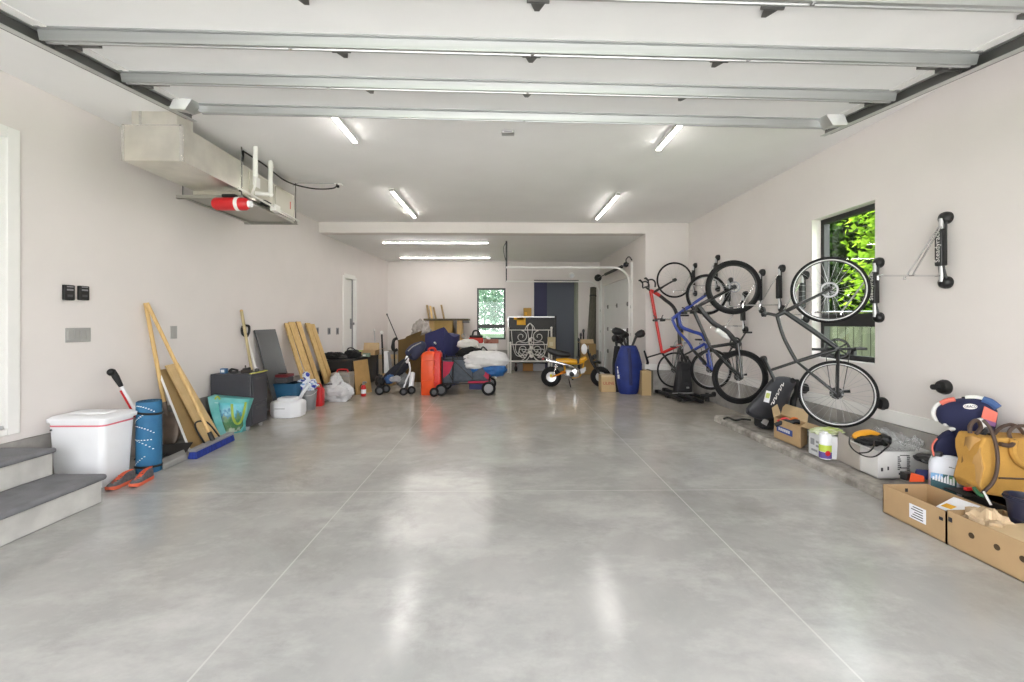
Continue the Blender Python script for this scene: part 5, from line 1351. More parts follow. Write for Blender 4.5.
def bedframe(lab, Y, xl, xr, ztop, zbar, zlow, cx, apex, dense=True):
    o = thing('bed_frame', lab, 'bed frame', Vector(((xl + xr) / 2, Y, 0)))
    for x in (xl, xr):
        pst = MB().cyl((x, Y, 0), (x, Y, ztop), .026, seg=12).build('post', M_iron, o)
        MB().ball((x, Y, ztop + .03), .034).build('finial', M_iron, pst)
    MB().cyl((xl, Y, zlow), (xr, Y, zlow), .020, seg=10).build('lower_rail', M_iron, o)
    MB().cyl((xl, Y, zbar), (xr, Y, zbar), .013, seg=8).build('upper_rail', M_iron, o)
    w = xr - xl
    def P2(u, v): return Vector((cx + u * w, Y - .01, v))
    def spiral(c, r, a0, turns, sgn):
        return [Vector((c.x + sgn * r * (1 - t * .8) * math.cos(a0 + turns * 2 * PI * t), Y - .01, c.z + r * (1 - t * .8) * math.sin(a0 + turns * 2 * PI * t))) for t in [i / 36 for i in range(37)]]
    H = apex - zlow
    for s in (-1, 1):
        sc = MB()
        c = P2(s * .20, apex - H * .36)
        sp1 = spiral(c, H * .16, PI * .5, 1.35, s)
        if dense: sc.tube(bez([P2(s * .012, apex - H * .01), P2(s * .075, apex - H * .08), P2(s * .13, apex - H * .19), sp1[0]], 6)[:-1] + sp1, .0095, 7)
        c2 = P2(s * .155, apex - H * .70)
        sp2 = spiral(c2, H * .13, -PI * .5, 1.3, s)
        sc.tube(bez([P2(s * .01, apex - H * .46), P2(s * .10, apex - H * .52), P2(s * .30, apex - H * .50), P2(s * .33, apex - H * .72), P2(s * .24, apex - H * .84), sp2[0]], 6)[:-1] + sp2, .009, 7)
        sc.tube(bez([P2(s * .02, apex - H * .46), P2(s * .05, apex - H * .25), P2(s * .055, apex - H * .10), P2(0, apex)], 8), .010, 7)
        if dense: sc.tube(bez([P2(s * .43, zbar), P2(s * .40, apex - H * .55), P2(s * .30, apex - H * .86), P2(s * .06, apex - H * .80), P2(0, apex - H * .62), P2(s * .04, apex - H * .50), P2(0, apex - H * .44)], 8), .009, 7)
        sc.tube(bez([P2(s * .02, apex - H * .66), P2(s * .10, apex - H * .90), P2(s * .22, zlow)], 8), .009, 7)
        sc.build('scrollwork', M_iron, o)
    MB().ball(P2(0, apex - H * .44), (.055, .03, .055)).ball(P2(0, apex - H * .78), (.05, .03, .05)).build('rosette', M_iron, o)
    return o
xl, xr_ = at(508.3, 340, HBY).x, at(551.5, 340, HBY).x
bedframe('white iron bed frame with large scrolls in front of the black board', HBY, xl, xr_, at(508, 329, HBY).z, at(530, 330, HBY).z, at(530, 361, HBY).z, at(530, 330, HBY).x, at(530, 323, HBY).z)
xl2, xr2_ = at(510.5, 350, HBY - .2).x, at(549, 350, HBY - .2).x
o2 = bedframe('lower white iron footboard in front of the larger scrolled bed frame', HBY - .2, xl2, xr2_, at(510, 344, HBY - .2).z, at(530, 344.5, HBY - .2).z, at(530, 361.5, HBY - .2).z, at(531.5, 350, HBY - .2).x, at(530, 337, HBY - .2).z, False)
o = thing('kraft_tag_box', 'pale kraft box hanging at the right post of the bed frame', 'small box', at(552, 349, HBY - .3))
MB().bb(at(548, 349, HBY - .33), at(555, 337, HBY - .2)).build('box_body', mat('pale_kraft', (.55, .46, .27), .8), o, bevel=.004)
MB().bb(at(549.5, 346, HBY - .335), at(553, 342, HBY - .328)).build('paper_label', mat('pale_label', (.66, .60, .44), .8), o)
# boxes on the floor behind the bed frame
for lab, x0, x1, y0, m in (('orange brown box on the floor behind the bed frame', 523, 533, 367.5, mat('orange_brown', (.40, .20, .06), .7)), ('pale grey box on the floor behind the bed frame', 533.5, 545, 368.5, mat('pale_grey_box', (.42, .42, .45), .6)), ('grey case on the floor left of the orange brown box', 516.5, 522.5, 367.5, M_grey)):
    a, b = at(x0, y0, 12.98), at(x1, y0, 12.98)
    o = thing('storage_box', lab, 'box', Vector(((a.x + b.x) / 2, 13.05, 0)))
    zt_ = at(x0, 363.8, 12.98).z
    MB().bb((a.x, 12.98, 0), (b.x, 13.2, zt_)).build('box_body', m, o, bevel=.006)
    MB().bb((a.x - .004, 12.975, zt_ - .03), (b.x + .004, 13.205, zt_)).build('lid', m, o, bevel=.004)
p = fl(516, 372)
o = thing('office_chair_base', 'black caster leg standing behind the bed frame post', 'chair base', p)
small_wheel(o, Vector((p.x, 12.85, .08)), .08, .05, ax=(1, .4, 0), hubm=M_black)
MB().cyl((p.x, 12.85, .08), (p.x, 12.85, .42), .02).build('post', mat('dark_wine', (.10, .03, .03), .5), o)

# yellow mini motorcycle
MY = 9.85
mo = thing('mini_motorcycle', 'yellow mini motorcycle with black seat and fat tyres beside the bed frame', 'motorcycle', fl(576, 387))
def mp(x, y, dy=0.0): 
    p = at(x, y, MY); p.y += dy; return p
M_my = mat('motorcycle_yellow', (0.80, 0.40, 0.008), .3, coat=.5)
M_mo = mat('motorcycle_orange', (0.62, 0.20, 0.01), .35)
hubR, hubF = mp(551, 376.6), mp(600.6, 376.6)
RW = hubR.z
def moto_wheel(c, steer):
    ax = Vector((math.sin(steer), 1, 0))
    w_ = MB().ring(c, ax, RW - .062, .062, 40, 14, 1.15).build('tyre', M_rubber, mo)
    MB().lathe([(.128, -.045), (.145, -.05), (.135, -.02), (.135, .02), (.145, .05), (.128, .045)], c, ax, 32).build('rim', M_silver, w_)
    sp_ = MB(); q = ax.normalized().to_track_quat('Z', 'Y')
    for k in range(5):
        a = 2 * PI * k / 5; v = q @ Vector((math.cos(a), math.sin(a), 0))
        sp_.tube([c + v * .03, c + v * .135], [.03, .022], 6)
    sp_.cyl(c - ax.normalized() * .05, c + ax.normalized() * .05, .045, seg=18)
    sp_.build('wheel_spokes', M_silver, w_)
    tr = MB()
    for k in range(40):
        a = 2 * PI * k / 40; v = q @ Vector((math.cos(a), math.sin(a), 0))
        for s in (-1, 1): tr.box(c + v * (RW - .006) + ax.normalized() * s * .025, (.018, .026, .012), R=(q @ Vector((0, 0, 1))).to_track_quat('Y', 'Z').to_matrix() if False else Matrix.Rotation(-a, 3, 'Y'))
    tr.build('tread', M_rubber, w_, smooth=0)
moto_wheel(hubR, 0); moto_wheel(hubF, 0.15)
MB().tube(bez([mp(556, 361), mp(566, 361.2), mp(577, 362), mp(584, 360.5)]), [.05, .055, .06, .062, .064, .066, .068, .07, .07, .07, .07, .068, .066, .064, .062, .06, .06, .058, .056, .054, .052, .05, .048, .045, .04], 14).build('backbone', M_my, mo)
MB().tube([mp(581, 360.2), mp(586.5, 357.8)], [.055, .045], 12).build('head_tube', M_my, mo)
MB().bb(mp(576.5, 363.5, -.06), mp(579, 356.5, .06)).build('tank_strap', M_black, mo, bevel=.01)
seat_ = bez([mp(547.5, 348.8), mp(553, 352), mp(562, 354), mp(570.5, 355)], 6)
MB().tube(seat_, [.035, .045, .055, .06, .065, .068, .07, .072, .073, .074, .075, .075, .075, .072, .07, .066, .06, .05, .03], 14).build('seat', mat('seat_vinyl', (.014, .014, .016), .4), mo)
for s in (-.09, .09):
    MB().tube([mp(589, 353, s), mp(592, 362, s), hubF + Vector((0, s, 0))], [.02, .024, .018], 10).build('fork_leg', M_bmetal, mo)
    MB().tube([mp(565.5, 371.5, s), hubR + Vector((0, s, 0))], .018, 8).build('swingarm', M_mo, mo)
    MB().tube([mp(557.5, 362, s), hubR + Vector((.02, s, .02))], .012, 8).ring(mp(556.5, 366, s), hubR - mp(557.5, 362), .022, .007, 16, 6).ring(mp(555, 369, s), hubR - mp(557.5, 362), .022, .007, 16, 6).ring(mp(553.5, 372, s), hubR - mp(557.5, 362), .022, .007, 16, 6).build('shock_absorber', M_chrome, mo)
MB().tube(bez([mp(585.5, 349, -.30), mp(586.5, 345.5, -.20), mp(588.2, 352, -.06), mp(588.2, 352, .06), mp(586.5, 345.5, .20), mp(585.5, 349, .30)]), .011, 8).build('handlebar', M_chrome, mo)
MB().cyl(mp(585.5, 349, -.30), mp(584.5, 351.5, -.40), .017).cyl(mp(585.5, 349, .30), mp(584.5, 351.5, .40), .017).build('grip', M_black, mo)
MB().ball(mp(584, 349, -.02), (.065, .08, .115)).build('number_shield', M_white, mo)
MB().lathe([(.03, -.05), (.06, -.02), (.065, .02), (.05, .03)], mp(594.5, 357), (1, 0, -.2), 20).build('headlamp', M_black, mo)
MB().tube(bez([mp(594, 362.5), mp(597, 361.6), mp(600.5, 363)]), [.03] * 17, 8).build('front_fender', M_black, mo)
MB().tube(bez([mp(545.5, 360, -.10), mp(554, 361.5, -.10), mp(564, 364, -.11), mp(572, 366.5, -.10), mp(578, 370, -.08), mp(576, 375, -.06)], 6), [.03] * 14 + [.026] * 6 + [.02] * 11, 12).build('exhaust', M_chrome, mo)
MB().lathe([(.07, -.09), (.10, -.08), (.10, .08), (.07, .09)], mp(575.5, 372.5), (0, 1, 0), 22).build('crankcase', M_chrome, mo)
MB().bb(mp(565, 376, -.08), mp(575, 369, .08)).build('gearbox', M_silver, mo, bevel=.03, seg=3)
cy_ = MB()
for k in range(6): cy_.box(mp(580 + k * .9, 371.5 - k * .35), (.010, .13, .12), R=Matrix.Rotation(.35, 3, 'Y'))
cy_.cyl(mp(578, 372), mp(585.5, 369), .04).build('cylinder_fins', M_silver, mo, smooth=0)
MB().lathe([(.02, -.02), (.05, -.015), (.05, .015), (.02, .02)], mp(571, 373.5, -.10), (0, 1, 0)).build('flywheel_cover', M_black, mo)
MB().tube(bez([mp(565, 362), mp(564.5, 367), mp(566, 372), mp(569, 375)]), .022, 8).tube(bez([mp(584, 362), mp(583, 367), mp(580, 376), mp(572, 378)]), .012, 8).build('lower_frame', M_my, mo)
MB().bb(mp(549.5, 377, -.10), mp(553.5, 373.8, -.065)).build('chain_cover', mat('motorcycle_lemon', (.75, .62, .01), .4), mo, bevel=.012)
MB().tube([mp(568.2, 378, -.09), mp(569.5, 386.2, -.18)], .010, 8).build('kickstand', M_black, mo)
MB().cyl(mp(571, 378, -.20), mp(571, 378, .20), .012).cyl(mp(571, 378, -.26), mp(571, 378, -.18), .018).build('foot_peg', M_black, mo)
MB().tube(bez([mp(540.5, 354, -.08), mp(545, 357, -.08), mp(552, 360, -.08), mp(556, 361, -.05)]), .010, 8).tube(bez([mp(540.5, 354, .08), mp(545, 357, .08), mp(552, 360, .08), mp(556, 361, .05)]), .010, 8).tube([mp(540.5, 354, -.08), mp(540.5, 354, .08)], .010, 8).build('rear_rack', M_chrome, mo)
MB().box(mp(543, 359), (.05, .07, .05)).build('tail_lamp', mat('tail_red', (.35, .02, .02), .3), mo, bevel=.01)

# rolls and sticks in the back right corner
M_roll = mat('olive_roll', (0.095, 0.088, 0.068), .8, var=.3, scale=6, stretch=(8, 8, .6))
a, b = at(594, 349, 12.6), at(593.5, 287, 13.0)
o = thing('carpet_roll', 'tall dark olive carpet roll standing in the back right corner', 'carpet roll', Vector((at(593, 372, 12.6).x, 12.6, 0)))
a = Vector((at(591.0, 372, 12.6).x, 12.62, 0)); b = at(593.2, 288, 12.95)
MB().cyl(a, b, .14, .085, 20).build('roll', M_roll, o)
MB().ring(b, b - a, .075, .014, 24, 8).cyl(b - (b - a).normalized() * .25, b - (b - a).normalized() * .21, .098, .097, 20).build('end_wrap', M_black, o)
o = thing('thin_carpet_roll', 'slimmer olive roll just left of the tall carpet roll', 'carpet roll', Vector((at(588, 372, 12.5).x, 12.5, 0)))
MB().cyl(Vector((at(586.8, 372, 12.5).x, 12.5, 0)), at(591.2, 300, 12.98), .06, .045, 16).build('roll', mat('grey_olive', (.17, .16, .13), .8, var=.2), o)
MB().ring(at(591.2, 300, 12.98), (0, .1, 1), .035, .010, 16, 6).build('end_wrap', M_dgrey, o)
for lab, xa, ya, xb in (('black umbrella like stick left of the rolls, tallest of three', 583.5, 331, 583), ('black stick left of the rolls, middle of three', 580.8, 335, 580.5), ('black stick left of the rolls, leftmost and shortest', 578.6, 340, 578.5)):
    t_ = at(xa, ya, 12.8); b_ = Vector((at(xb, 372, 12.7).x, 12.7, 0))
    o = thing('stick', lab, 'stick', b_)
    MB().cyl(b_, t_, .03, .022, 10).build('shaft', M_black, o)
    MB().ball(t_, (.035, .035, .06)).build('stick_head', M_dgrey, o)
p = Vector((at(591, 372, 12.2).x, 12.15, 0))
o = thing('corner_carton', 'brown cardboard carton behind the handlebar of the yellow motorcycle', 'carton', p)
xa, xb = at(582, 350, 12.1).x, at(596, 350, 12.1).x; zt = at(590, 344, 12.1).z
carton(o, xa, 12.1, 0, xb, 12.4, zt, (('x-', 30, .1), ('y+', 70, .12)), mat('brown_carton_face', (.34, .22, .09), .8))

# box, golf bags by the side door
g = fl(608, 392); 
o = thing('small_carton', 'small cardboard carton with red lettering before the front motorcycle wheel', 'carton', g)
xa, xb = at(601.5, 390, g.y).x, at(616, 390, g.y).x; zt = at(608, 375.5, g.y).z
MB().bb((xa, g.y, 0), (xb, g.y + .28, zt)).build('carton_body', mat('light_card', (.56, .40, .21), .8, var=.06), o, bevel=.004)
MB().bb((xa, g.y - .001, zt - .035), (xb, g.y + .281, zt + .001)).build('carton_tape', mat('tape_tan', (.62, .47, .28), .4), o)
LT = mtx(Vector((1, 0, 0)), Vector((0, 0, 1)), Vector((0, -1, 0)), Vector(((xa + xb) / 2, g.y - .002, zt * .52)))
text_mb('ULINE', LT, .085, .001).build('red_lettering', mat('red_ink', (.42, .05, .03), .7), o)
def golf(lab, base, h, rx, ry, m, heads, grp=None):
    o = thing('golf_bag', lab, 'golf bag', base, grp)
    prof = [(.62, 0), (.72, .03), (.85, .2), (1.0, .45), (1.0, .62), (.80, .85), (.62, .97), (.55, 1.0)]
    n = 26; rings = []
    for r, t in prof:
        rg = []
        for i in range(n):
            a = 2 * PI * i / n
            k = 1 + .05 * noise.noise(Vector((math.cos(a) * 2, math.sin(a) * 2, t * 4)))
            rg.append((base.x + rx * r * k * math.cos(a), base.y + ry * r * k * math.sin(a), h * t))
        rings.append(rg)
    loft(MB(), rings).build('bag_body', m, o)
    top = base + Vector((0, 0, h))
    for dx, dy, dz, L in heads:
        c = top + Vector((dx * .35, dy, 0)); e = top + Vector((dx, dy, dz))
        cl = MB().cyl(c - Vector((0, 0, .05)), e, .022, .026, 8).build('club_shaft', M_black, o)
        d = Vector((L * 1.25, -.03, L * .5 if L > 0 else -L * .2))
        MB().tube([e - d * .15, e + d * .3, e + d * .75, e + d], [.04, .07, .075, .04], 12).build('head_cover', M_black, cl)
    return o
gb = fl(628.5, 395); gb.y += .18; gb.x = at(628.5, 390, gb.y).x
gh = at(628, 345.5, gb.y).z
M_gb = mat('royal_blue_fabric', (0.012, 0.030, 0.19), .6, var=.2, scale=6)
o = golf('royal blue golf bag with black head covers standing beside the side door', gb, gh, .26, .19, M_gb, ((-.12, 0, .26, -.16), (-.02, .02, .20, -.10), (.16, 0, .20, .12), (-.2, .03, .13, -.09)))
MB().tube(bez([gb + Vector((-.03, -.13, gh * .95)), gb + Vector((-.02, -.205, gh * .6)), gb + Vector((0, -.175, gh * .2))]), [.03] * 17, 8).build('dark_pocket_seam', M_navy, o)
LT = mtx(Vector((0, .25, 1)).normalized(), Vector((-1, -.3, 0)).normalized(), Vector((-.4, -1, 0)).normalized(), gb + Vector((-.225, -.105, gh * .43)))
MB(LT).bb((-.10, -.022, 0), (-.02, .022, .004)).bb((0, -.022, 0), (.08, .022, .004)).bb((.10, -.02, 0), (.14, .02, .004)).build('white_lettering', M_trim, o)
b2 = fl(616.5, 392.5); b2.y += .14; b2.x = at(617, 390, b2.y).x
golf('slim black golf bag half hidden left of the royal blue golf bag', b2, at(617, 346, b2.y).z, .09, .12, mat('black_nylon', (.010, .011, .015), .7), ((-.02, 0, .12, .12), (.0, .03, .10, .10)))
c0 = fl(641.5, 391.5)
o = thing('tall_carton', 'tall tan carton standing right behind the royal blue golf bag', 'carton', c0)
xa, xb = at(634, 390, 9.15).x, at(644.5, 390, 9.15).x; zt = at(640, 368.5, 9.1).z
MB().bb((xa, 8.62, 0), (xb - .03, 8.92, zt)).build('carton_body', mat('tan_carton', (.46, .33, .17), .8), o, bevel=.004)
MB().bb((xb - .035, 8.615, 0), (xb + .0, 8.925, zt + .01)).build('dark_edge', mat('dark_edge_card', (.11, .10, .075), .8), o)
# ------------------------------------------------------------------ wall racks on the right
M_rack = mat('rack_black', (0.008, 0.008, 0.009), .4, var=.15)
def rack(lab, x, zc, phi, L=.62, arm=.50, letter=False):
    ray_ = ray(x, 300); Yw = XR * ray_.y / ray_.x
    o = lthing('bike_rack', lab, 'bike rack', (XR, Yw, zc), PI)      # local x points out of the wall
    h = L / 2
    for s in (-1, 1):
        MB().lathe([(.050, 0), (.052, .02), (.045, .045), (.025, .06), (.004, .064)], (0, 0, s * (h - .045)), (1, 0, 0), 20).build('wall_cap', M_rack, o)
    body = MB().cyl((.055, 0, -h + .05), (.055, 0, h - .05), .017, seg=10).build('pivot_tube', M_silver, o)
    q = MB()
    for s in (-1, 1): q.tube(bez([(.035, s * .026, -h + .06), (.055, s * .018, -h * .4), (.05, s * .024, 0), (.04, s * .026, h - .06)], 5), .009, 6)
    q.build('side_rail', M_rack, o)
    cover = MB().bb((.03, -.032, -h * .42), (.088, .032, h * .56)).build('rack_cover', M_rack, o, bevel=.012, seg=3)
    d = Vector((math.cos(phi), -math.sin(phi), 0)); s_ = Vector((-d.y, d.x, 0))
    b = Vector((.06, 0, -h + .10))
    arm_end = b + d * arm
    MB().cyl(b, arm_end, .008, seg=8).cyl(arm_end - s_ * .03, arm_end + s_ * .03, .008, seg=8).cyl(arm_end - s_ * .03, arm_end - s_ * .03 + Vector((0, 0, -.035)), .008, seg=8).build('wheel_arm', M_chrome, o)
    mid = b + d * (arm * .52); t = Vector((.07, 0, h * .62))
    MB().cyl(t + s_ * .012, mid + s_ * .028, .006, seg=8).cyl(t - s_ * .012, mid - s_ * .028, .006, seg=8).cyl(mid - s_ * .05, mid + s_ * .05, .007, seg=8).cyl(mid - s_ * .045, mid - s_ * .045 + Vector((0, 0, -.03)), .008, seg=8).build('brace_rod', M_chrome, o)
    if letter:
        LM_ = mtx(Vector((0, 0, -1)), Vector((0, 1, 0)).cross(Vector((0, 0, 0))) if False else Vector((0, -1, 0)) * -1, Vector((1, 0, 0)), (.0885, 0, .02))
        LM_ = mtx(Vector((0, 0, -1)), Vector((0, -1, 0)) * -1, Vector((0, -1, 0)).cross(Vector((0, 0, -1))) , (.0885, 0, .03))
        X_, Y_ = Vector((0, 0, 1)), Vector((0, -1, 0)); Z_ = X_.cross(Y_)
        if Z_.x < 0: X_ = -X_; Z_ = X_.cross(Y_)
        text_mb('Steadyrack', mtx(X_, Y_, Z_, (.0885, 0, .03)), .060, .0006).build('white_lettering', M_trim, o)
    return o
R_ = math.radians
rack('black swivel bike rack nearest the camera, empty, with white lettering', 948, 1.99, R_(0), letter=True)
rack('black swivel bike rack at the near edge of the window, holding the grey bike', 880.5, 1.71, R_(30), letter=True)
rack('black swivel bike rack behind the grey bike front wheel, left of the window', 807, 1.70, R_(25), arm=.42)
rack('black swivel bike rack mounted high, second left of the window', 783.5, 1.835, R_(25), arm=.42)
rack('black swivel bike rack mounted high, right of the black mountain bike wheel', 763.7, 1.83, R_(15), arm=.45)
rack('black swivel bike rack mounted lower, below right of the black mountain bike wheel', 746.8, 1.55, R_(10), arm=.45)
rack('black swivel bike rack behind the black mountain bike front wheel hub', 732, 1.84, R_(5), L=.54, arm=.34)
rack('black swivel bike rack mounted highest, above the blue bike front wheel', 719, 2.23, R_(5), arm=.4)
rack('black swivel bike rack mounted high, by the red bike front wheel, farthest back', 696.3, 2.21, R_(5), arm=.36)
# lower wheel pads
def pad(lab, x, y, stub=False):
    p = atx(x, y, XR)
    o = lthing('wheel_pad', lab, 'wheel pad', p, PI)
    MB().lathe([(.060, 0), (.062, .02), (.050, .05), (.02, .062)], (0, 0, 0), (1, 0, 0), 22).build('pad_base', M_rack, o)
    MB().cyl((.05, 0, 0), (.115 if stub else .075, 0, .0), .026, .022, 14).build('bumper', M_rubber, o)
pad('round black wheel pad on the wall below the empty bike rack', 946, 387, True)
pad('round black wheel pad touching the grey bike rear wheel', 884, 403.6)
pad('round black wheel pad on the wall left of the grey bike rear wheel', 806, 388.5)
pad('round black wheel pad right of the black mountain bike rear wheel', 765, 360)

# ------------------------------------------------------------------ bikes hung by the front wheel
M_tyre = mat('bike_tyre', (0.010, 0.010, 0.011), .75, var=.3, scale=30, spec=.3)
M_carbon = mat('carbon_black', (0.009, 0.009, 0.010), .32, var=.3, scale=40, coat=.3)
M_gbike = mat('graphite_paint', (0.012, 0.0125, 0.0135), .35, metal=.1, coat=.1)
M_bblue = mat('bike_blue', (0.022, 0.055, 0.36), .3, coat=.5)
M_bred = mat('bike_red', (0.62, 0.018, 0.014), .28, coat=.5)
M_spoke = mat('spoke_steel', (.55, .55, .56), .35, metal=.8)
M_disc = mat('disc_steel', (.30, .30, .31), .4, metal=.8)
M_tan = mat('pale_rim', (.60, .60, .60), .4)
def wheel(o, name, c, r, rt, rimm, n=28, disc=False, cassette=False, wl_tyre=None, dir_=(0, 1, 0)):
    ax = Vector(dir_).normalized(); c = Vector(c)
    w = MB().ring(c, ax, r - rt * 1.9, rt * .62, 64, 8, .8).build(name, rimm, o)
    MB().ring(c, ax, r - rt, rt, 64, 12).build('tyre', M_tyre, w)
    if wl_tyre: MB().ring(c + ax * rt * .62, ax, r - rt * 1.62, rt * .34, 64, 6).ring(c - ax * rt * .62, ax, r - rt * 1.62, rt * .34, 64, 6).build('white_sidewall', wl_tyre, w)
    q = ax.to_track_quat('Z', 'Y'); sp_ = MB()
    for k in range(n):
        a = 2 * PI * k / n; sg = 1 if k % 2 else -1
        a2 = a + (.5 if (k // 2) % 2 else -.5)
        v = q @ Vector((math.cos(a), math.sin(a), 0)); v2 = q @ Vector((math.cos(a2), math.sin(a2), 0))
        sp_.cyl(c + v2 * .03 + ax * .028 * sg, c + v * (r - rt * 1.9), .0014, seg=4, cap=False)
    sp_.build('spokes', M_spoke, w)
    MB().lathe([(.010, -.055), (.012, -.045), (.034, -.038), (.034, -.03), (.017, -.022), (.017, .022), (.034, .03), (.034, .038), (.012, .045), (.010, .055)], c, ax, 18).build('hub', M_bmetal, w)
    if disc:
        dm = MB().ring(c + ax * .042, ax, .068, .010, 32, 6, .25)
        for k in range(6):
            a = 2 * PI * k / 6; v = q @ Vector((math.cos(a), math.sin(a), 0)); v2 = q @ Vector((math.cos(a + .5), math.sin(a + .5), 0))
            dm.cyl(c + ax * .042 + v * .02, c + ax * .042 + v2 * .06, .004, seg=5)
        dm.build('brake_disc', M_disc, w)
    if cassette:
        cm = MB()
        for k in range(5): cm.lathe([(.0, -.002), (.060 - .008 * k, -.002), (.060 - .008 * k, .002), (.0, .002)], c - ax * (.030 + .005 * (4 - k)) * 1.0, ax, 24)
        cm.build('cassette', M_bmetal, w)
    return w
class BikeFrame:
    """the upright plane a bike hangs in, through the point (X, Y); d points away from the wall"""
    def __init__(s, X, Y, phi):
        s.o = Vector((X, Y, 0)); s.d = Vector((-math.cos(phi), math.sin(phi), 0)); s.rz = math.atan2(s.d.y, s.d.x)
        s.n = Vector((-s.d.y, s.d.x, 0))
    def p(s, x, y, lat=0.0):
        r = ray(x, y); c = Vector((0, 0, EYE))
        t = (s.o - c).dot(s.n) / r.dot(s.n); w = c + r * t - s.o
        return Vector((w.dot(s.d), lat, w.z))
def bike(name, lab, bf, R, rt, J, fm, fork_m, rimm, seat_m=None, tubes=(.022, .018, .016), curved=False, drop=False, disc=False, bars=True, side=None, lat_bar=.30, spoke=28):
    o = lthing(name, lab, 'bicycle', bf.o, bf.rz)
    P = lambda k, lat=0.0: bf.p(*J[k], lat)
    fh, rh, ht, hb, bb, sc = (P(k) for k in ('fh', 'rh', 'ht', 'hb', 'bb', 'sc'))
    wheel(o, 'front_wheel', fh, R, rt, rimm, spoke, disc=disc, wl_tyre=side); wheel(o, 'rear_wheel', rh, R, rt, rimm, spoke, disc=False, cassette=True, wl_tyre=side)
    a, b, c = tubes
    f = MB().cyl(hb, ht, a * .95, seg=14)
    if curved:
        dpts = bez([hb] + [bf.p(*q) for q in J['down']] + [bb], 8)
        if 'down_m' in J:
            f.tube(dpts[:6], a, 12); MB().tube(dpts[5:], a * .98, 12).build('down_tube', J['down_m'], o)
        else: f.tube(dpts, a, 12)
    else: f.tube([hb.lerp(ht, .15), hb.lerp(bb, .5), bb], [a, a * 1.1, a], 12)
    if 'top' in J: f.tube(bez([ht] + [bf.p(*q) for q in J['top']] + [sc], 8), b, 12)
    else: f.tube([ht.lerp(hb, .15), sc], [b * 1.1, b * .95], 12)
    f.cyl(sc, bb, b, seg=12).cyl(bb - Vector((0, .036, 0)), bb + Vector((0, .036, 0)), .024, seg=14)
    f.build('frame', fm, o)
    r_ = MB(); w = .065
    for s in (-1, 1):
        r_.tube(bez([sc + Vector((0, s * .016, 0)), sc.lerp(rh, .45) + Vector((0, s * w * .8, 0)), rh + Vector((0, s * w, 0))], 6), c * .7, 8)
        r_.tube(bez([bb + Vector((0, s * .03, 0)), bb.lerp(rh, .4) + Vector((0, s * w * .8, 0)), rh + Vector((0, s * w, 0))], 6), c * .8, 8)
    r_.build('rear_triangle', J.get('rear_m', fm), o)
    k = MB(); wf = .062
    cr = hb
    for s in (-1, 1):
        k.tube(bez([cr + Vector((0, s * .03, 0)), cr.lerp(fh, .35) + Vector((0, s * wf, 0)), fh + Vector((0, s * wf, 0))], 6), [.019] * 7 + [.012] * 6, 8)
    k.cyl(cr - Vector((0, wf * .7, 0)), cr + Vector((0, wf * .7, 0)), .020, seg=10)
    k.build('fork', fork_m, o)
    sd = P('sd'); sp0 = sc
    MB().cyl(sp0, sd, .0145, seg=10).build('seatpost', M_bmetal, o)
    ax_up = (sd - sc).normalized(); fwd = (ht - sc).normalized(); fwd = (fwd - ax_up * fwd.dot(ax_up)).normalized()
    sdl = MB(); rows = []
    for i in range(9):
        t = i / 8; x = -.12 + .26 * t; wd = .068 * (1 - t) ** .9 + .016
        rows.append([sd + fwd * x + Vector((0, wd * math.cos(g), 0)) + ax_up * (.018 * math.sin(g) + .012 + (.018 if i == 0 else 0)) for g in [2 * PI * q / 12 for q in range(12)]])
    loft(sdl, rows); sdl.build('saddle', seat_m or M_black, o)
    st_ = P('st'); MB().cyl(ht, st_, .017, seg=10).build('stem', J.get('stem_m', M_bmetal), o)
    hbm = MB(); grips = MB()
    if drop:
        f2 = (st_ - ht).normalized(); dn = Vector((0, 0, 1))
        for s in (-1, 1):
            pts = [st_, st_ + Vector((0, s * .20, 0)), st_ + Vector((.0, s * .21, .07)) , st_ + Vector((-.0, s * .215, .11)), st_ + Vector((-.07, s * .22, .12)), st_ + Vector((-.12, s * .22, .07)), st_ + Vector((-.12, s * .22, -.02))]
            hbm.tube(bez(pts, 6), .015, 8)
            grips.tube([st_ + Vector((.0, s * .215, .10)), st_ + Vector((.05, s * .215, .15)), st_ + Vector((.08, s * .215, .14))], [.018, .02, .014], 8)
        hbm.build('drop_bar', M_black, o); grips.build('brake_hood', M_black, o)
    else:
        hbm.tube(bez([st_ + Vector((.02, -lat_bar, -.02)), st_ + Vector((.01, -.10, 0)), st_, st_ + Vector((.01, .10, 0)), st_ + Vector((.02, lat_bar, -.02))]), .0135, 8).build('handlebar', J.get('bar_m', M_bmetal), o)
        for s in (-1, 1):
            e = st_ + Vector((.02, s * lat_bar, -.02))
            MB().cyl(e - Vector((0, s * .12, 0)), e, .019, seg=10).build('grip', M_rubber, o)
            MB().tube([e - Vector((0, s * .15, 0)), e - Vector((.0, s * .12, -.06)), e - Vector((-.01, s * .04, -.075))], .009, 6).bb(e - Vector((.02, s * .16 + .02, .02)), e - Vector((-.02, s * .16 - .02, -.03))).build('brake_lever', M_black, o)
    cr_r = J.get('ring', .085)
    cs = -1
    ring_ = MB().ring(bb + Vector((0, cs * .052, 0)), (0, 1, 0), cr_r - .012, .012, 40, 6, .35)
    for g in range(5):
        a_ = 2 * PI * g / 5; ring_.cyl(bb + Vector((0, cs * .052, 0)), bb + Vector((math.cos(a_) * (cr_r - .012), cs * .052, math.sin(a_) * (cr_r - .012))), .008, seg=6)
    ring_.build('chainring', J.get('crank_m', M_bmetal), o)
    ca = Vector((math.cos(J.get('ca', 0)), 0, math.sin(J.get('ca', 0)))) * .17
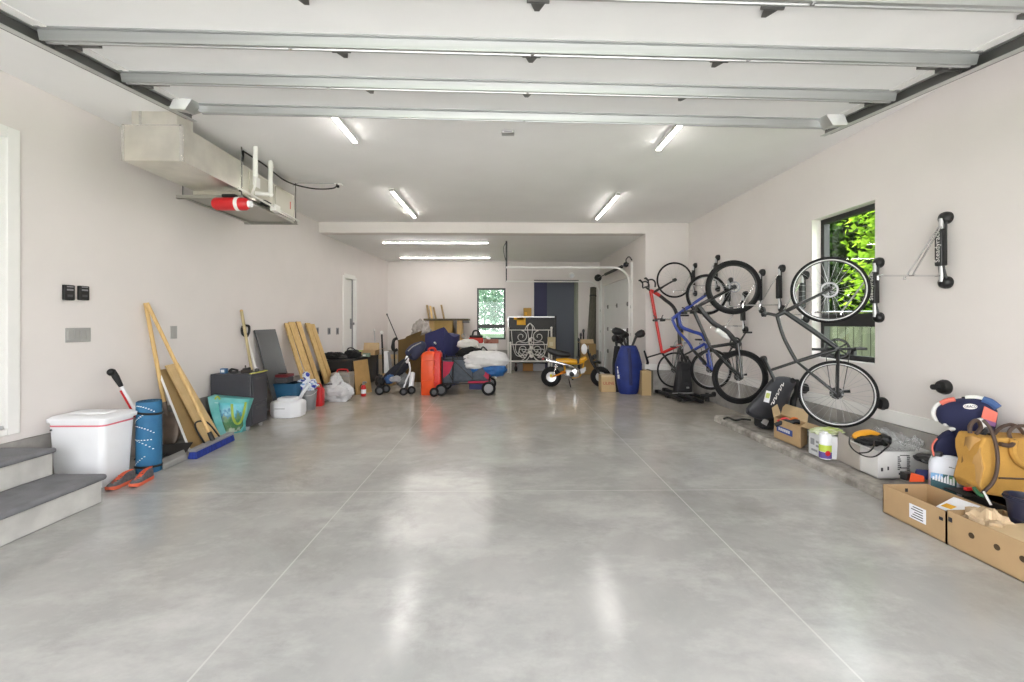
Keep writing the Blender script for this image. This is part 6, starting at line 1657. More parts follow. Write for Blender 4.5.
    for s, v in ((cs, ca), (-cs, -ca)):
        e = bb + v + Vector((0, s * .075, 0))
        MB().cyl(bb + Vector((0, s * .06, 0)), e, .014, .010, 10).build('crank_arm', J.get('crank_m', M_bmetal), o)
        MB().bb(e + Vector((-.045, s * .05 - .045, -.012)), e + Vector((.045, s * .05 + .045, .012))).build('pedal', M_black, o, bevel=.006)
    MB().tube([bb + Vector((cr_r, cs * .05, 0)), rh + Vector((.045, cs * .04, 0))], .004, 5).tube([bb + Vector((-cr_r, cs * .05, 0)), rh + Vector((-.05, cs * .04, .02))], .004, 5).build('chain', M_bmetal, o)
    MB().tube([rh + Vector((-.0, cs * .06, 0)), rh + Vector((-.05, cs * .06, .02)), rh + Vector((-.11, cs * .05, .03))], [.014, .012, .016], 8).build('derailleur', M_bmetal, o)
    if 'bottle' in J:
        q0, q1 = bf.p(*J['bottle'][0]), bf.p(*J['bottle'][1])
        MB().tube([q0, q0.lerp(q1, .12), q0.lerp(q1, .7), q0.lerp(q1, .8), q1], [.030, .036, .036, .026, .014], 14).build('water_bottle', M_trim, o)
    return o
# grey gravel bike, nearest
bfG = BikeFrame(3.28, 4.48, R_(33))
bike('bicycle', 'graphite grey bike hung in front of the window, nearest of the hanging bikes', bfG, .333, .019,
     dict(fh=(829, 290), rh=(837, 394), ht=(777, 315.5), hb=(786, 311), bb=(838, 349), sc=(796.5, 361.5), sd=(771, 370), st=(766, 313), ring=.105, ca=R_(-5) , top=[(784, 338)]),
     M_gbike, M_gbike, M_carbon, tubes=(.024, .018, .016), side=M_tan, disc=True, lat_bar=.16)
# black mountain bike
bfM = BikeFrame(3.09, 6.15, R_(6))
o = bike('mountain_bike', 'black mountain bike with white water bottle hung left of the window', bfM, .37, .032,
     dict(fh=(733.3, 287.3), rh=(740, 377), ht=(693, 312), hb=(698, 306), bb=(737, 343), sc=(710, 347), sd=(700, 356), st=(690, 311), ring=.08, ca=R_(-60), bottle=((716, 329), (729, 339)), down=[(712, 322), (726, 331)]),
     M_carbon, M_carbon, M_carbon, tubes=(.034, .022, .020), curved=True, disc=True, lat_bar=.30, spoke=32)
LT_ = mtx(Vector((-.72, 0, -1)).normalized(), Vector((1, 0, -.72)).normalized(), Vector((-.72, 0, -1)).normalized().cross(Vector((1, 0, -.72)).normalized()), bfM.p(714, 322.5, 0) + Vector((0, .036, 0)))
q0, q1 = bfM.p(703, 317, 0), bfM.p(727, 331, 0); X_ = (q1 - q0).normalized(); Z_ = Vector((0, 1, 0)); Y_ = Z_.cross(X_)
if Y_.x < 0: Z_ = -Z_; Y_ = Z_.cross(X_)
mk = MB(mtx(X_, Y_, Z_, q0.lerp(q1, .5) + Z_ * .036))
for k in range(9): mk.box((-.16 + .04 * k, 0, 0), (.022, .026, .002)); 
mk.build('white_decal', M_trim, o)
# blue mountain bike
bfB = BikeFrame(3.19, 7.2, R_(4))
bike('mountain_bike', 'royal blue mountain bike hung between the red and the black bikes', bfB, .325, .024,
     dict(fh=(706.5, 294.5), rh=(711, 369.5), ht=(672, 319), hb=(678.5, 314), bb=(706, 343), sc=(693, 350.5), sd=(684, 355), st=(660, 319), ring=.085, ca=R_(200), down=[(681, 326), (691, 331), (702, 335)], top=[(678, 331), (688, 342)], stem_m=M_chrome, crank_m=M_silver),
     M_bblue, M_bblue, M_silver, tubes=(.027, .022, .022), curved=True, lat_bar=.32, spoke=32)
# red road bike, farthest
bfR = BikeFrame(3.20, 8.60, R_(3))
bike('road_bike', 'red and black road bike with drop bars, farthest back of the hanging bikes', bfR, .34, .014,
     dict(fh=(674.5, 280), rh=(675, 370), ht=(650, 290.5), hb=(654, 292), bb=(680, 345), sc=(662, 353), sd=(647, 357.5), st=(645.5, 287), ring=.10, ca=R_(170), down=[(664, 299), (676, 312)], down_m=M_carbon, rear_m=M_carbon, crank_m=M_silver),
     M_bred, M_carbon, M_carbon, tubes=(.034, .028, .020), curved=True, drop=True, spoke=20)
# pannier, pump
p = at(684, 376, 8.33)
o = thing('pannier_bag', 'black pannier bag hanging between the red and blue bike wheels', 'bag', p)
MB().hexa([p + Vector((-.185, -.10, -.295)), p + Vector((.13, -.10, -.295)), p + Vector((.13, .10, -.295)), p + Vector((-.185, .10, -.295))], [p + Vector((-.11, -.06, .27)), p + Vector((.11, -.06, .27)), p + Vector((.11, .06, .27)), p + Vector((-.11, .06, .27))]).build('bag_body', mat('pannier_black', (.020, .020, .023), .6, var=.3), o, bevel=.04, seg=3)
MB().bb(p + Vector((-.09, -.10, -.1)), p + Vector((.09, -.085, .12))).build('front_pocket', mat('pocket_black', (.03, .03, .033), .5), o, bevel=.01)
MB().tube(bez([p + Vector((-.06, -.05, .25)), p + Vector((-.03, -.05, .36)), p + Vector((.05, -.05, .36)), p + Vector((.07, -.05, .25))]), .012, 8).build('bag_handle', M_black, o)
MB().box(p + Vector((.03, -.10, -.20)), (.05, .01, .03)).build('reflector', M_silver, o)
b = Vector((at(682, 390, 8.78).x, 8.78, 0))
o = thing('floor_pump', 'black floor pump with a yellow decal standing behind the pannier', 'pump', b)
zt = at(679, 313, 8.78).z
MB().bb(b + Vector((-.12, -.04, 0)), b + Vector((.12, .04, .03))).build('foot_plate', M_black, o, bevel=.01)
MB().cyl(b, b + Vector((0, 0, zt * .82)), .026).build('barrel', M_bmetal, o)
MB().cyl(b + Vector((0, 0, zt * .6)), b + Vector((0, 0, zt * .76)), .0275).build('yellow_decal', mat('pump_yellow', (.65, .50, .12), .5), o)
MB().cyl(b + Vector((0, 0, zt * .8)), b + Vector((0, 0, zt * .96)), .009).build('piston_rod', M_chrome, o)
MB().cyl(b + Vector((-.13, 0, zt * .97)), b + Vector((.13, 0, zt * .97)), .018).build('pump_handle', M_black, o)
# black folded hitch rack on the floor
c = Vector((3.24, 8.35, 0))
o = lthing('folded_carrier', 'black folded bike carrier lying on the floor under the hanging bikes', 'bike carrier', c, R_(-84))
for k, (y, l0, l1, z) in enumerate(((-.20, -.55, .50, .05), (-.08, -.50, .62, .09), (.05, -.42, .66, .05), (.17, -.30, .60, .09))):
    MB().bb((l0, y - .035, z - .03), (l1, y + .035, z + .02)).build('carrier_arm', M_bmetal, o, bevel=.008)
    MB().bb((l0 - .01, y - .042, z - .035), (l0 + .10, y + .042, z + .025)).build('arm_end', M_black, o, bevel=.008)
MB().bb((-.10, -.26, .0), (0, .24, .04)).bb((.30, -.22, 0), (.38, .24, .04)).build('cross_bar', M_bmetal, o, bevel=.006)
MB().cyl((.52, .22, .02), (.52, .22, .17), .04, .03, 14).cyl((.52, .10, .12), (.60, .34, .14), .03, seg=12).ball((.60, .30, .16), .045).build('hitch_head', M_black, o)
for k in range(3): MB().cyl((-.2 + .28 * k, -.20, .10), (-.1 + .28 * k, .16, .115), .010, seg=8).build('carrier_strap', M_silver if k == 1 else M_black, o)
# ------------------------------------------------------------------ things on the ledge and in the near right corner
# infant car seat
o = thing('infant_car_seat', 'dark grey infant car seat with a white label slumped before the hanging bikes', 'car seat', fl(768, 424, ZL))
M_cs = mat('seat_shell', (0.032, 0.033, 0.040), .5, var=.15)
M_csp = mat('seat_pad', (0.012, 0.012, 0.013), .85, var=.3)
Yc = 5.45
outl = [(743.5, 410), (752, 402), (761, 393), (768, 382), (774, 377), (785, 376), (796, 379), (797.5, 384), (791, 392), (790, 402), (786, 411), (778, 417), (771, 420), (763, 421), (754, 419), (746, 415)]
def shell(poly, Y, th, bulge, m, name, par, sub=1):
    n = len(poly)
    front = [at(x, y, Y(x) if callable(Y) else Y) for x, y in poly]; cen = sum(front, Vector()) / n
    vd = Vector((cen.x, cen.y, 0)).normalized()
    rings = []
    for s, dy in ((.55, -bulge), (.86, -bulge * .75), (1.0, -.0), (1.0, th * .5), (.9, th), (.5, th * 1.05)):
        rings.append([cen + (p - cen) * s + vd * dy for p in front])
    return loft(MB(), rings).build(name, m, par, sub=sub)
shell(outl, Yc, .18, .08, M_cs, 'seat_shell', o)
rim = [at(x, y, Yc - .01) for x, y in ((794, 380), (788, 384), (783, 391), (782, 399), (777, 407), (768, 411), (757, 412), (747, 411))]
MB().tube(bez(rim, 6), .032, 10).build('padded_rim', M_csp, o)
MB().plank(at(763.8, 401.5, Yc - .125), at(769, 403, Yc - .125), at(771.3, 391.5, Yc - .115), at(766.5, 390.5, Yc - .115), .006).build('white_label', M_white, o)
MB().plank(at(765.5, 397.5, Yc - .133), at(769.2, 398.5, Yc - .133), at(770.3, 393.5, Yc - .125), at(766.8, 392.8, Yc - .125), .004).build('label_mark', mat('lime_mark', (.55, .60, .18), .6), o)
sq = MB()
for k in range(5):
    x0, y0 = 771 + k * 2.3, 405 - k * 4.4
    sq.tube(bez([at(x0, y0, Yc - .12), at(x0 + 1.6, y0 - 3.2, Yc - .12), at(x0 + 2.8, y0 - 1.2, Yc - .12), at(x0 + 3.4, y0 - 4.6, Yc - .11)], 4), .004, 5)
sq.build('white_script', M_trim, o)
MB().bb(Vector((at(763, 425, Yc).x, Yc + .02, ZL + .004)), Vector((at(789, 425, Yc).x, Yc + .22, at(789, 414, Yc).z))).build('seat_base', M_csp, o, bevel=.03, seg=3)
MB().plank(at(761.5, 423, Yc - .02), at(766.5, 426, Yc - .02), at(769, 421, Yc - .03), at(764, 418.5, Yc - .03), .01).build('silver_buckle', M_silver, o)
MB().tube(bez([at(782, 418, Yc), at(785, 408, Yc + .02), at(788, 401, Yc + .05)]), .018, 8).build('teal_tab', mat('teal_tab', (.10, .30, .27), .6), o)
MB().tube(bez([at(796, 380, Yc + .15), at(797, 391, Yc + .1), at(793, 402, Yc + .05), at(794, 415, Yc + .08)]), .035, 10).build('carry_handle', M_black, o)
MB().tube(bez([fl(751, 420, ZL + .012), fl(742, 419.2, ZL + .012), fl(735, 420.2, ZL + .012), fl(728, 417.5, ZL + .014), fl(724, 418.8, ZL + .012)]), .014, 6).build('loose_strap', M_black, o)
# grey backpack between seat and bike wheel
p = fl(802, 424, ZL)
o = thing('grey_sleeve', 'grey padded sleeve standing between the car seat and the bike wheel', 'sleeve', p)
MB().plank(p + Vector((-.12, .45, 0)), p + Vector((.13, .42, 0)), p + Vector((.10, .55, .34)), p + Vector((-.10, .58, .34)), .05).build('sleeve_body', mat('sleeve_grey', (.20, .205, .215), .8, var=.1), o, bevel=.02)
MB().plank(p + Vector((-.09, .444, .05)), p + Vector((.09, .424, .05)), p + Vector((.08, .484, .22)), p + Vector((-.08, .504, .22)), .006).build('sleeve_pocket', M_grey, o)

# open box with blue label
bl, bf_, brr = fl(774, 437, ZL), fl(800.5, 448.5, ZL), fl(811, 441, ZL)
o = thing('open_box', 'open cardboard box with a blue label left of the white packets', 'box', (bl + brr) / 2)
e1 = bf_ - bl; e2 = brr - bf_; e2 = e2.normalized() * .26
H = .225
M4 = [bl, bf_, bf_ + e2, bl + e2]
def walls(poly, h, t, m, name, par):
    mb = MB(); n = len(poly); c = sum(poly, Vector()) / n
    for i in range(n):
        a, b = poly[i], poly[(i + 1) % n]
        ia, ib = a + (c - a).normalized() * t, b + (c - b).normalized() * t
        mb.hexa([a, b, ib, ia], [p + Vector((0, 0, h)) for p in (a, b, ib, ia)])
    mb.hexa([p + Vector((0, 0, .001)) for p in poly], [p + Vector((0, 0, .01)) for p in poly])
    return mb.build(name, m, par)
walls(M4, H, .008, M_card, 'box_body', o)
up = Vector((0, 0, H)); n1 = Vector((e1.y, -e1.x, 0)).normalized()
if n1.y > 0: n1 = -n1
MB().plank(bl + up, bl + e2 + up, bl + e2 + up + Vector((-.03, .02, .11)), bl + up + Vector((-.03, -.02, .11)), .006).build('left_flap', M_card2, o)
MB().plank(bl + e2 + up, bf_ + e2 + up, bf_ + e2 * 1.5 + up + Vector((.02, .06, .10)), bl + e2 * 1.5 + up + Vector((.03, .06, .10)), .006).build('back_flap', M_card2, o)
MB().plank(bf_ + up, bf_ + e2 + up, bf_ + e2 + up + Vector((.13, -.02, -.04)), bf_ + up + Vector((.13, -.06, -.04)), .006).build('right_flap', M_card, o)
def face(a, e, u0, u1, z0, z1, off=.003):
    nn = Vector((e.y, -e.x, 0)).normalized() * off
    return [a + e * u0 + Vector((0, 0, z0)) + nn, a + e * u1 + Vector((0, 0, z0)) + nn, a + e * u1 + Vector((0, 0, z1)) + nn, a + e * u0 + Vector((0, 0, z1)) + nn]
MB().plank(*face(bl, e1, .12, .72, .085, .15), .002).build('blue_label', mat('label_blue', (.03, .07, .30), .5), o)
mk = MB()
for k in range(6): mk.plank(*face(bl, e1, .20 + k * .075, .25 + k * .075, .105, .135, .0045), .001)
mk.build('label_print', M_white, o)
ct = (bl + bf_ + e2) / 2 + e2 * .3; ct = bl + e1 * .5 + e2 * .5
for nm, lab, dx, m in (('red_tool', 'red and black hand tool inside the open cardboard box', -.05, M_red), ('orange_tool', 'dark tool with orange trim inside the open cardboard box', .06, M_black)):
    t_ = thing(nm, lab, 'tool', ct + Vector((dx, 0, .15)))
    MB().tube(bez([ct + Vector((dx - .10, .03, .16)), ct + Vector((dx, 0, .21)), ct + Vector((dx + .06, -.03, .19))]), .024, 8).build('tool_body', M_black, t_)
    MB().tube(bez([ct + Vector((dx - .06, .05, .20)), ct + Vector((dx + .01, .04, .235)), ct + Vector((dx + .05, .02, .22))]), .013, 8).build('tool_grip', m if m is M_red else mat('tool_orange', (.65, .16, .02), .5), t_)
# white carton and spray packet
a0, a1 = fl(808.5, 452.5, ZL), fl(824, 459.5, ZL)
o = thing('white_packet_box', 'white printed carton right of the open box, topped by a yellow bag', 'carton', (a0 + a1) / 2)
e = a1 - a0; dp_ = Vector((-e.y, e.x, 0)).normalized() * .13
h_ = at(810, 431, a0.y).z - ZL
MB().hexa([a0, a1, a1 + dp_, a0 + dp_], [p + Vector((0, 0, h_)) for p in (a0, a1, a1 + dp_, a0 + dp_)]).build('carton_body', mat('white_card', (.70, .71, .73), .6, var=.05), o, bevel=.004)
mk = MB()
for k, (z0, z1, u0, u1) in enumerate(((.10, .16, .15, .4), (.09, .11, .5, .85), (.13, .15, .5, .8), (.04, .06, .2, .6))): mk.plank(*face(a0, e, u0, u1, z0, z1, .002), .001)
mk.build('grey_print', mat('grey_print', (.30, .31, .33), .6), o)
o = thing('yellow_bag', 'crumpled white and lime plastic bag on top of the white printed carton', 'bag', a0 + Vector((.05, 0, h_)))
cc = (a0 + a1 + dp_) / 2 + dp_ * .25 + Vector((.0, 0, h_ + .016)); cc.z = ZL + h_ + .02
MB().blob(cc + Vector((.02, .02, .0)), (.15, .09, .035), .35, 3, 71, ZL + h_ + .002).build('bag_body', mat('lime_white', (.70, .72, .62), .4, var_col=(.50, .60, .10), scale=10), o)
b0 = fl(829, 460, ZL)
o = thing('spray_bottle', 'white bottle with a lime and purple label right of the white carton', 'bottle', b0)
hb2 = at(829, 433, b0.y).z - ZL
MB().lathe([(.048, 0), (.052, .01), (.052, hb2 * .85), (.045, hb2 * .93), (.02, hb2 * .97), (.02, hb2)], b0 + Vector((0, .05, 0)), seg=24).build('bottle_body', M_white, o)
MB().lathe([(.0525, hb2 * .28), (.053, hb2 * .29), (.053, hb2 * .52), (.0525, hb2 * .53)], b0 + Vector((0, .05, 0)), seg=24).build('lime_band', mat('lime_band', (.50, .62, .08), .5), o)
MB().lathe([(.0525, .01), (.053, .015), (.053, hb2 * .26), (.0525, hb2 * .27)], b0 + Vector((0, .05, 0)), seg=24).build('purple_band', mat('purple_band', (.12, .08, .30), .5), o)
MB().ball(b0 + Vector((-.01, -.0, hb2 * .24)), (.026, .008, .026)).build('red_badge', M_red, o)

# large white carton with garden tool
w0, w1 = fl(878, 478.5, ZL), fl(932, 478.5, ZL)
lf = fl(836.5, 459.5, ZL)
tl = at(855, 441, 1); 
o = thing('white_carton', 'large white open carton with black print holding an orange tool', 'carton', (w0 + w1) / 2)
Hc = .225
e = w1 - w0; dpv = (lf - w0)
dn = dpv.normalized() * .33
M_wc = mat('white_carton_card', (.72, .71, .69), .75, var=.06)
poly = [w0, w1, w1 + dn, w0 + dn]
walls(poly, Hc, .008, M_wc, 'carton_body', o)
ef = w0 + Vector((0, 0, Hc))
gs = mat('grey_card', (.44, .40, .36), .8, var=.06)
MB().plank(lf + Vector((0, 0, .005)), w0 + dn * .62 + Vector((-.01, 0, .0)), w0 + dn * .62 + Vector((-.01, 0, Hc)), lf + Vector((.02, 0, Hc + .045)), .006).build('grey_side_flap', gs, o)
MB().plank(w0 + Vector((0, 0, Hc)), w0 + dn + Vector((0, 0, Hc)), w0 + dn + Vector((-.03, -.03, Hc + .02)), w0 + Vector((-.035, -.03, Hc + .0)), .006).build('left_flap', M_wc, o)
mk = MB()
fz = lambda u0, u1, z0, z1: face(w0, e, u0, u1, z0, z1, .003)
for k in range(7): mk.plank(*fz(.36, .40 + .012 * (k % 3), .175 - .017 * k, .185 - .017 * k), .001)
for k in range(8): mk.plank(*fz(.53, .58 + .01 * (k % 2), .185 - .017 * k, .195 - .017 * k), .001)
mk.plank(*fz(.40, .54, .19, .197), .001).plank(*fz(.40, .54, .085, .092), .001).plank(*fz(.38, .56, .03, .05), .001)
mk.plank(*fz(.05, .09, .06, .09), .001).plank(*fz(.17, .20, .07, .10), .001)
mk.build('black_print', M_ink, o)
tp_ = w0 + dn * .35 + Vector((.06, 0, Hc))
o = thing('hedge_trimmer', 'orange topped black power tool with a looped cord in the white carton', 'power tool', tp_)
p0, p1 = at(857, 436, 3.95), at(880, 434, 3.95)
MB().tube(bez([at(853, 437, 4.0), at(862, 433.5, 4.0), at(872, 433, 4.0), at(881, 435, 3.98)]), [.015, .02, .024, .028, .03, .03, .03, .03, .03, .03, .03, .03, .03, .03, .03, .028, .026, .024, .022, .02, .018, .016, .014, .012, .01], 10).build('orange_cover', mat('tool_amber', (.72, .33, .02), .45), o)
MB().blob(at(870, 440, 3.98), (.13, .09, .045), .25, 2.5, 81).blob(at(884, 440, 3.95), (.05, .06, .05), .2, 2, 82).build('tool_body', M_black, o)
cd = [at(850, 437, 3.92), at(849.5, 444, 3.85), at(855, 451, 3.78), at(866, 456.5, 3.74), at(876, 456, 3.72), at(884, 450, 3.74), at(889, 445, 3.8), at(884, 441, 3.88)]
MB().tube(bez(cd, 6), .006, 6).tube(bez([at(858, 453, 3.78), at(868, 452, 3.74), at(873.5, 447, 3.76), at(874, 441, 3.85)], 6), .006, 6).build('power_cord', M_black, o)
# crumpled clear sheet behind
o = thing('plastic_sheet', 'crumpled clear plastic sheeting behind the white carton on the ledge', 'plastic sheet', fl(905, 445, ZL))
def shf(u, v):
    p = Vector((3.33 + .28 * v, 4.45 - .60 * u, ZL))
    k = noise.noise(Vector((u * 5, v * 5, 2))) * .10 + abs(noise.noise(Vector((u * 11, v * 9, 5)))) * .09
    p.z = ZL + .03 + max(0, .20 * v + .06 * math.sin(u * PI) + k * .9); return p
vs = [shf(i / 40, j / 28) for j in range(29) for i in range(41)]
fs = [(j * 41 + i, j * 41 + i + 1, (j + 1) * 41 + i + 1, (j + 1) * 41 + i) for j in range(28) for i in range(40)]
MB().add(vs, fs).build('sheet', film_mat('clear_film', .22), o, smooth=15, solid=.0015)

# booster seat
o = thing('booster_seat', 'navy child booster seat with coral and white panels against the right wall', 'child seat', fl(965, 468, ZL))
M_bn = mat('booster_navy', (0.018, 0.022, 0.075), .8, var=.12, bump=.15, bscale=90)
M_cor = mat('coral_fabric', (.78, .19, .14), .7)
yb = lambda x: 3.50 - .0045 * (x - 935)
ba = lambda x, y, d=0.0: at(x, y, yb(x) + d)
upper = [(935, 411), (939, 404), (947, 400.5), (960, 398.5), (975, 397.8), (986, 400), (995, 405.5), (998.5, 411), (998, 420), (996, 431), (990, 443), (980, 452), (968, 456), (958, 456.5), (957, 447), (955.5, 434), (951, 428), (946, 424.5), (941, 425), (936, 420)]
wing = shell(upper, yb, .12, .05, M_bn, 'back_shell', o)
lower = [(932, 448), (935, 440), (942, 433), (951, 430), (960, 431), (966, 440), (966, 452), (962, 462), (950, 464), (941, 459), (934, 454)]
shell(lower, lambda x: 3.47 - .002 * (x - 935), .14, .05, M_bn, 'seat_wing', o)
MB().tube(bez([ba(x, y, +.0) for x, y in ((936.5, 421), (933, 414), (935, 407), (940, 402.5))], 6), .014, 8).tube(bez([ba(x, y, -.02) for x, y in ((945, 425.5), (949, 421.5), (955, 421.5), (957, 427), (950, 429.5))], 6), .016, 8).build('white_edge', M_trim, o)
MB().plank(ba(981, 418, -.062), ba(996, 423, -.05), ba(998, 413, -.05), ba(984, 406, -.062), .012).build('coral_panel', M_cor, o, bevel=.004)
MB().plank(ba(982, 422.5, -.062), ba(995, 427, -.05), ba(996, 423, -.05), ba(981, 418, -.062), .012).build('lilac_panel', mat('lilac', (.30, .14, .34), .7), o)
MB().tube(bez([ba(941, 403.5, -.01), ba(947, 400.6, -.01), ba(955, 399.2, -.01)], 6), .018, 8).build('coral_trim', M_cor, o)
MB().tube(bez([ba(966, 398.3, +.02), ba(974, 397.5, +.02), ba(984, 399.3, +.02)], 6), .02, 8).build('white_trim', M_trim, o)
MB().tube(bez([ba(983, 399.5, 0), ba(991, 402.5, 0), ba(998, 408, 0)], 6), .026, 8).build('blue_trim', mat('booster_blue', (.05, .11, .28), .7), o)
MB().bb(ba(963.5, 400, +.02), ba(968, 396.5, +.06)).build('headrest_knob', M_black, o, bevel=.006)
pc = ba(970, 406.5, -.06)
lt = mtx(Vector((1, 0, -.04)).normalized(), Vector((.04, 0, 1)).normalized(), Vector((0, -1, 0)), pc)
MB(lt).prism([(.052 * math.cos(2 * PI * k / 28), .020 * math.sin(2 * PI * k / 28)) for k in range(28)], .003).build('logo_oval', M_trim, o)
lt2 = mtx(Vector((1, 0, -.04)).normalized(), Vector((.04, 0, 1)).normalized(), Vector((0, -1, 0)), pc + Vector((0, -.0035, 0)))
text_mb('GRACO', lt2, .026, .0008).build('logo_lettering', M_bn, o)
MB().tube(bez([ba(935, 457, -.1), ba(932.5, 450, -.11), ba(933, 444, -.11), ba(937, 438.5, -.11)], 6), .007, 6).build('coral_piping', M_cor, o)
# black cushion behind the jug
p = fl(927, 468, ZL); p.y = 3.62; p.x = at(928, 460, 3.62).x
o = thing('black_pad', 'flat black pad wedged between the white carton and the booster seat', 'pad', p)
MB().blob(at(929, 459, 3.6), (.09, .10, .035), .15, 2, 91).build('pad_body', M_black, o)
MB().tube(bez([at(922, 460, 3.55), at(926, 462.5, 3.52), at(934, 461, 3.52)]), .008, 6).build('pad_piping', M_dgrey, o)
# orange red strap box
o = thing('orange_wedge', 'orange red and navy wedge behind the front cardboard box', 'toy part', fl(915, 485, ZL))
MB().hexa([at(909, 482, 3.36), at(925, 482, 3.36), at(925, 482, 3.5), at(909, 482, 3.5)], [at(911, 472.5, 3.36), at(924, 476, 3.36), at(924, 476, 3.5), at(911, 472.5, 3.5)]).build('orange_part', mat('orange_red', (.75, .10, .03), .5), o, bevel=.006)
MB().hexa([at(914, 476, 3.44), at(928, 480, 3.44), at(928, 480, 3.62), at(914, 476, 3.62)], [at(916, 469, 3.44), at(929, 470, 3.44), at(929, 470, 3.62), at(916, 469, 3.62)]).build('navy_part', M_navy, o, bevel=.006)
MB().bb(at(906.5, 481, 3.4), at(910, 471, 3.46)).build('black_strap', M_black, o, bevel=.004)

# white jug
jc = Vector((at(946, 480, 3.37).x, 3.37, 0))
o = thing('white_jug', 'white plastic jug with a blue and green label before the booster seat', 'jug', jc)
JM = rotz(-R_(42), jc)                # front (local -y) turned to the open floor
zj = at(945, 459, 3.32).z; zbase = ZL; hw, hd = .098, .075
M_jug = mat('jug_white', (.70, .73, .80), .35, var=.03)
loft(MB(JM), [lift(rr(-hw + .01, -hd + .01, hw - .01, hd - .01, .04), zbase), lift(rr(-hw, -hd, hw, hd, .04), zbase + .02), lift(rr(-hw, -hd, hw, hd, .04), zj - .06), lift(rr(-hw + .015, -hd + .01, hw - .025, hd - .01, .035), zj - .015), lift(rr(-hw + .04, -hd + .02, hw - .05, hd - .02, .03), zj)]).build('jug_body', M_jug, o)
MB(JM).cyl((-hw + .05, 0, zj - .02), (-hw + .05, 0, zj + .03), .03).build('dark_cap', M_dgrey, o)
MB(JM).plank((.01, -hd - .002, zj - .058), (.072, -hd - .002, zj - .066), (.072, -hd + .02, zj - .034), (.01, -hd + .02, zj - .026), .008).build('handle_hole', M_black, o, bevel=.004)
MB(JM).tube(bez([(-.02, -hd + .03, zj - .01), (.005, -hd + .03, zj + .008), (.06, -hd + .03, zj + .002), (.085, -hd + .03, zj - .05)]), .016, 8).build('jug_handle', M_jug, o)
yl = -hd - .0015
MB(JM).bb((-hw + .012, yl - .001, zbase + .04), (hw - .045, yl + .002, zj - .115)).build('label_panel', mat('label_dark', (.04, .12, .14), .5), o)
MB(JM).bb((-hw + .012, yl - .0025, zj - .155), (-.02, yl - .001, zj - .115)).build('label_sky', mat('label_sky', (.22, .45, .75), .5), o)
MB(JM).bb((.005, yl - .0025, zj - .165), (hw - .048, yl - .001, zj - .125)).build('label_green', mat('label_green', (.10, .25, .10), .5), o)
mk = MB(JM); zz_ = zbase + .14
for k in range(8):
    x0_ = -hw + .02 + .0155 * k
    mk.plank((x0_, yl - .004, zz_ - .014 - .003 * k), (x0_ + .013, yl - .004, zz_ - .014 - .003 * k), (x0_ + .012, yl - .004, zz_ + .012 + .014 * (k % 3)), (x0_ + .002, yl - .004, zz_ + .010 + .014 * (k % 2)), .002)
mk.build('label_lettering', M_white, o)

# tan tool bag
o = thing('tool_bag', 'tan suede tool bag with brown piping and loop handles in the near right corner', 'tool bag', fl(1000, 500, ZL))
M_suede = mat('tan_suede', (0.52, 0.285, 0.062), .9, var=.14, scale=6, bump=.25, bscale=70)
M_sued2 = mat('tan_suede_inside', (0.44, 0.25, 0.085), .9, var=.2, scale=5)
M_pipe = mat('brown_piping', (0.075, 0.045, 0.032), .55)
Yt = 2.98
def tb_pt(x, y, Y): return at(x, y, Y)
x0 = 962
front = [(985, 437.5), (1000, 438), (1030, 439), (1050, 440), (1050, 500), (1030, 502), (1000, 497), (984, 494.5), (979, 486), (981, 478), (984, 467), (981, 455), (981, 446)]
fr_pts = [at(x, y, Yt) for x, y in front]
n = len(fr_pts)
loft(MB(), [[p for p in fr_pts], [p + Vector((.02, .20, 0)) for p in fr_pts]]).build('bag_body', M_suede, o, bevel=.012)
# open end gusset
end = [at(981, 439, Yt + .02), at(973, 436, Yt + .02), at(966, 437, Yt + .10), at(962, 458, Yt + .16), at(961.5, 470, Yt + .16), at(967, 484, Yt + .10), at(976, 494, Yt + .02), at(983, 494.5, Yt), at(979, 486, Yt), at(983, 468, Yt), at(980, 452, Yt)]
mid = sum(end, Vector()) / len(end) + Vector((.04, .08, 0))
vs = end + [mid]; fs = [(i, (i + 1) % len(end), len(end)) for i in range(len(end))]
MB().add(vs, fs).build('end_gusset', M_sued2, o, solid=.008)
MB().tube(bez([at(983, 420, Yt - .0), at(990, 428, Yt - .03), at(995, 441, Yt - .04), at(997.5, 455, Yt - .04), at(997, 470, Yt - .04), at(993, 482, Yt - .03), at(986, 490, Yt - .02), at(980, 495, Yt - .01)], 6), .011, 8).build('side_piping', M_pipe, o)
MB().tube([at(999, 478, Yt - .006), at(1030, 479, Yt - .006), at(1050, 480, Yt - .006)], .006, 6).build('lower_piping', M_pipe, o)
MB().tube(bez([at(970, 433, Yt + .05), at(970, 426, Yt + .05), at(975, 420.5, Yt + .05), at(979, 422, Yt + .05), at(980.5, 428, Yt + .05), at(976, 434, Yt + .05)], 6), .012, 8).build('near_loop', M_pipe, o)
MB().tube(bez([at(993, 436, Yt + .1), at(1000, 428, Yt + .1), at(1010, 424.5, Yt + .1), at(1018, 427, Yt + .1), at(1024, 434, Yt + .1)], 6), .011, 8).tube(bez([at(1012, 441, Yt + .02), at(1009, 433, Yt + .02), at(1014, 427, Yt + .02), at(1024, 426, Yt + .02), at(1036, 430, Yt + .02), at(1040, 440, Yt + .02)], 6), .011, 8).build('loop_handle', M_pipe, o)
MB().tube(bez([at(1000, 444, Yt - .02), at(1010, 445.5, Yt - .025), at(1016, 441, Yt - .02)], 6), .014, 8).build('rolled_grip', M_pipe, o)
MB().tube(bez([at(1014, 440, Yt - .015), at(1013, 452, Yt - .02), at(1019, 462, Yt - .02), at(1030, 468, Yt - .02)], 6), [.022] * 19, 8).build('suede_strap', M_suede, o)
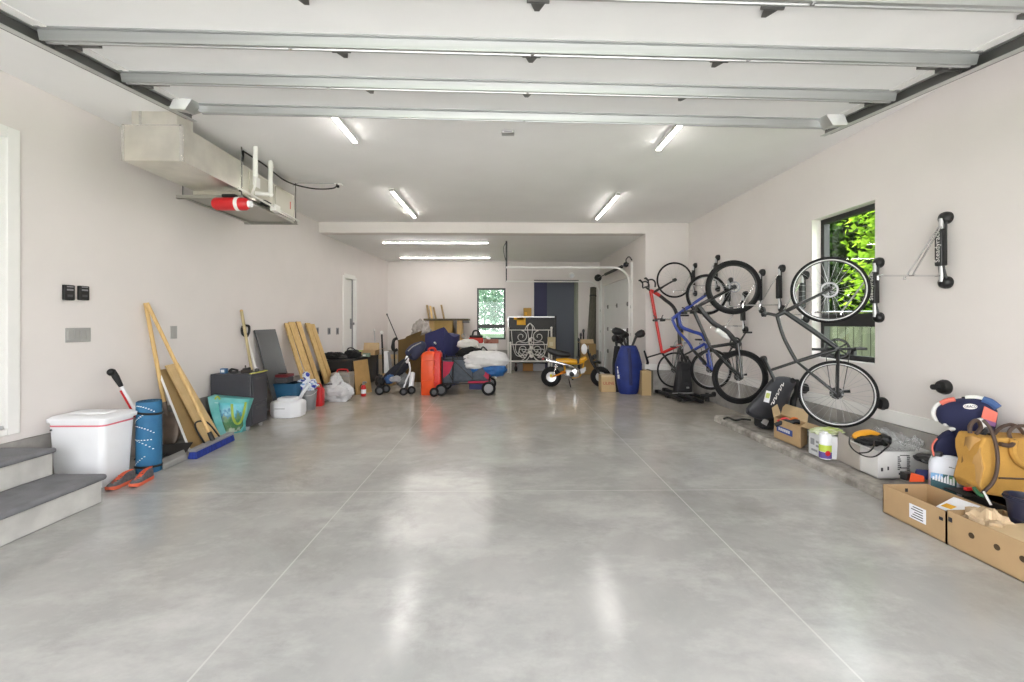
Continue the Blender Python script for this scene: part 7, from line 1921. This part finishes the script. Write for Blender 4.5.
# tools in the bag
p = at(988, 436, Yt + .1)
t_ = thing('clamp_tool', 'black clamp handle poking out of the tan tool bag', 'tool', p)
MB().tube(bez([at(981, 437, Yt + .09), at(987, 430, Yt + .09), at(992, 436, Yt + .08), at(998, 440, Yt + .07)]), .016, 8).build('clamp_arm', M_black, t_)
MB().ball(at(988, 430, Yt + .09), .022).build('pivot', M_dgrey, t_)
t_ = thing('white_rod', 'white and teal rod standing behind the brown loop of the tool bag', 'rod', at(985, 430, Yt + .13))
MB().cyl(at(979, 419, Yt + .16), at(990, 437, Yt + .14), .02).build('rod', M_trim, t_)
MB().cyl(at(986, 430.5, Yt + .148), at(990.2, 437, Yt + .138), .021).build('teal_sleeve', mat('teal_tab', (0, 0, 0)), t_)

# odds and ends under the bag
o = thing('red_case', 'small red and black case under the tan tool bag', 'case', fl(972, 500, ZL))
MB().bb(at(966, 497, 3.04), at(984, 487, 3.2)).build('case_body', M_black, o, bevel=.01)
MB().bb(at(966, 491, 3.03), at(978, 486.5, 3.05)).build('red_face', M_red, o, bevel=.004)
o = thing('twisted_cable', 'green and white cord hanging down beside the tool bag', 'cord', at(980, 492, 2.95))
MB().tube(bez([at(974, 488, 2.98), at(979, 494, 2.93), at(984, 496, 2.91)]), .012, 8).build('green_part', mat('dark_green', (.03, .14, .06), .5), o)
MB().tube(bez([at(984, 492, 2.92), at(987, 498, 2.88), at(991, 505, 2.86)]), .007, 8).build('pale_part', M_trim, o)
o = thing('dark_crate', 'dark crate beneath the tan tool bag behind the cardboard boxes', 'crate', Vector((3.35, 2.95, 0)))
MB().bb((3.19, 2.72, ZL), (3.60, 3.12, .225)).build('crate_body', mat('crate_black', (.022, .022, .024), .7), o, bevel=.01)
MB().bb((3.185, 2.715, .18), (3.605, 3.125, .225)).build('crate_rim', M_black, o, bevel=.005)
pj = at(1026, 513, 2.66)
o = thing('navy_pot', 'dark navy plastic pot at the right edge behind the holed cardboard box', 'pot', pj)
MB().lathe([(.06, -.12), (.065, -.11), (.085, .07), (.094, .07), (.094, .10), (.082, .10), (.075, .04)], pj, seg=28).build('pot_body', mat('pot_navy', (.018, .020, .045), .4), o)
MB().ring(pj + Vector((0, 0, .085)), (0, 0, 1), .094, .006, 28, 6).build('pot_rim', mat('pot_navy', (0, 0, 0)), o)

# front cardboard boxes
c0, c1 = fl(880.5, 512), fl(949.5, 544)
o = thing('cardboard_box', 'long open cardboard box with a white label, left of the two on the floor', 'box', (c0 + c1) / 2)
xL = (c0.x + c1.x) / 2; ya, yb = c1.y + .004, c0.y
H1 = .205; dX = .33
M_b1 = mat('kraft_box', (0.47, 0.315, 0.165), .8, var=.05, scale=7)
t = .006
MB().bb((xL, ya, 0), (xL + dX, yb, t)).bb((xL, ya, 0), (xL + t, yb, H1)).bb((xL + dX - t, ya, 0), (xL + dX, yb, H1 + .0)).bb((xL, ya, 0), (xL + dX, ya + t, H1)).bb((xL, yb - t, 0), (xL + dX, yb, H1)).build('box_body', M_b1, o)
ly = lambda x: atx(x, 500, xL).y
y0, y1 = ly(909.5), ly(926)
MB().bb((xL - .002, y1, .058), (xL, y0, .155)).build('white_label', M_white, o)
mk = MB()
for k in range(5): mk.bb((xL - .003, y1 + .02, .07 + k * .017), (xL - .0018, y0 - .015 - .012 * (k % 3), .076 + k * .017))
mk.build('label_print', M_ink, o)
ya2 = atx(948, 520, xL).y
MB().bb((xL - .002, ya + .02, .135), (xL + .0, ya + .045, .155)).bb((xL + .16, yb - .008, .15), (xL + .18, yb - .0055, .175)).build('hand_slot', M_ink, o)
q = thing('white_leaflet', 'white leaflet with a yellow spot lying inside the long cardboard box', 'leaflet', Vector((xL + .2, ya + .15, .1)))
MB().plank((xL + .12, ya + .20, .15), (xL + .14, ya + .03, .15), (xL + .29, ya + .04, .21), (xL + .27, ya + .22, .21), .02).build('leaflet_sheet', M_white, q)
MB().plank((xL + .15, ya + .19, .1635), (xL + .16, ya + .13, .1635), (xL + .20, ya + .13, .1795), (xL + .19, ya + .19, .1795), .002).build('yellow_spot', M_yel, q)
c2 = fl(1024, 579.5)
o = thing('cardboard_box', 'holed cardboard box with kraft paper, right of the two on the floor', 'box', Vector((xL + .16, 2.5, 0)))
yb2, ya2 = ya - .004, ya - .95
H2 = at(950, 509.5, yb2).z
H2 = .215; dX2 = .36
MB().bb((xL, ya2, 0), (xL + dX2, yb2, t)).bb((xL, ya2, 0), (xL + t, yb2, H2)).bb((xL + dX2 - t, ya2, 0), (xL + dX2, yb2, H2)).bb((xL, ya2, 0), (xL + dX2, ya2 + t, H2)).bb((xL, yb2 - t, 0), (xL + dX2, yb2, H2)).build('box_body', M_b1, o)
for x, y in ((971.5, 535), (997, 546), (1023, 557.5)):
    h = atx(x, y, xL); h.z = .125
    MB().cyl((xL - .0015, h.y, h.z), (xL + .001, h.y, h.z), .017, seg=20).build('vent_hole', mat('hole_dark', (.06, .035, .015), .9), o)
MB().bb((xL - .002, yb2 - .035, .15), (xL, yb2 - .012, .178)).build('hand_slot', M_ink, o)
q = thing('packing_paper', 'crumpled kraft packing paper in the holed cardboard box', 'paper', Vector((xL + .1, yb2 - .1, .15)))
MB().blob(Vector((xL + .13, yb2 - .13, .165)), (.10, .12, .10), .45, 2.2, 95, .02, 28, 18).build('paper', mat('packing_kraft', (.56, .42, .27), .85, var=.06), q, smooth=20)
q = thing('kraft_flap_sheet', 'folded kraft sheet with a dark slot covering the holed cardboard box', 'paper', Vector((xL + .2, ya2 + .3, .2)))
MB().plank((xL + .01, yb2 - .22, .21), (xL + .01, ya2 + .01, .205), (xL + .33, ya2 + .01, .225), (xL + .33, yb2 - .20, .225), .006).build('sheet', M_card2, q)
MB().plank((xL + .24, yb2 - .16, .232), (xL + .22, ya2 + .2, .232), (xL + .27, ya2 + .2, .245), (xL + .28, yb2 - .18, .236), .004).build('dark_slot', M_ink, q)
# ------------------------------------------------------------------ garden outside the windows
def leaf_material(name, c1, c2):
    m = bpy.data.materials.new(name); m.use_nodes = True
    nt = m.node_tree; nt.nodes.clear(); N = nt.nodes.new; L = nt.links.new
    out = N('ShaderNodeOutputMaterial'); df = N('ShaderNodeBsdfDiffuse'); tr = N('ShaderNodeBsdfTranslucent'); mx = N('ShaderNodeMixShader')
    g = N('ShaderNodeNewGeometry'); r = N('ShaderNodeMix'); r.data_type = 'RGBA'
    r.inputs[6].default_value = (*c1, 1); r.inputs[7].default_value = (*c2, 1)
    L(g.outputs['Random Per Island'], r.inputs[0]); L(r.outputs[2], df.inputs[0]); L(r.outputs[2], tr.inputs[0])
    mx.inputs[0].default_value = .5; L(df.outputs[0], mx.inputs[1]); L(tr.outputs[0], mx.inputs[2]); L(mx.outputs[0], out.inputs[0])
    return m
M_bark = mat('bark', (.10, .075, .05), .9, var=.4, scale=10, bump=.5)
def tree(lab, x, y, h, r, n, leafm, size, seed, base=None, grp=None):
    rg = random.Random(seed); g0 = -.16
    o = thing('tree', lab, 'tree', (x, y, g0), grp)
    tm = MB().tube([(x, y, g0), (x + .05, y, h * .4), (x, y + .05, h * .8)], [.12, .09, .03], 8)
    tips = []
    for k in range(14):
        a = rg.random() * 2 * PI; z0 = h * (.15 + .6 * rg.random()); rr_ = r * (.5 + .5 * rg.random())
        e = Vector((x + rr_ * math.cos(a), y + rr_ * math.sin(a), z0 + h * .18)); tips.append(e)
        tm.tube([(x, y, z0), Vector((x, y, z0)).lerp(e, .5) + Vector((0, 0, .1)), e], [.035, .022, .006], 5)
    tm.build('trunk', M_bark, o)
    vs, fs = [], []
    for k in range(n):
        c = tips[k % len(tips)]
        z = (base if base is not None else h * .15)
        if rg.random() < .6:
            p = c + Vector((rg.gauss(0, .42 * r * .6), rg.gauss(0, .42 * r * .6), rg.gauss(0, h * .11)))
        else:
            a = rg.random() * 2 * PI; q = r * math.sqrt(rg.random()); p = Vector((x + q * math.cos(a), y + q * math.sin(a), z + (h - z) * rg.random()))
        d = Vector((rg.gauss(0, 1), rg.gauss(0, 1), rg.gauss(-.3, .6))).normalized(); s = d.cross(Vector((rg.gauss(0, .4), rg.gauss(0, .4), 1))).normalized()
        nn = d.cross(s) * .15
        L = size * (.7 + .6 * rg.random()); W = L * .38; b = len(vs)
        vs += [p, p + d * L * .45 + s * W + nn * L, p + d * L, p + d * L * .45 - s * W + nn * L]
        fs += [(b, b + 1, b + 2), (b, b + 2, b + 3)]
    me = bpy.data.meshes.new('foliage'); me.from_pydata([tuple(v - Vector((x, y, g0))) for v in vs], [], fs); me.materials.append(leafm)
    f = bpy.data.objects.new('foliage', me); C.collection.objects.link(f); f.parent = o
    return o
M_leaf1 = leaf_material('lime_leaf', (.07, .16, .008), (.24, .38, .03))
M_leaf2 = leaf_material('deep_leaf', (.012, .03, .007), (.032, .065, .012))
M_leaf3 = leaf_material('sage_leaf', (.16, .26, .20), (.30, .40, .32))
tree('bright lime green tree outside the right window, nearest the glass', 7.9, 8.6, 4.7, 1.15, 3600, M_leaf1, .15, 1, 1.7)
tree('dark green tree outside the right window, behind the lime green one', 8.2, 12.8, 5.6, 2.0, 7500, M_leaf2, .2, 2, .1)
tree('dark olive green tree outside the right window, at the left edge of the view', 6.2, 12.2, 5.4, 1.6, 6000, M_leaf2, .2, 8, .2)
tree('tall dark green tree beyond the fence, right of the window view', 11.0, 11.5, 6.5, 2.6, 8500, M_leaf2, .22, 3, .0)
tree('broad dark green tree far beyond the fence, behind all the others', 13.5, 17.5, 8.0, 4.6, 9000, M_leaf2, .42, 9, -.1)
tree('pale sage green tree outside the back window, left half', -1.5, 18.5, 5.0, 1.3, 2600, M_leaf3, .17, 4, .2)
tree('pale sage green tree outside the back window, right half', .5, 19.5, 5.4, 1.7, 4200, M_leaf3, .17, 5, .2)
tree('deeper green tree farther outside the back window', -.6, 24, 6.5, 2.6, 3000, M_leaf3, .25, 6, .2)
# board fence beyond the right window
fe = thing('garden_fence', 'weathered green grey board fence outside the lower right window', 'fence', (6.3, 9.5, -.16))
fm = mat('fence_board', (.030, .038, .020), .9, var=.4, scale=3, stretch=(4, 4, .5))
fa, fb_ = Vector((7.9, 5.6, -.16)), Vector((5.0, 11.2, -.16)); fd = (fb_ - fa).normalized(); fn_ = Vector((fd.y, -fd.x, 0)); Lf = (fb_ - fa).length
FM = mtx(fd, fn_, Vector((0, 0, 1)), fa)
pb = MB(FM)
k = 0.0
while k < Lf:
    pb.bb((k, 0, 0), (k + .125, .02, 1.50)); k += .135
pb.build('board_panel', fm, fe, smooth=0)
for z in (.3, 1.2): MB(FM).bb((0, .02, z), (Lf, .06, z + .09)).build('rail', fm, fe)
for k in range(4): MB(FM).bb((Lf * k / 3 - .05, .06, 0), (Lf * k / 3 + .05, .16, 1.60)).build('fence_post', fm, fe)
fe = thing('neighbour_wall', 'pale grey low wall outside the lower back window', 'wall', (-.6, 17, -.16))
MB().bb((-4, 16.9, -.16), (3, 17.1, .95)).build('wall_body', mat('pale_block', (.42, .48, .50), .8, var=.15, scale=3), fe)
MB().bb((-4.05, 16.85, .95), (3.05, 17.15, 1.02)).build('coping', mat('pale_coping', (.55, .60, .62), .8), fe)
# ------------------------------------------------------------------ groups of repeats
GROUPS = dict(strip_light='lit strip lights on the ceilings', door_track='steel tracks of the open garage door', curved_track='white tracks of the side garage door', wall_remote='black remotes on the left wall',
              wall_outlet='grey outlets on the left wall', sneaker='pair of sneakers by the steps', lumber_plank='planks leaning on the left wall', wood_offcut='offcuts standing on the workbench', corner_pole='poles in the back left corner',
              bed_frame='white iron bed frames', storage_box='boxes behind the bed frame', stick='sticks by the carpet rolls', golf_bag='golf bags by the side door', bike_rack='swivel bike racks on the right wall',
              wheel_pad='wheel pads on the right wall', mountain_bike='hanging bikes on the right wall', bicycle='hanging bikes on the right wall', road_bike='hanging bikes on the right wall', cardboard_box='cardboard boxes in the near right corner', tree='trees outside the windows')
for o_ in list(C.objects):
    if o_.parent is None and o_.get('label'):
        b_ = o_.name.split('.')[0]
        if b_ in GROUPS: o_['group'] = GROUPS[b_]
